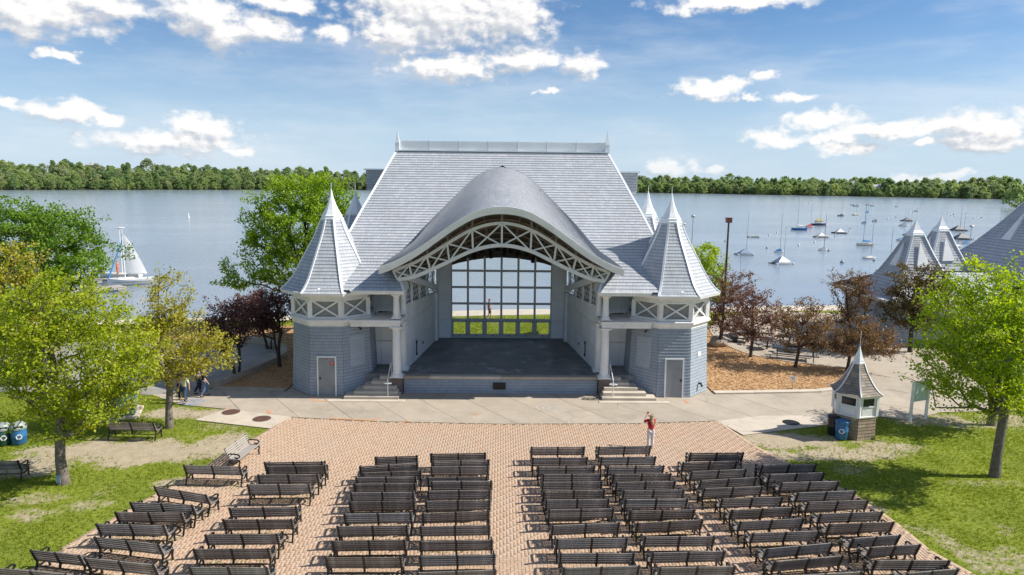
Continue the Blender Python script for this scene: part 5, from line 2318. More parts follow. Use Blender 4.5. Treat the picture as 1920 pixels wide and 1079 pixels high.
def refectory():
    o = thing('refectory', 'grey shingled lakeside pavilion with pointed roofs behind the right trees', 'building', (32, 52, 0))
    # low hall under the two small pyramids
    q = MB()
    for (x0, x1, y0, y1) in ((29.6, 40.5, 49.9, 57.5),):
        pts = [(x0, y0), (x1, y0), (x1, y1), (x0, y1)]
        for k in range(4):
            a, b = pts[k], pts[(k + 1) % 4]

            def P(s_, t_, a=a, b=b):
                return Vector((a[0] + (b[0] - a[0]) * s_, a[1] + (b[1] - a[1]) * s_, .0 + 3.3 * t_))
            shingle_surface(q, P, 18, [0, .5, 1], .018)
    q.build('hall_wall', M['wallsh'], o)
    q = MB()
    q.box((35.0, 53.7, 3.32), (12.6, 9.2, .2), bev=.03)
    q.box((35.0, 53.7, 3.45), (12.9, 9.5, .1), bev=.02)
    q.build('hall_eave', M['white'], o)
    q = MB()
    for (a, b, c, d) in (((28.6, 49.0), (41.4, 49.0), (38.8, 53.2), (31.4, 53.2)), ((41.4, 58.4), (28.6, 58.4), (31.4, 54.2), (38.8, 54.2))):
        def P(s_, t_, a=a, b=b, c=c, d=d):
            p = Vector((*a, 3.5)).lerp(Vector((*b, 3.5)), s_)
            r_ = Vector((*d, 5.2)).lerp(Vector((*c, 5.2)), s_)
            return p.lerp(r_, t_)
        shingle_surface(q, P, 12, [0, .5, 1], .022)
    q.build('hall_roof', M['roofsh'], o)
    steep_tower(o, 32.1, 52.6, 3.1, 3.45, 9.4)
    steep_tower(o, 36.4, 56.2, 3.0, 3.6, 9.5)
    # big pyramid at the picture edge
    q = MB()
    pts = [(38.9, 50.4), (51, 50.4), (51, 61), (38.9, 61)]
    for k in range(4):
        a, b = pts[k], pts[(k + 1) % 4]

        def P(s_, t_, a=a, b=b):
            return Vector((a[0] + (b[0] - a[0]) * s_, a[1] + (b[1] - a[1]) * s_, 4.3 * t_))
        shingle_surface(q, P, 22, [0, .5, 1], .018)
    q.build('pavilion_wall', M['wallsh'], o)
    q = MB()
    q.lathe([(9.3, 4.2), (9.5, 4.3), (9.5, 4.45)], 4, (44.6, 55.7, 0), ph=math.pi / 4)
    q.build('pavilion_eave', M['white'], o)
    steep_tower(o, 44.6, 55.7, 6.6, 4.4, 12.6, rows=34)
    q = MB()
    q.box((31.5, 49.88, 2.0), (1.6, .08, 1.0))
    q.build('window', M['glassdark'], o)


refectory()


# ------------------------------------------------------------------ docks
def dock(a, b, w, label, z=-.35):
    a, b = Vector((*a, 0)), Vector((*b, 0))
    d = (b - a).normalized()
    L = (b - a).length
    rz = math.atan2(d.y, d.x)
    o = thing('dock', label, 'dock', a)
    n = int(L / .28)
    q = MB()
    q.box((0, 0, 0), (.265, w, .05), bev=.006)
    pm = q.mesh('plank', M['dockwood'])
    for i in range(n):
        p = a + d * (i + .5) * .28
        pl = link('plank', pm, o, (p.x - a.x, p.y - a.y, z), rz)
    nrm = Vector((-d.y, d.x, 0))
    for s_ in (-1, 1):
        q = MB()
        q.beam(a + nrm * s_ * (w / 2 - .1) + Vector((0, 0, z - .13)), b + nrm * s_ * (w / 2 - .1) + Vector((0, 0, z - .13)), .1, .2)
        q.build('stringer', M['dockwood'], o)
    for i in range(0, n, 12):
        for s_ in (-1, 1):
            p = a + d * (i + .5) * .28 + nrm * s_ * (w / 2 - .08)
            q = MB()
            q.tube([(p.x, p.y, -2.2), (p.x, p.y, z - .06)], .07, 7)
            q.build('pile', M['dockwood'], o)
    return o


M['dockwood'] = mat('dock_wood', (.46, .42, .37), (.34, .31, .27), 5, .85, .3, 30, rnd=.08)
p, p2 = gz(180, 551, -.35), gz(218, 537, -.35)
dock((p.x - 9, p.y - 5), (p2.x + .5, p2.y + .4), 1.9, 'pale plank dock beside the white sailboat')
p, p2 = gz(150, 528, -.35), gz(252, 519, -.35)
dock((p.x, p.y), (p2.x, p2.y), 1.5, 'pale plank dock behind the white sailboat')


def hose():
    c = gz(1104, 750)
    q = MB()
    pts = [(c.x + .55 * math.cos(a_) * (1 - .04 * i), c.y + .16 * math.sin(a_), .05) for i, a_ in enumerate(np.linspace(.4, 5.6, 16))]
    pts += [(c.x + 1.0, c.y + .5, .05), (c.x + .9, c.y + .9, .05)]
    q.tube(pts, .018, 6)
    tag(q.build('cable_loop', M['black']), 'black cable loop lying before the right steps', 'cable')


hose()


# ------------------------------------------------------------------ trees
LEAF = {
    'maple': leaf_mat('maple_leaf', (.22, .34, .024), (.35, .46, .032), (.47, .53, .05), .5),
    'mapleleft': leaf_mat('olive_maple_leaf', (.23, .32, .022), (.37, .44, .03), (.50, .51, .055), .5),
    'yellow': leaf_mat('spring_leaf', (.28, .28, .036), (.42, .40, .055), (.50, .44, .10), .48),
    'deep': leaf_mat('deep_leaf', (.095, .19, .022), (.155, .28, .03), (.24, .35, .045), .44),
    'elm': leaf_mat('elm_leaf', (.17, .29, .024), (.26, .39, .03), (.36, .47, .045), .48),
    'purple': leaf_mat('purple_leaf', (.12, .06, .048), (.21, .11, .078), (.31, .175, .115), .32),
    'purpledark': leaf_mat('dark_purple_leaf', (.075, .038, .036), (.13, .06, .052), (.21, .10, .08), .3),
    'copper': leaf_mat('copper_leaf', (.075, .058, .022), (.13, .10, .034), (.19, .155, .05), .35),
    'rusty': leaf_mat('rusty_leaf', (.14, .085, .042), (.22, .135, .065), (.30, .20, .095), .35),
}


def leaves_mesh(name, C, D, n_per, size, spread, rg, m, flat=.55, along=.9, up=.55):
    """leaf-sized faces in sprays round the twig ends C with directions D"""
    k = len(C)
    N_ = k * n_per
    base = np.repeat(C, n_per, 0)
    dirs = np.repeat(D, n_per, 0)
    off = rg.normal(size=(N_, 3))
    off /= np.linalg.norm(off, axis=1)[:, None] + 1e-9
    off *= (rg.rand(N_, 1) ** .5) * spread
    off[:, 2] *= flat
    s = (rg.rand(N_, 1) - .72) * along
    P = base + off + dirs * s
    # leaf frame: normals lean up and outward
    nrm = rg.normal(size=(N_, 3)) * .75 + np.array([0, 0, up])
    nrm /= np.linalg.norm(nrm, axis=1)[:, None]
    t_ = rg.normal(size=(N_, 3))
    t_ -= nrm * (t_ * nrm).sum(1)[:, None]
    t_ /= np.linalg.norm(t_, axis=1)[:, None]
    b_ = np.cross(nrm, t_)
    sz = size * (.65 + .7 * rg.rand(N_, 1))
    V = np.zeros((N_, 4, 3))
    V[:, 0] = P - t_ * sz * .62
    V[:, 1] = P + b_ * sz * .42 - nrm * sz * .10
    V[:, 2] = P + t_ * sz * .62
    V[:, 3] = P - b_ * sz * .42 - nrm * sz * .10
    me = np_mesh(name, V.reshape(-1, 3), np.arange(N_ * 4).reshape(-1, 4))
    tint = np.clip(np.repeat(rg.rand(k), n_per) * .55 + rg.rand(N_) * .45 + (off[:, 2] / (spread * flat + 1e-6)) * .10, 0, 1)
    a = me.attributes.new('tint', 'FLOAT', 'FACE')
    a.data.foreach_set('value', tint.astype(np.float32))
    me.materials.append(m)
    return me


def make_tree(name, label, base, crown, tips, n_per, size, spread, leaf, bark, trunk_r, fork, seed, group=None, stems=1, flat=.55, hollow=.45, lean=(0, 0), cat='tree', along=.9):
    """crown: ellipsoids (x, y, z, rx, ry, rz) relative to the base"""
    rg = np.random.RandomState(seed)
    o = thing(name, label, cat, base, 0, group)
    vol = np.array([c[3] * c[4] * c[5] for c in crown])
    pick = rg.choice(len(crown), tips, p=vol / vol.sum())
    T = []
    for i in pick:
        c = crown[i]
        d = rg.normal(size=3)
        d /= np.linalg.norm(d)
        r_ = hollow + (1 - hollow) * rg.rand() ** .6
        r_ *= 1 + abs(.22 * rg.normal()) * (rg.rand() < .4)
        T.append((c[0] + d[0] * c[3] * r_, c[1] + d[1] * c[4] * r_, c[2] + d[2] * c[5] * r_))
    T = np.array(T)
    T = T[T[:, 2] > fork * .8]
    zc = max(c[2] + c[5] * .55 for c in crown)
    nodes, parent = [], []
    stem_tops = []
    for s_ in range(stems):
        a0 = 2 * math.pi * s_ / stems + seed
        sp = 0 if stems == 1 else .12
        prev = -1
        for k in range(9):
            f = k / 8
            z = f * zc
            wob = .06 * math.sin(f * 7 + seed + s_) * min(z, 2)
            x = sp * math.cos(a0) + (f ** 1.3) * zc * (.22 * math.cos(a0) if stems > 1 else 0) + lean[0] * z + wob
            y = sp * math.sin(a0) + (f ** 1.3) * zc * (.22 * math.sin(a0) if stems > 1 else 0) + lean[1] * z + wob * .6
            nodes.append((x, y, z))
            parent.append(prev)
            prev = len(nodes) - 1
    trunk_n = len(nodes)
    order = np.argsort(np.hypot(T[:, 0] - lean[0] * T[:, 2], T[:, 1] - lean[1] * T[:, 2]) + .15 * T[:, 2])
    tip_id = []
    for i in order:
        t_ = T[i]
        A = np.array(nodes)
        d = A - t_
        dist = np.linalg.norm(d, axis=1)
        horiz = np.hypot(d[:, 0], d[:, 1])
        # join from below and from inside
        cost = dist + 1.6 * np.clip(A[:, 2] + .25 * horiz - t_[2] + .1, 0, None) + (A[:, 2] < fork) * 3.0
        j = int(np.argmin(cost))
        p = A[j]
        L = np.linalg.norm(t_ - p)
        n_mid = max(1, int(L / .7))
        prev = j
        for k in range(1, n_mid + 1):
            f = k / n_mid
            q = p + (t_ - p) * f
            q[2] += .10 * L * math.sin(f * math.pi) * (1 if k < n_mid else 0)
            if k < n_mid:
                q[:2] += rg.normal(size=2) * .05 * L
            nodes.append(tuple(q))
            parent.append(prev)
            prev = len(nodes) - 1
        tip_id.append(prev)
    n = len(nodes)
    cnt = np.zeros(n)
    for i in tip_id:
        cnt[i] += 1
    for i in range(n - 1, -1, -1):
        if parent[i] >= 0:
            cnt[parent[i]] += cnt[i]
    tot = max(cnt.max(), 1)
    rad = np.maximum(trunk_r / math.sqrt(stems) * (cnt / tot * stems) ** .48, .009)
    rad = np.minimum(rad, trunk_r)
    A = np.array(nodes)
    for i in range(trunk_n):
        if A[i, 2] < .6:
            rad[i] = max(rad[i], trunk_r / math.sqrt(stems)) * (1.0 + .55 * max(0, .5 - A[i, 2]))
    # wood: one mesh, one cone per twig segment
    ch = [i for i in range(n) if parent[i] >= 0]
    ns = 6
    P0, P1 = A[[parent[i] for i in ch]], A[ch]
    R0, R1 = np.minimum(rad[[parent[i] for i in ch]], rad[ch] * 1.7 + .004), rad[ch]
    d = P1 - P0
    d /= np.linalg.norm(d, axis=1)[:, None] + 1e-9
    ref = np.where(np.abs(d[:, 2:3]) > .9, np.array([[0., 1, 0]]), np.array([[0, 0, 1.]]))
    x = np.cross(d, ref)
    x /= np.linalg.norm(x, axis=1)[:, None]
    y = np.cross(d, x)
    ang = np.arange(ns) * 2 * math.pi / ns
    ring = x[:, None] * np.cos(ang)[None, :, None] + y[:, None] * np.sin(ang)[None, :, None]
    V = np.concatenate([P0[:, None] - d[:, None] * .02 + ring * R0[:, None, None], P1[:, None] + d[:, None] * .02 + ring * R1[:, None, None]], 1)
    F0 = np.array([(k, (k + 1) % ns, ns + (k + 1) % ns, ns + k) for k in range(ns)])
    F = (F0[None] + (np.arange(len(ch)) * 2 * ns)[:, None, None]).reshape(-1, 4)
    # split: the trunk itself and its boughs
    is_tr = np.array([i < trunk_n for i in ch])
    for nm, sel in (('trunk', is_tr), ('branches', ~is_tr)):
        if sel.sum() == 0:
            continue
        Fs = (F0[None] + (np.arange(sel.sum()) * 2 * ns)[:, None, None]).reshape(-1, 4)
        me = np_mesh(nm, V[sel].reshape(-1, 3), Fs)
        me.materials.append(M[bark])
        me.polygons.foreach_set('use_smooth', [True] * len(me.polygons))
        link(nm, me, o)
    C = A[tip_id]
    D = C - A[[parent[i] for i in tip_id]]
    D /= np.linalg.norm(D, axis=1)[:, None] + 1e-9
    link('crown', leaves_mesh('crown', C, D, n_per, size, spread, rg, LEAF[leaf], flat, along), o)
    return o


def G(x, y, z=0.0):
    p = gz(x, y)
    return (p.x, p.y, z)


def wpos(x, y, Y):
    p = gy(x, y, Y)
    return p


def crown_px(base, Y, blobs):
    """ellipsoids from the picture: centre and half sizes in pixels, taken at depth Y"""
    out = []
    for cx, cy, hw, hh in blobs:
        c = gy(cx, cy, Y)
        s = (c - CAM).dot(_f) / FPX
        out.append((c.x - base[0], c.y - base[1], c.z - base[2], hw * s, hw * s * .92, hh * s))
    return out


b = G(120, 907)
make_tree('maple_tree', 'big yellow green maple on the left lawn with a blue mark on its trunk', b, crown_px(b, b[1], [(140, 660, 120, 125), (60, 600, 70, 70), (215, 640, 75, 80), (130, 560, 70, 62), (60, 700, 65, 60), (180, 740, 80, 55), (110, 785, 80, 36), (235, 700, 60, 50), (25, 660, 60, 60)]),
          660, 40, .095, .38, 'mapleleft', 'barkgrey', .20, 2.0, 11)
q = MB()
q.box((b[0] - .05, b[1] - .235, .28), (.16, .012, .34), bev=.004)
q.build('trunk_mark', M['chalkblue'], bpy.data.objects['maple_tree'])
b = G(318, 802)
make_tree('lawn_tree', 'slender olive green tree beside the lawn bench and walkers', b, crown_px(b, b[1], [(320, 640, 75, 80), (316, 555, 42, 58), (270, 650, 45, 55), (385, 655, 55, 38), (325, 690, 45, 18), (430, 680, 25, 14)]),
          420, 28, .095, .32, 'yellow', 'barkgrey', .17, 1.9, 12)
b = (-33.5, 50.0, 0)
make_tree('shore_tree', 'large dark green tree at the upper left by the dock', b, crown_px(b, 50, [(70, 470, 115, 85), (20, 430, 70, 55), (110, 430, 70, 45), (150, 490, 55, 50), (30, 530, 80, 60), (100, 560, 80, 40)]),
          640, 44, .16, .55, 'deep', 'bark', .30, 2.0, 13)
b = (-27.5, 38.5, 0)
make_tree('lawn_tree', 'yellow green tree at the left picture edge behind the maple', b, crown_px(b, 38.5, [(30, 560, 60, 75), (20, 490, 50, 45), (60, 620, 70, 50), (-30, 600, 60, 70)]),
          320, 26, .13, .42, 'yellow', 'bark', .2, 2.0, 14)
b = (-30.0, 33.5, 0)
make_tree('lawn_tree', 'leafy tree filling the left picture edge above the bins', b, crown_px(b, 33.5, [(-20, 640, 70, 80), (-60, 600, 60, 80), (10, 700, 50, 40)]),
          300, 28, .13, .42, 'maple', 'bark', .2, 2.0, 15)
b = (-15.6, 54.0, 0)
make_tree('elm_tree', 'tall green tree behind the left tower', b, crown_px(b, 54, [(565, 425, 95, 80), (560, 360, 60, 45), (620, 380, 50, 50), (500, 430, 55, 60), (540, 500, 75, 45), (455, 515, 45, 28), (600, 350, 35, 30), (430, 500, 30, 16), (640, 420, 40, 60)]),
          700, 46, .15, .48, 'elm', 'barkdark', .24, 2.2, 16, hollow=.35)
# purple leaved crabapples, left
for k, (bx, blobs, tips, lab, st) in enumerate([
        ((444, 712), [(432, 605, 52, 45), (405, 620, 35, 40), (455, 580, 40, 28)], 150, 'dark purple crabapple in front of the curved low wall', 2),
        ((524, 690), [(508, 580, 42, 42), (480, 590, 36, 40), (535, 565, 25, 25)], 150, 'dark purple crabapple nearest the left tower wall', 2),
        ((505, 655), [(470, 580, 40, 32), (500, 560, 34, 24)], 90, 'dark purple crabapple behind the other two at left', 2)]):
    b = G(*bx)
    make_tree('crabapple_tree', lab, b, crown_px(b, b[1], blobs), int(tips * 1.6), 26, .105, .32, 'purpledark', 'barkdark', .10, 1.1, 20 + k, 'purple crabapples beside the bandshell', stems=st, hollow=.3)
# right
for k, (bx, blobs, tips, lab, leaf, st) in enumerate([
        ((1350, 653), [(1372, 570, 50, 62), (1350, 560, 32, 55), (1392, 530, 30, 32), (1355, 610, 30, 30)], 170, 'reddish purple crabapple nearest the right tower', 'purple', 1),
        ((1407, 672), [(1418, 600, 50, 52), (1440, 585, 28, 40), (1400, 565, 30, 30)], 150, 'reddish purple crabapple before the round picnic tables', 'purple', 1),
        ((1490, 692), [(1510, 605, 48, 46), (1480, 610, 30, 40), (1535, 620, 34, 40)], 150, 'rust coloured crabapple leaning beside the long picnic table', 'rusty', 1),
        ((1587, 699), [(1610, 640, 52, 40), (1650, 640, 44, 36), (1570, 645, 38, 30), (1620, 610, 34, 22)], 190, 'rust coloured crabapple behind the kiosk roof', 'rusty', 1),
        ((1600, 645), [(1595, 530, 42, 26), (1600, 565, 38, 28), (1580, 590, 26, 22), (1625, 560, 26, 22)], 130, 'tall sparse copper crabapple above the kiosk spire', 'rusty', 2)]):
    b = G(*bx)
    make_tree('crabapple_tree', lab, b, crown_px(b, b[1], blobs), int(tips * 1.7), 22, .10, .30, leaf, 'barkdark', .11, 1.4, 30 + k, 'crabapples by the picnic patio', stems=st, hollow=.3, lean=(.12 if k in (2, 3) else 0, 0))
b = G(1706, 661)
make_tree('copper_tree', 'dark copper tree in front of the far pointed towers', b, crown_px(b, b[1], [(1715, 540, 55, 48), (1690, 580, 42, 40), (1750, 525, 38, 30), (1765, 560, 30, 30), (1720, 600, 40, 35)]),
          330, 24, .13, .38, 'copper', 'barkdark', .16, 2.0, 41, hollow=.3)
b = (20.4, 57.5, 0)
make_tree('shore_bush_tree', 'light green small tree behind the right tower', b, crown_px(b, 57.5, [(1320, 485, 28, 28), (1335, 510, 26, 28), (1345, 545, 24, 30)]),
          90, 46, .15, .5, 'maple', 'bark', .1, 1.5, 42)
b = G(1865, 893)
make_tree('maple_tree', 'big bright green maple on the right lawn', b, crown_px(b, b[1], [(1835, 640, 100, 120), (1800, 590, 70, 75), (1885, 580, 75, 70), (1770, 670, 60, 60), (1900, 700, 75, 70), (1830, 530, 55, 45), (1930, 640, 60, 100), (1790, 740, 50, 40)]) + [(-.6, -2.0, 5.0, 1.7, 1.5, 1.6), (-1.2, -1.4, 6.3, 1.4, 1.3, 1.2)],  # last two blobs added towards the camera to widen the lawn shadow
          740, 40, .095, .38, 'maple', 'barkgrey', .19, 2.6, 43)
b = G(1858, 797)
make_tree('lawn_tree', 'second green tree behind the right maple', b, crown_px(b, b[1], [(1870, 640, 90, 80), (1930, 600, 80, 90), (1820, 640, 60, 50)]),
          330, 26, .13, .42, 'maple', 'barkgrey', .18, 2.2, 44)


# ------------------------------------------------------------------ far woods, grass, chips by geometry nodes
def scatter_group(name, coll, density_attr=None, density=1.0, smin=.7, smax=1.3, points=False, tilt=.15):
    ng = bpy.data.node_groups.new(name, 'GeometryNodeTree')
    ng.interface.new_socket('Geometry', in_out='INPUT', socket_type='NodeSocketGeometry')
    ng.interface.new_socket('Geometry', in_out='OUTPUT', socket_type='NodeSocketGeometry')
    gi, go = N(ng, 'NodeGroupInput'), N(ng, 'NodeGroupOutput')
    L = ng.links.new
    if points:
        src = N(ng, 'GeometryNodeMeshToPoints')
        L(gi.outputs[0], src.inputs[0])
        pts = src.outputs[0]
    else:
        src = N(ng, 'GeometryNodeDistributePointsOnFaces')
        L(gi.outputs[0], src.inputs['Mesh'])
        at = N(ng, 'GeometryNodeInputNamedAttribute', data_type='FLOAT')
        at.inputs[0].default_value = density_attr
        mu = N(ng, 'ShaderNodeMath', operation='MULTIPLY')
        L(at.outputs[0], mu.inputs[0])
        mu.inputs[1].default_value = density
        L(mu.outputs[0], src.inputs['Density'])
        pts = src.outputs['Points']
    ci = N(ng, 'GeometryNodeCollectionInfo')
    ci.inputs[0].default_value = coll
    ci.inputs['Separate Children'].default_value = True
    ci.inputs['Reset Children'].default_value = True
    ip = N(ng, 'GeometryNodeInstanceOnPoints')
    L(pts, ip.inputs['Points'])
    L(ci.outputs[0], ip.inputs['Instance'])
    ip.inputs['Pick Instance'].default_value = True
    rv = N(ng, 'FunctionNodeRandomValue', data_type='FLOAT_VECTOR')
    rv.inputs[0].default_value = (-tilt, -tilt, 0)
    rv.inputs[1].default_value = (tilt, tilt, 6.283)
    L(rv.outputs[0], ip.inputs['Rotation'])
    if points:
        sa = N(ng, 'GeometryNodeInputNamedAttribute', data_type='FLOAT')
        sa.inputs[0].default_value = 'size'
        L(sa.outputs[0], ip.inputs['Scale'])
    else:
        rs_ = N(ng, 'FunctionNodeRandomValue', data_type='FLOAT')
        rs_.inputs[2].default_value, rs_.inputs[3].default_value = smin, smax
        L(rs_.outputs[1], ip.inputs['Scale'])
    L(ip.outputs[0], go.inputs[0])
    return ng


def far_leaf_mat():
    m = leaf_mat('far_leaf', (.15, .235, .12), (.27, .36, .14), (.42, .48, .19), .5)  # pale low-contrast greens; distance haze is put into the leaf colour
    t = m.node_tree
    oi = N(t, 'ShaderNodeObjectInfo')
    ramp = [n for n in t.nodes if n.type == 'VALTORGB'][0]
    at = [n for n in t.nodes if n.type == 'ATTRIBUTE'][0]
    v = math_node(t, 'ADD', math_node(t, 'MULTIPLY', at.outputs['Fac'], .3), math_node(t, 'MULTIPLY', oi.outputs['Random'], .7))
    t.links.new(v, ramp.inputs[0])
    # now and then a greyer or a browner crown
    b_ = [n for n in t.nodes if n.type == 'BSDF_PRINCIPLED'][0]
    k = math_node(t, 'MULTIPLY', math_node(t, 'GREATER_THAN', math_node(t, 'FRACT', math_node(t, 'MULTIPLY', oi.outputs['Random'], 17.3)), .86), .6)
    col = mix_col(t, k, ramp.outputs[0], (.44, .41, .32))
    t.links.new(col, b_.inputs['Base Color'])
    return m


def far_woods():
    coll = bpy.data.collections.new('far_tree_kinds')
    fm = far_leaf_mat()
    for s_ in range(8):
        rg = np.random.RandomState(100 + s_)
        C, D = [], []
        wide = (.46, .50, .42, .36, .48, .33, .52, .44)[s_]
        nb = 54
        for k in range(nb):
            a_ = rg.rand() * 6.283
            f = rg.rand() ** .8
            shape = math.sin(math.pi * min(.12 + .9 * f, 1)) ** .6 if s_ not in (3, 5) else (1.05 - f)
            r_ = wide * math.sqrt(rg.rand()) * max(shape, .12) * rg.uniform(.8, 1.25)
            C.append((r_ * math.cos(a_), r_ * math.sin(a_), .12 + .80 * f + rg.normal() * .03))
            D.append((0, 0, 1))
        me = leaves_mesh('far_crown', np.array(C), np.array(D) * 1.0, 24, .064, .115, rg, fm, .8, .0, .8)
        ob = bpy.data.objects.new('far_crown', me)
        coll.objects.link(ob)
    rg = np.random.RandomState(9)
    pts, sz = [], []
    for d, step, lo, hi in ((1, 9, 5, 9), (6, 7, 9, 15), (15, 7.5, 11, 17), (27, 8, 12, 18), (42, 8.5, 12, 19), (60, 9, 12, 20), (82, 10, 13, 20), (105, 11, 13, 21)):
        u = 0.02
        while u < .98:
            p = shore_pt(u)
            q_ = (shore_pt(min(u + .004, 1)) - shore_pt(max(u - .004, 0))).normalized()
            nrm = Vector((-q_.y, q_.x))
            dd = d + rg.normal() * 3
            w = p + nrm * (max(dd, 0) + (vnoise(u * 900, 0, 9, 3) - .5) * 10)
            # only what the lake view can show
            if w.y > 0 and abs(w.x) < w.y * .95 + 40:
                pts.append((w.x + rg.normal() * 2, w.y + rg.normal() * 2, bank_height(u, max(dd, 0)) - .4))
                sz.append(rg.uniform(lo * .85, hi) * (.92 if rg.rand() < .8 else 1.08) * (1.0 if w.x < 0 else .97))
            u += step * rg.uniform(.7, 1.3) / 2700
    for (x, y, s_) in ((300, 398, 15), (308, 402, 13), (316, 396, 16), (326, 402, 15), (338, 398, 17), (350, 404, 16), (364, 398, 17), (380, 404, 18), (330, 412, 18), (350, 416, 18), (395, 396, 18)):
        pts.append((x, y, -1.2))
        sz.append(s_)
    me = bpy.data.meshes.new('far_woods')
    me.from_pydata(pts, [], [])
    a = me.attributes.new('size', 'FLOAT', 'POINT')
    a.data.foreach_set('value', np.array(sz, np.float32))
    o = link('far_woods', me)
    md = o.modifiers.new('scatter', 'NODES')
    md.node_group = scatter_group('woods_scatter', coll, points=True, tilt=.06)
    tag(o, 'mixed green woods along the far shore of the lake', 'woods', kind='stuff')
    print('far trees', len(pts))


far_woods()


def grass():
    coll = bpy.data.collections.new('grass_kinds')
    gm = leaf_mat('grass_blade', (.13, .20, .016), (.22, .285, .024), (.33, .36, .06), .35)
    for s_ in range(3):
        rg = np.random.RandomState(200 + s_)
        V, F = [], []
        for k in range(9):
            a_ = rg.rand() * 6.283
            r_ = rg.rand() * .06
            x, y = r_ * math.cos(a_), r_ * math.sin(a_)
            h = rg.uniform(.025, .065)
            b_ = rg.rand() * 6.283
            w = .006
            dx, dy = math.cos(b_) * w, math.sin(b_) * w
            lx, ly = rg.normal() * .02, rg.normal() * .02
            o_ = len(V)
            V += [(x - dx, y - dy, -.01), (x + dx, y + dy, -.01), (x + lx + dx * .4, y + ly + dy * .4, h), (x + lx - dx * .4, y + ly - dy * .4, h)]
            F.append((o_, o_ + 1, o_ + 2, o_ + 3))
        me = np_mesh('grass_tuft', np.array(V), np.array(F))
        a = me.attributes.new('tint', 'FLOAT', 'FACE')
        a.data.foreach_set('value', rg.rand(len(F)).astype(np.float32))
        me.materials.append(gm)
        coll.objects.link(bpy.data.objects.new('grass_tuft', me))
    me = GROUND.copy()
    me.name = 'lawn_grass'
    o = link('lawn_grass', me)
    md = o.modifiers.new('scatter', 'NODES')
    md.node_group = scatter_group('grass_scatter', coll, 'grass', 75.0, .6, 1.5)
    tag(o, 'short spring grass growing on both lawns', 'grass', kind='stuff')


grass()


def chips():
    """loose wood chips on the two beds and dry litter"""
    coll = bpy.data.collections.new('chip_kinds')
    cm = mat('chip', (.52, .32, .16), (.36, .20, .09), 3, .9, rnd=.35)
    for s_ in range(3):
        q = MB()
        q.box((0, 0, .01), (.10 - .02 * s_, .03 + .01 * s_, .014))
        coll.objects.link(bpy.data.objects.new('chip', q.mesh('chip', cm)))
    mb = MB()
    for p in (MULCH_R, MULCH_L):
        tri_prism(mb, p, .05, .088)
    me = mb.mesh('loose_chips', cm)
    a = me.attributes.new('dens', 'FLOAT', 'POINT')
    a.data.foreach_set('value', np.array([1.0 if v.co.z > .08 else 0.0 for v in me.vertices], np.float32))
    o = link('loose_chips', me)
    md = o.modifiers.new('scatter', 'NODES')
    md.node_group = scatter_group('chip_scatter', coll, 'dens', 70.0, .6, 1.5, tilt=.35)
    tag(o, 'loose orange wood chips lying on the beds', 'wood chips', kind='stuff')


chips()


def weeds():
    """tufts in the brick joints under and behind the benches"""
    rg = np.random.RandomState(77)
    V, tint = [], []
    for bo in BENCHES:
        n = rg.randint(0, 120)
        c, s = math.cos(bo.rotation_euler.z), math.sin(bo.rotation_euler.z)
        for k in range(n):
            u, w = rg.uniform(-1.1, 1.1), rg.uniform(-.5, .3)
            u = round(u / .1165) * .1165 + rg.normal() * .015
            x, y = bo.location.x + u * c - w * s, bo.location.y + u * s + w * c
            for b_ in range(3):
                a_ = rg.rand() * 6.283
                h = rg.uniform(.02, .06)
                dx, dy = math.cos(a_) * .012, math.sin(a_) * .012
                lx, ly = rg.normal() * .02, rg.normal() * .02
                V.append([(x - dx, y - dy, .02), (x + dx, y + dy, .02), (x + lx + dx * .5, y + ly + dy * .5, .03 + h), (x + lx - dx * .5, y + ly - dy * .5, .03 + h)])
                tint.append(rg.rand())
    V = np.array(V)
    me = np_mesh('joint_weeds', V.reshape(-1, 3), np.arange(len(V) * 4).reshape(-1, 4))
    a = me.attributes.new('tint', 'FLOAT', 'FACE')
    a.data.foreach_set('value', np.array(tint, np.float32))
    me.materials.append(bpy.data.materials['grass_blade'])
    tag(link('joint_weeds', me), 'weeds growing in the brick joints under the benches', 'weeds', kind='stuff')


weeds()


# ------------------------------------------------------------------ boats
def boat_paint(name, c):
    return mat(name, c, tuple(x * .88 for x in c), 2.0, .35, .03)


BP = {k: boat_paint('boat_' + k, c) for k, c in {
    'white': (.78, .78, .76), 'cream': (.72, .68, .58), 'blue': (.02, .16, .42), 'navy': (.03, .045, .085), 'skyblue': (.05, .30, .62), 'grey': (.30, .32, .35),
    'tan': (.50, .44, .34), 'yellow': (.75, .60, .18), 'red': (.62, .10, .09), 'darkgrey': (.10, .11, .125), 'silver': (.55, .58, .60), 'steel': (.28, .36, .46)}.items()}
M['alu'] = mat('mast_metal', (.42, .44, .46), None, 2, .35)


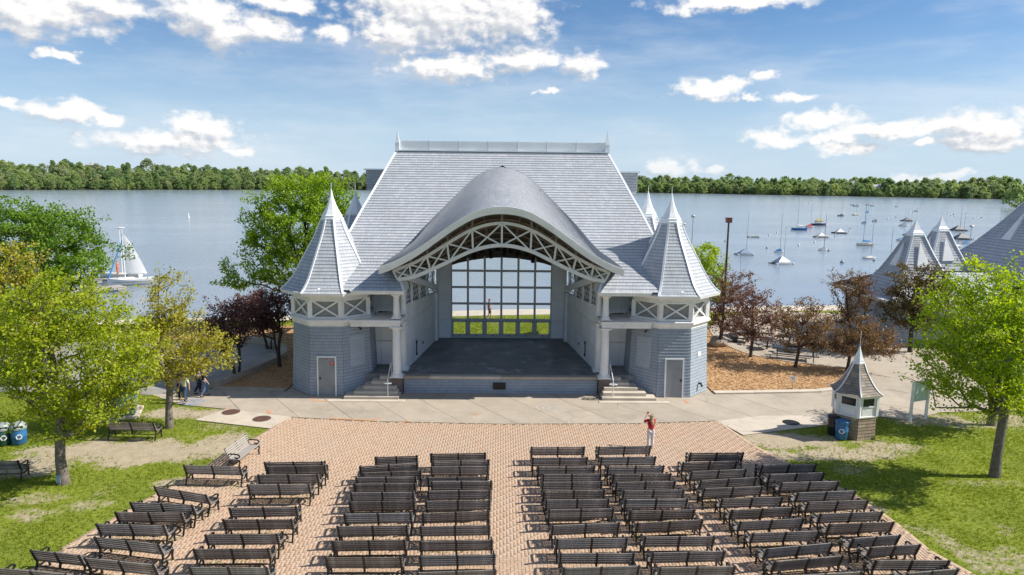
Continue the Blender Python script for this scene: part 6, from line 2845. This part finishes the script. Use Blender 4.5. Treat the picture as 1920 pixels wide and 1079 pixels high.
def hull_mesh(mb, L, B, D, sheer=.12, n=12, transom=.62):
    """hull: bow at +x, deck closed"""
    rings = []
    for i in range(n + 1):
        f = i / n
        x = -L / 2 + L * f
        w = B / 2 * (transom + (1 - transom) * math.sin(min(f / .45, 1) * math.pi / 2)) * (1 - max(0, (f - .45) / .55) ** 2.2)
        w = max(w, .012)
        zt = D + sheer * (2 * f - .9) ** 2
        k = -.12 * (1 - max(0, (f - .8) / .2))
        rings.append([(x, -w, zt), (x, -w * .92, zt * .45), (x + (.06 * L if f > .99 else 0) * -1, -w * .55, k * .6), (x, 0, k), (x, w * .55, k * .6), (x, w * .92, zt * .45), (x, w, zt)])
    o = len(mb.v)
    m_ = 7
    for r_ in rings:
        mb.v += r_
    for i in range(n):
        for j in range(m_ - 1):
            mb.f.append((o + i * m_ + j, o + i * m_ + j + 1, o + (i + 1) * m_ + j + 1, o + (i + 1) * m_ + j)[::-1])
            mb.m.append(0)
        mb.f.append((o + i * m_ + 6, o + i * m_, o + (i + 1) * m_, o + (i + 1) * m_ + 6)[::-1])
        mb.m.append(0)
    mb.f.append(tuple(o + j for j in range(m_)))
    mb.m.append(0)


def boat(px, w_px, kind, label, hull='white', cover=None, mast=0, rz=0.0, group='boats moored on the lake', mast_col='alu'):
    p = gz(px[0], px[1], WATER_Z)
    s = (p - CAM).dot(_f) / FPX
    L = max(w_px * s, 1.8)
    o = thing('moored_boat', label, 'boat', (p.x, p.y, WATER_Z), rz, group)
    hm = (mast - 0) and (gy(px[0], mast, p.y).z - WATER_Z)
    if kind in ('dinghy', 'sail', 'tent', 'motor'):
        q = MB()
        D = {'dinghy': .14, 'sail': .17, 'tent': .13, 'motor': .2}[kind] * L ** .8
        hull_mesh(q, L, L * .36, D)
        q.build('hull', BP[hull], o, local=True, angle=50)
        if kind in ('sail',):
            q = MB()
            q.box((-.02 * L, 0, D + .06 * L * .5), (L * .42, L * .2, .07 * L), bev=.03)
            cb = q.build('cabin', BP['white'], o, local=True)
            q = MB()
            for s_ in (-1, 1):
                q.box((-.02 * L, s_ * L * .1, D + .035 * L), (L * .3, .03, .025 * L))
            q.build('cabin_window', M['black'], cb, local=True)
            if cover:
                q = MB()
                q.tube([(.12 * L, 0, D + .30 * L * .6), (-.1 * L, 0, D + .26 * L * .6), (-.36 * L, 0, D + .24 * L * .6)], [.055 * L, .05 * L, .03 * L], 8)
                q.build('sail_cover', BP[cover], o, local=True)
        if kind in ('dinghy', 'tent'):
            q = MB()
            h = (.16 if kind == 'dinghy' else .30) * L
            a, b = -.40 * L, .32 * L
            wv = L * .17
            q.add([(a, -wv * .8, D * .95), (b, -wv * .5, D * .95), (b, wv * .5, D * .95), (a, wv * .8, D * .95), (a * .75, 0, D + h * .45), (.12 * L, 0, D + h)],
                  [(0, 1, 5, 4), (2, 3, 4, 5), (1, 2, 5), (3, 0, 4)])
            q.build('cover', BP[cover or 'grey'], o, local=True)
        if kind == 'motor':
            q = MB()
            q.box((.05 * L, 0, D + .08 * L), (L * .3, L * .24, .16 * L), bev=.05)
            q.build('cuddy', BP[cover or 'white'], o, local=True)
            q = MB()
            q.box((-.5 * L, 0, D * .8), (.1 * L, .12 * L, .22 * L), bev=.03)
            q.build('outboard_motor', M['black'], o, local=True)
    elif kind in ('cat', 'lift'):
        for s_ in (-1, 1):
            q = MB()
            hull_mesh(q, L, L * .10, .12 * L ** .6, .05)
            for i in range(len(q.v)):
                v = q.v[i]
                q.v[i] = (v[0], v[1] + s_ * L * .24, v[2])
            q.build('float', BP[hull], o, local=True)
            q = MB()
            q.lathe([(.02, -.02), (.16, .03), (.21, .16), (.16, .30), (.02, .35)], 10, (s_ * L * .42, -L * .24, -.05))
            q.build('float_ball', BP['white'], o, local=True)
        for xx in (-.3, .3):
            q = MB()
            q.beam((xx * L, -.26 * L, .16 * L ** .6), (xx * L, .26 * L, .16 * L ** .6), .09, .09)
            q.build('cross_beam', BP['silver'], o, local=True)
        if cover:
            q = MB()
            z0 = .17 * L ** .6
            h = .26 * L
            q.add([(-.33 * L, -.22 * L, z0), (.33 * L, -.22 * L, z0), (.33 * L, .22 * L, z0), (-.33 * L, .22 * L, z0), (0, -.02, z0 + h), (0, .02, z0 + h)], [(0, 1, 4), (1, 2, 5, 4), (2, 3, 5), (3, 0, 4, 5), (0, 3, 2, 1)])
            q.build('cover', BP[cover], o, local=True)
    if hm:
        q = MB()
        x = .10 * L
        q.tube([(x, 0, .1), (x, 0, hm)], [.05, .028], 6)
        q.build('mast', M[mast_col], o, local=True)
        if kind in ('sail', 'dinghy'):
            q = MB()
            q.tube([(x, 0, .36 * L * .6), (-.38 * L, 0, .34 * L * .6)], .035, 6)
            q.build('boom', M[mast_col], o, local=True)
    return o


boat((1395.7, 478.6), 34, 'cat', 'catamaran with blue grey tent cover nearest the brown lamp post', 'silver', 'steel', 399)
boat((1412.8, 445.5), 22, 'lift', 'empty floating boat lift near the lamp post', 'tan', None)
boat((1460.6, 473.5), 16, 'tent', 'white dinghy under a pointed blue cover', 'white', 'blue', 401)
boat((1465.7, 495.4), 42, 'cat', 'large grey catamaran, nearest boat to the shore', 'silver', 'steel', 424, .25)
boat((1497.8, 432), 29, 'sail', 'bright blue hulled sailboat', 'blue', 'white', 373, math.pi)
boat((1518, 427), 17, 'tent', 'white boat with red cover beside the blue sailboat', 'white', 'red', 385)
boat((1535, 423), 26, 'sail', 'long navy hulled sailboat behind the red covered boat', 'navy', 'tan', 380)
boat((1536.5, 415.5), 16, 'tent', 'boat under a yellow cover', 'cream', 'yellow', 0)
boat((1539.4, 445.5), 26, 'cat', 'raft with white pointed cover left of the dark floats', 'tan', 'white', 0)
boat((1543, 470), 17, 'tent', 'white dinghy with grey pointed cover and dark mast', 'white', 'grey', 400, .1, mast_col='black')
boat((1574.4, 438), 26, 'cat', 'raft with white cover on dark floats', 'navy', 'white', 0)
boat((1577, 405.7), 12, 'motor', 'small grey boat far out, left of the tan one', 'grey', 'darkgrey', 378)
boat((1604, 404), 12, 'dinghy', 'small tan boat far out', 'tan', 'cream', 380)
boat((1599, 385.5), 8, 'motor', 'white motorboat, left one of the farthest pair', 'white', 'white')
boat((1607, 387.5), 13, 'motor', 'longer white motorboat of the farthest pair', 'white', 'white')
boat((1628, 385), 10, 'sail', 'far white sailboat with tall mast below the white house', 'white', None, 362)
boat((1637, 387), 10, 'motor', 'far white motorboat right of the tall mast', 'white', 'white')
boat((1626.6, 399), 9, 'tent', 'small boat with bright blue cover far out', 'white', 'skyblue', 372)
boat((1621, 419.5), 12, 'tent', 'small white boat with blue tent behind the cruiser', 'white', 'blue', 378)
boat((1621, 461), 31, 'sail', 'white cruising sailboat with bright blue sail cover', 'cream', 'skyblue', 385, math.pi)
boat((1630, 486), 24, 'dinghy', 'white daysailer with grey foredeck, in front of the cruiser', 'white', 'cream', 408)
boat((1641.5, 416), 11, 'motor', 'small white boat with dark outboard', 'white', 'navy')
boat((1682, 388.5), 7, 'motor', 'tiny white motorboat alone far out', 'white', 'white')
boat((1719, 397), 9, 'motor', 'small white motorboat with cabin far right', 'white', 'white', 377)
boat((1700, 415), 20, 'cat', 'dark grey tent raft, farthest of the cluster by the towers', 'darkgrey', 'darkgrey', 388)
boat((1694, 424.5), 17, 'tent', 'white boat with grey tent in the cluster by the towers', 'white', 'grey', 392)
boat((1704.5, 441.5), 20, 'cat', 'raft with blue tent left of the far towers', 'grey', 'skyblue', 390)
boat((1692.8, 451.5), 23, 'dinghy', 'white boat with blue covers nearest the far towers', 'white', 'skyblue', 430)
boat((1796.7, 433), 31, 'cat', 'raft with dark tent right of the far towers, the farther', 'darkgrey', 'darkgrey', 385)
boat((1802, 449.5), 36, 'cat', 'raft with dark tent right of the far towers, the nearer', 'darkgrey', 'darkgrey', 398)
boat((1811.5, 457.5), 15, 'tent', 'small white boat with bright blue cover by the big roof', 'white', 'skyblue')
boat((1794, 464), 20, 'dinghy', 'white covered boat between the towers and big roof', 'white', 'white', 400)
boat((1874, 424), 10, 'motor', 'dark boat half hidden by the big roof', 'navy', 'darkgrey', 386)
boat((1663, 512), 40, 'sail', 'white sailboat with blue wrapped sail behind the far hall', 'white', None, 428)


def buoy(px, label, r_=.24, col='white', tall=False, group='mooring buoys on the lake'):
    p = gz(px[0], px[1], WATER_Z)
    q = MB()
    r_ = max(r_, p.y * .0011)
    if tall:
        q.lathe([(.12, -.1), (.34, 0), (.34, .25), (.14, .3), (.11, 1.5), (.05, 1.55)], 12, (p.x, p.y, WATER_Z))
    else:
        q.lathe([(r_ * .3, -r_ * .5), (r_ * .85, -.1), (r_, r_ * .35), (r_ * .8, r_ * .95), (r_ * .3, r_ * 1.3), (r_ * .08, r_ * 1.36)], 12, (p.x, p.y, WATER_Z))
    ob = q.mesh('mooring_buoy', BP[col], True, (p.x, p.y, WATER_Z))
    return tag(link('mooring_buoy', ob, None, (p.x, p.y, WATER_Z)), label, 'buoy', group)


for i, px in enumerate([(1360, 453), (1442, 442), (1457, 437), (1438, 466), (1497.6, 461), (1527, 455), (1554, 471), (1566, 444), (1518, 382.5), (1594, 429.5), (1592, 433), (1609, 425.5), (1639, 489.5),
                        (1688, 461.5), (1665, 411.5), (1680, 408), (1715, 421), (1827, 410.5), (1840, 409), (1778, 402), (1783, 405), (1788, 403), (1790, 407), (1551, 425), (1484, 433)]):
    buoy(px, 'small white mooring ball afloat among the moored boats', .24, 'white' if i % 3 else 'grey')
buoy((1579, 493.5), 'round grey buoy nearest the shore, alone in open water', .33, 'grey')
buoy((1688, 480), 'big dark blue buoy left of the far towers', .55, 'navy')
buoy((354, 409), 'white and orange marker buoy alone in the left water', .4, 'white', True, None)


def left_sailboat():
    p = gz(249, 534, WATER_Z)
    s = (p - CAM).dot(_f) / FPX
    L = 82 * s
    o = thing('sailboat', 'white sailboat with raised white mainsail at the left dock', 'sailboat', (p.x, p.y, WATER_Z), R(206))
    q = MB()
    hull_mesh(q, L, L * .33, .72, .14, 14, .7)
    q.build('hull', BP['white'], o, local=True, angle=50)
    q = MB()
    q.box((0, -L * .162, .45), (L * .8, .02, .05))
    q.box((0, L * .162, .45), (L * .8, .02, .05))
    q.build('rub_stripe', BP['navy'], o, local=True)
    q = MB()
    q.box((.12 * L, 0, .80), (L * .34, L * .16, .26), bev=.08)
    q.build('cabin', BP['white'], o, local=True)
    top = gy(236, 428, p.y).z - WATER_Z
    xm = .14 * L
    q = MB()
    q.tube([(xm, 0, .6), (xm, 0, top)], [.06, .045], 8)
    q.build('mast', BP['white'], o, local=True)
    q = MB()
    q.box((xm - .05, 0, top + .05), (.55, .18, .16), bev=.04)
    q.build('mast_float', BP['white'], o, local=True)
    q = MB()
    q.tube([(xm, 0, 1.35), (-.30 * L, 0, 1.25)], .05, 8)
    q.build('boom', BP['white'], o, local=True)
    # belly of the sail
    q = MB()
    H_ = top - 1.2
    nn = 9
    rows = []
    for i in range(nn + 1):
        f = i / nn
        z = 1.42 + (H_ - .75) * f
        wv = (.44 * L) * (1 - f) ** .75
        rows.append([(xm - .06 - wv * j / 6, .22 * math.sin(math.pi * j / 6) * (1 - f), z - .02 * j) for j in range(7)])
    o_ = len(q.v)
    for r_ in rows:
        q.v += r_
    for i in range(nn):
        for j in range(6):
            q.f.append((o_ + i * 7 + j, o_ + i * 7 + j + 1, o_ + i * 7 + 8 + j, o_ + i * 7 + 7 + j))
            q.m.append(0)
    sl = q.build('mainsail', M['sail'], o, local=True, smooth_=True)
    q = MB()
    for k in range(2):
        q.box((xm - .9 - .32 * k, .20, 3.2), (.2, .01, .1))
    q.build('sail_number', BP['grey'], sl, local=True)
    q = MB()
    q.tube([(xm, 0, top * .80), (.47 * L, 0, .85)], [.06, .10], 7)
    q.build('rolled_jib', BP['skyblue'], o, local=True)
    q = MB()
    q.tube([(xm, 0, top * .95), (.05 * L, .15 * L, .75)], .012, 5)
    q.tube([(xm, 0, top * .95), (.05 * L, -.15 * L, .75)], .012, 5)
    q.build('shroud', M['alu'], o, local=True)
    q = MB()
    q.box((-.49 * L, 0, .7), (.3, .28, .6), bev=.06)
    q.build('outboard_motor', BP['navy'], o, local=True)
    # second bare mast belongs to a dinghy lying behind
    p2 = gz(226, 521, WATER_Z)
    b2 = thing('sailboat', 'bare white mast and boat lying behind the white sailboat', 'sailboat', (p2.x, p2.y, WATER_Z), R(180), None)
    q = MB()
    hull_mesh(q, 5.2, 1.7, .55, .1, 12, .65)
    q.build('hull', BP['cream'], b2, local=True, angle=50)
    t2 = gy(230, 429, p2.y).z - WATER_Z
    q = MB()
    q.tube([(-.3, 0, .4), (-.3, 0, t2)], [.06, .045], 8)
    q.box((-.3, 0, t2 + .05), (.5, .16, .14), bev=.04)
    q.build('mast', BP['white'], b2, local=True)
    return p


SB = left_sailboat()


# ------------------------------------------------------------------ far houses
def house(px, Y, w, d, h, label, wall, roofc, rz=0.0):
    c = gy(px[0], px[1], Y)
    o = thing('lake_house', label, 'house', (c.x, c.y, c.z), rz, 'houses in the far woods')
    wm = mat('house_wall_' + wall[0], wall[1], None, .5, .7)
    rm = mat('house_roof_' + wall[0], roofc, None, .6, .8)
    q = MB()
    q.box((0, 0, h / 2 - 2), (w, d, h + 4))
    wl = q.build('wall', wm, o, local=True)
    q = MB()
    e = .6
    hw, hd, rh = w / 2 + e, d / 2 + e, d * .42
    q.add([(-hw, -hd, h), (hw, -hd, h), (hw, hd, h), (-hw, hd, h), (-hw * .96, 0, h + rh), (hw * .96, 0, h + rh)], [(0, 1, 5, 4), (2, 3, 4, 5), (1, 2, 5), (3, 0, 4), (3, 2, 1, 0)])
    rf = q.build('roof', rm, o, local=True)
    q = MB()
    q.box((w * .25, 0, h + rh * .9), (1.0, 1.0, rh * .9))
    q.build('chimney', rm, rf, local=True)
    nw = max(3, int(w / 3.2))
    for lv in range(max(1, int(h / 3))):
        for k in range(nw):
            q = MB()
            q.box((-w / 2 + w * (k + .5) / nw, -d / 2 - .03, 1.6 + lv * 2.9), (1.3, .1, 1.5))
            q.build('window', M['glassdark'], wl, local=True)


house((1648, 358), 762, 20, 7, 4.0, 'large white house among the far right trees', ('white', (.75, .75, .74)), (.38, .40, .45))
house((1697, 350), 790, 12, 6, 3, 'grey roofed house above the white one on the far shore', ('greyish', (.42, .40, .42)), (.30, .28, .32))
house((1290, 349), 880, 10, 6, 3, 'small blue grey house in the far woods right of the roof', ('bluish', (.46, .50, .58)), (.28, .30, .34))
house((8, 332), 690, 9, 6, 4, 'tan brick building at the far left of the woods', ('tan', (.50, .38, .26)), (.25, .2, .17))
house((168, 315), 790, 7, 5, 3, 'pale round topped building above the left woods', ('pale', (.55, .52, .50)), (.5, .48, .47))


# ------------------------------------------------------------------ people
SKIN = mat('skin', (.55, .33, .24), (.50, .30, .22), 6, .55)
CL = {k: mat('cloth_' + k, c, tuple(x * .8 for x in c), 12, .85, .2, 40) for k, c in {
    'red': (.50, .012, .022), 'white': (.72, .70, .71), 'jeans': (.035, .065, .14), 'lightjeans': (.10, .17, .28), 'black': (.015, .015, .018), 'lime': (.62, .66, .46), 'coral': (.58, .13, .12),
    'navy': (.02, .025, .05), 'paleblue': (.45, .52, .62), 'pink': (.6, .3, .3), 'orange': (.62, .14, .05), 'grey': (.22, .20, .19)}.items()}
HAIR = {k: mat('hair_' + k, c, tuple(x * .7 for x in c), 20, .6, .4, 60) for k, c in {'blond': (.46, .34, .19), 'dark': (.035, .022, .016), 'grey': (.42, .40, .38), 'brown': (.12, .07, .04)}.items()}


def skin_obj(name, verts, edges, radii, m, parent, root=0, sub=2):
    me = bpy.data.meshes.new(name)
    me.from_pydata([tuple(v) for v in verts], edges, [])
    me.materials.append(m)
    o = link(name, me, parent)
    md = o.modifiers.new('skin', 'SKIN')
    md.use_smooth_shade = True
    lay = me.skin_vertices[0] if len(me.skin_vertices) else None
    for i, r_ in enumerate(radii):
        lay.data[i].radius = (r_, r_) if not hasattr(r_, '__len__') else r_
        lay.data[i].use_root = (i == root)
    sb = o.modifiers.new('sub', 'SUBSURF')
    sb.levels = sb.render_levels = sub
    return o


def hand_chain(V, E, Rr, wrist_i, wrist, dirv, side, curl=.35):
    """palm and five fingers grown from the wrist"""
    d = Vector(dirv).normalized()
    s = Vector(side).normalized()
    n = d.cross(s).normalized()
    palm = Vector(wrist) + d * .075
    V.append(palm)
    Rr.append((.040, .018))
    pi = len(V) - 1
    E.append((wrist_i, pi))
    for k, (off, ln) in enumerate(((-.030, .065), (-.010, .078), (.010, .075), (.028, .058))):
        b0 = palm + d * .028 + s * off
        b1 = b0 + d * ln * .5 + n * curl * .02
        b2 = b1 + d * ln * .45 + n * curl * .05
        prev = pi
        for q_ in (b0, b1, b2):
            V.append(q_)
            Rr.append(.0095)
            E.append((prev, len(V) - 1))
            prev = len(V) - 1
    t0 = Vector(wrist) + d * .03 - s * .045
    t1 = t0 + d * .04 - s * .02 + n * .015
    prev = wrist_i
    for q_ in (t0, t1):
        V.append(q_)
        Rr.append(.0105)
        E.append((prev, len(V) - 1))
        prev = len(V) - 1


def person(loc, rz, H_, label, top, bottom, hair, pose, hair_long=False, shorts=False, group=None, hold=None, z=None, seat=False, cap=None):
    """facing +y before turning; pose gives the joints for a figure 1.7 m tall"""
    k = H_ / 1.7
    o = thing('person', label, 'person', (loc[0], loc[1], z if z is not None else .034), rz, group)

    def S(p):
        return Vector(p) * k
    J = {'pel': (0, 0, .93), 'waist': (0, 0, 1.06), 'chest': (0, .005, 1.27), 'neck': (0, .0, 1.435), 'skull': (0, .015, 1.53), 'crown': (0, .01, 1.62),
         'shL': (-.17, 0, 1.385), 'shR': (.17, 0, 1.385), 'elL': (-.23, -.02, 1.12), 'elR': (.23, -.02, 1.12), 'wrL': (-.24, .08, .88), 'wrR': (.24, .08, .88),
         'hiL': (-.09, 0, .90), 'hiR': (.09, 0, .90), 'knL': (-.10, .02, .49), 'knR': (.10, .02, .49), 'anL': (-.10, -.02, .08), 'anR': (.10, -.02, .08), 'toL': (-.11, .14, .03), 'toR': (.11, .14, .03)}
    J.update(pose)
    J = {a: S(b) for a, b in J.items()}
    V, E, Rr, ix = [], [], [], {}

    def add(n_, r_, par=None):
        V.append(J[n_])
        Rr.append(tuple(x * k for x in r_) if hasattr(r_, '__len__') else r_ * k)
        ix[n_] = len(V) - 1
        if par:
            E.append((ix[par], ix[n_]))
    add('pel', (.135, .10))
    add('waist', (.120, .088), 'pel')
    add('chest', (.145, .10), 'waist')
    add('neck', .052, 'chest')
    add('skull', (.078, .092), 'neck')
    add('crown', (.066, .078), 'skull')
    V.append(J['skull'] + S((0, .10, -.01)))
    Rr.append(.018 * k)
    E.append((ix['skull'], len(V) - 1))          # nose
    for s_ in (-1, 1):
        V.append(J['skull'] + S((s_ * .086, -.005, .0)))
        Rr.append(.018 * k)
        E.append((ix['skull'], len(V) - 1))      # ears
    for a in 'LR':
        add('sh' + a, .062, 'chest')
        add('el' + a, .044, 'sh' + a)
        add('wr' + a, .030, 'el' + a)
        d = (J['wr' + a] - J['el' + a]).normalized()
        hand_chain(V, E, Rr, ix['wr' + a], J['wr' + a], d, Vector((1, 0, 0)) if abs(d.x) < .8 else Vector((0, 1, 0)))
        add('hi' + a, .085, 'pel')
        add('kn' + a, .058, 'hi' + a)
        add('an' + a, .042, 'kn' + a)
        add('to' + a, .036, 'an' + a)
    skin_obj('body', V, E, Rr, SKIN, o)
    # shirt
    v, e, r_ = [J['pel'] + S((0, 0, .0)), J['waist'], J['chest'], J['neck'] - S((0, 0, .03))], [(0, 1), (1, 2), (2, 3)], [(.158 * k, .125 * k), (.140 * k, .108 * k), (.166 * k, .118 * k), .066 * k]
    for a in 'LR':
        v += [J['sh' + a], J['sh' + a].lerp(J['el' + a], .55), J['sh' + a].lerp(J['el' + a], .95)]
        n_ = len(v)
        e += [(2, n_ - 3), (n_ - 3, n_ - 2), (n_ - 2, n_ - 1)]
        r_ += [.078 * k, .066 * k, .062 * k]
    skin_obj('shirt', v, e, r_, CL[top], o)
    # trousers or shorts
    v, e, r_ = [J['pel'] + S((0, 0, .06))], [], [(.142 * k, .11 * k)]
    for a in 'LR':
        hip, kn, an = J['hi' + a], J['kn' + a], J['an' + a]
        pts = [hip, hip.lerp(kn, .5), kn] + ([] if shorts else [kn.lerp(an, .5), an + S((0, 0, .02))])
        rr = [.104, .092, .078] + ([] if shorts else [.072, .066])
        prev = 0
        for p_, q_ in zip(pts, rr):
            v.append(p_)
            r_.append(q_ * k)
            e.append((prev, len(v) - 1))
            prev = len(v) - 1
    skin_obj('trousers' if not shorts else 'shorts', v, e, r_, CL[bottom], o)
    for a in 'LR':
        skin_obj('shoe', [J['an' + a] - S((0, .05, .035)), J['an' + a].lerp(J['to' + a], .5) - S((0, 0, .015)), J['to' + a] + S((0, .02, .0))], [(0, 1), (1, 2)], [.044 * k, .046 * k, .038 * k], M['black'] if top != 'red' else CL['white'], o)
    v = [J['skull'] + S((0, -.025, .02)), J['crown'] + S((0, -.018, .012)), J['crown'] + S((0, .05, .0))]
    e, r_ = [(0, 1), (1, 2)], [(.088 * k, .088 * k), (.076 * k, .082 * k), .05 * k]
    if hair_long:
        v += [J['neck'] + S((.01, -.07, .0)), J['chest'] + S((.03, -.125, .06)), J['chest'] + S((.035, -.13, -.10))]
        e += [(0, 3), (3, 4), (4, 5)]
        r_ += [(.095 * k, .05 * k), (.10 * k, .035 * k), (.05 * k, .02 * k)]
    skin_obj('hair', v, e, r_, HAIR[hair], o)
    if cap:
        q = MB()
        c_ = J['crown'] + S((0, 0, .02))
        q.lathe([(.096 * k, -.02 * k), (.095 * k, .02 * k), (.07 * k, .06 * k), (.02 * k, .075 * k)], 12, c_)
        q.box(c_ + S((0, .11, -.015)), (.13 * k, .1 * k, .012 * k))
        q.build('cap', CL[cap], o, local=True)
    if hold == 'phone':
        q = MB()
        q.box(J['wrL'].lerp(J['wrR'], .45) + S((0, .04, .10)), (.078 * k, .012 * k, .16 * k), bev=.004)
        ph = q.mesh('phone', M['black'])
        mw = Matrix.Translation(Vector((loc[0], loc[1], .034))) @ Matrix.Rotation(rz, 4, 'Z')
        c_ = mw @ (J['wrL'].lerp(J['wrR'], .45) + S((0, .04, .10)))
        q = MB()
        q.box((0, 0, 0), (.078 * k, .012 * k, .16 * k), bev=.004)
        pt = thing('phone', 'dark phone held up by the woman in red', 'phone', c_, rz)
        q.build('phone_body', M['black'], pt, local=True)
        q = MB()
        q.box((.02 * k, -.008 * k, .055 * k), (.02 * k, .004, .03 * k))
        q.build('phone_camera', M['iron'], pt, local=True)
    return o


WALK = {'hiL': (-.09, 0, .90), 'knL': (-.10, .16, .52), 'anL': (-.10, .12, .11), 'toL': (-.11, .29, .08), 'knR': (.10, .0, .48), 'anR': (.10, -.22, .12), 'toR': (.11, -.08, .03), 'wrL': (-.25, -.06, .86), 'elL': (-.24, -.08, 1.12), 'wrR': (.25, .16, .90), 'elR': (.24, .02, 1.12)}
PHOTO = {'elL': (-.30, .16, 1.26), 'wrL': (-.10, .33, 1.52), 'elR': (.20, .20, 1.24), 'wrR': (.03, .33, 1.49), 'shL': (-.175, .02, 1.40), 'shR': (.165, .02, 1.39)}
p = gz(1219, 842)
person((p.x, p.y), R(8), 1.62, 'long haired woman in red top and white trousers photographing the stage', 'red', 'white', 'blond', PHOTO, hair_long=True, hold='phone')
p = gz(917, 599, .0)
person((p.x, p.y), R(-80), 1.78, 'person in coral shirt and dark shorts walking behind the stage window', 'coral', 'navy', 'brown', WALK, shorts=True, z=.02, cap='red')
p = gz(348, 757.5)
person((p.x, p.y), R(160), 1.66, 'person in pale lime shirt and dark jeans by the blue chalk', 'lime', 'jeans', 'grey', WALK, group='walkers at left')
p = gz(343, 751)
person((p.x - .1, p.y), R(170), 1.66, 'person in pink top and dark trousers hidden behind the lime shirt', 'pink', 'navy', 'dark', {}, group='walkers at left')
p = gz(384, 745)
person((p.x, p.y), R(-60), 1.62, 'person in black top and light jeans walking at left', 'black', 'lightjeans', 'brown', WALK, group='walkers at left')
p = gz(372, 739)
person((p.x, p.y), R(-50), 1.78, 'person in pale blue shirt and dark trousers among the walkers', 'paleblue', 'navy', 'grey', WALK, group='walkers at left')
p = gz(221, 514, -.325)
person((p.x, p.y), R(90), 1.72, 'person in orange clothes standing on the far dock', 'orange', 'orange', 'dark', {}, z=-.325)
p = gz(1638, 594)
person((p.x, p.y), R(30), 1.7, 'person in grey top standing left of the far hall', 'grey', 'navy', 'dark', {}, z=.034)
SIT = {'knL': (-.12, .40, .88), 'anL': (-.12, .44, .48), 'toL': (-.12, .58, .43), 'knR': (.12, .40, .88), 'anR': (.12, .44, .48), 'toR': (.12, .58, .43), 'wrL': (-.15, .32, 1.02), 'wrR': (.15, .32, 1.02)}
p = gz(240, 529, WATER_Z)
person((p.x, p.y), R(20), 1.75, 'person in grey jacket sitting in the white sailboat', 'grey', 'tan' if 'tan' in CL else 'grey', 'dark', SIT, z=WATER_Z + .05)
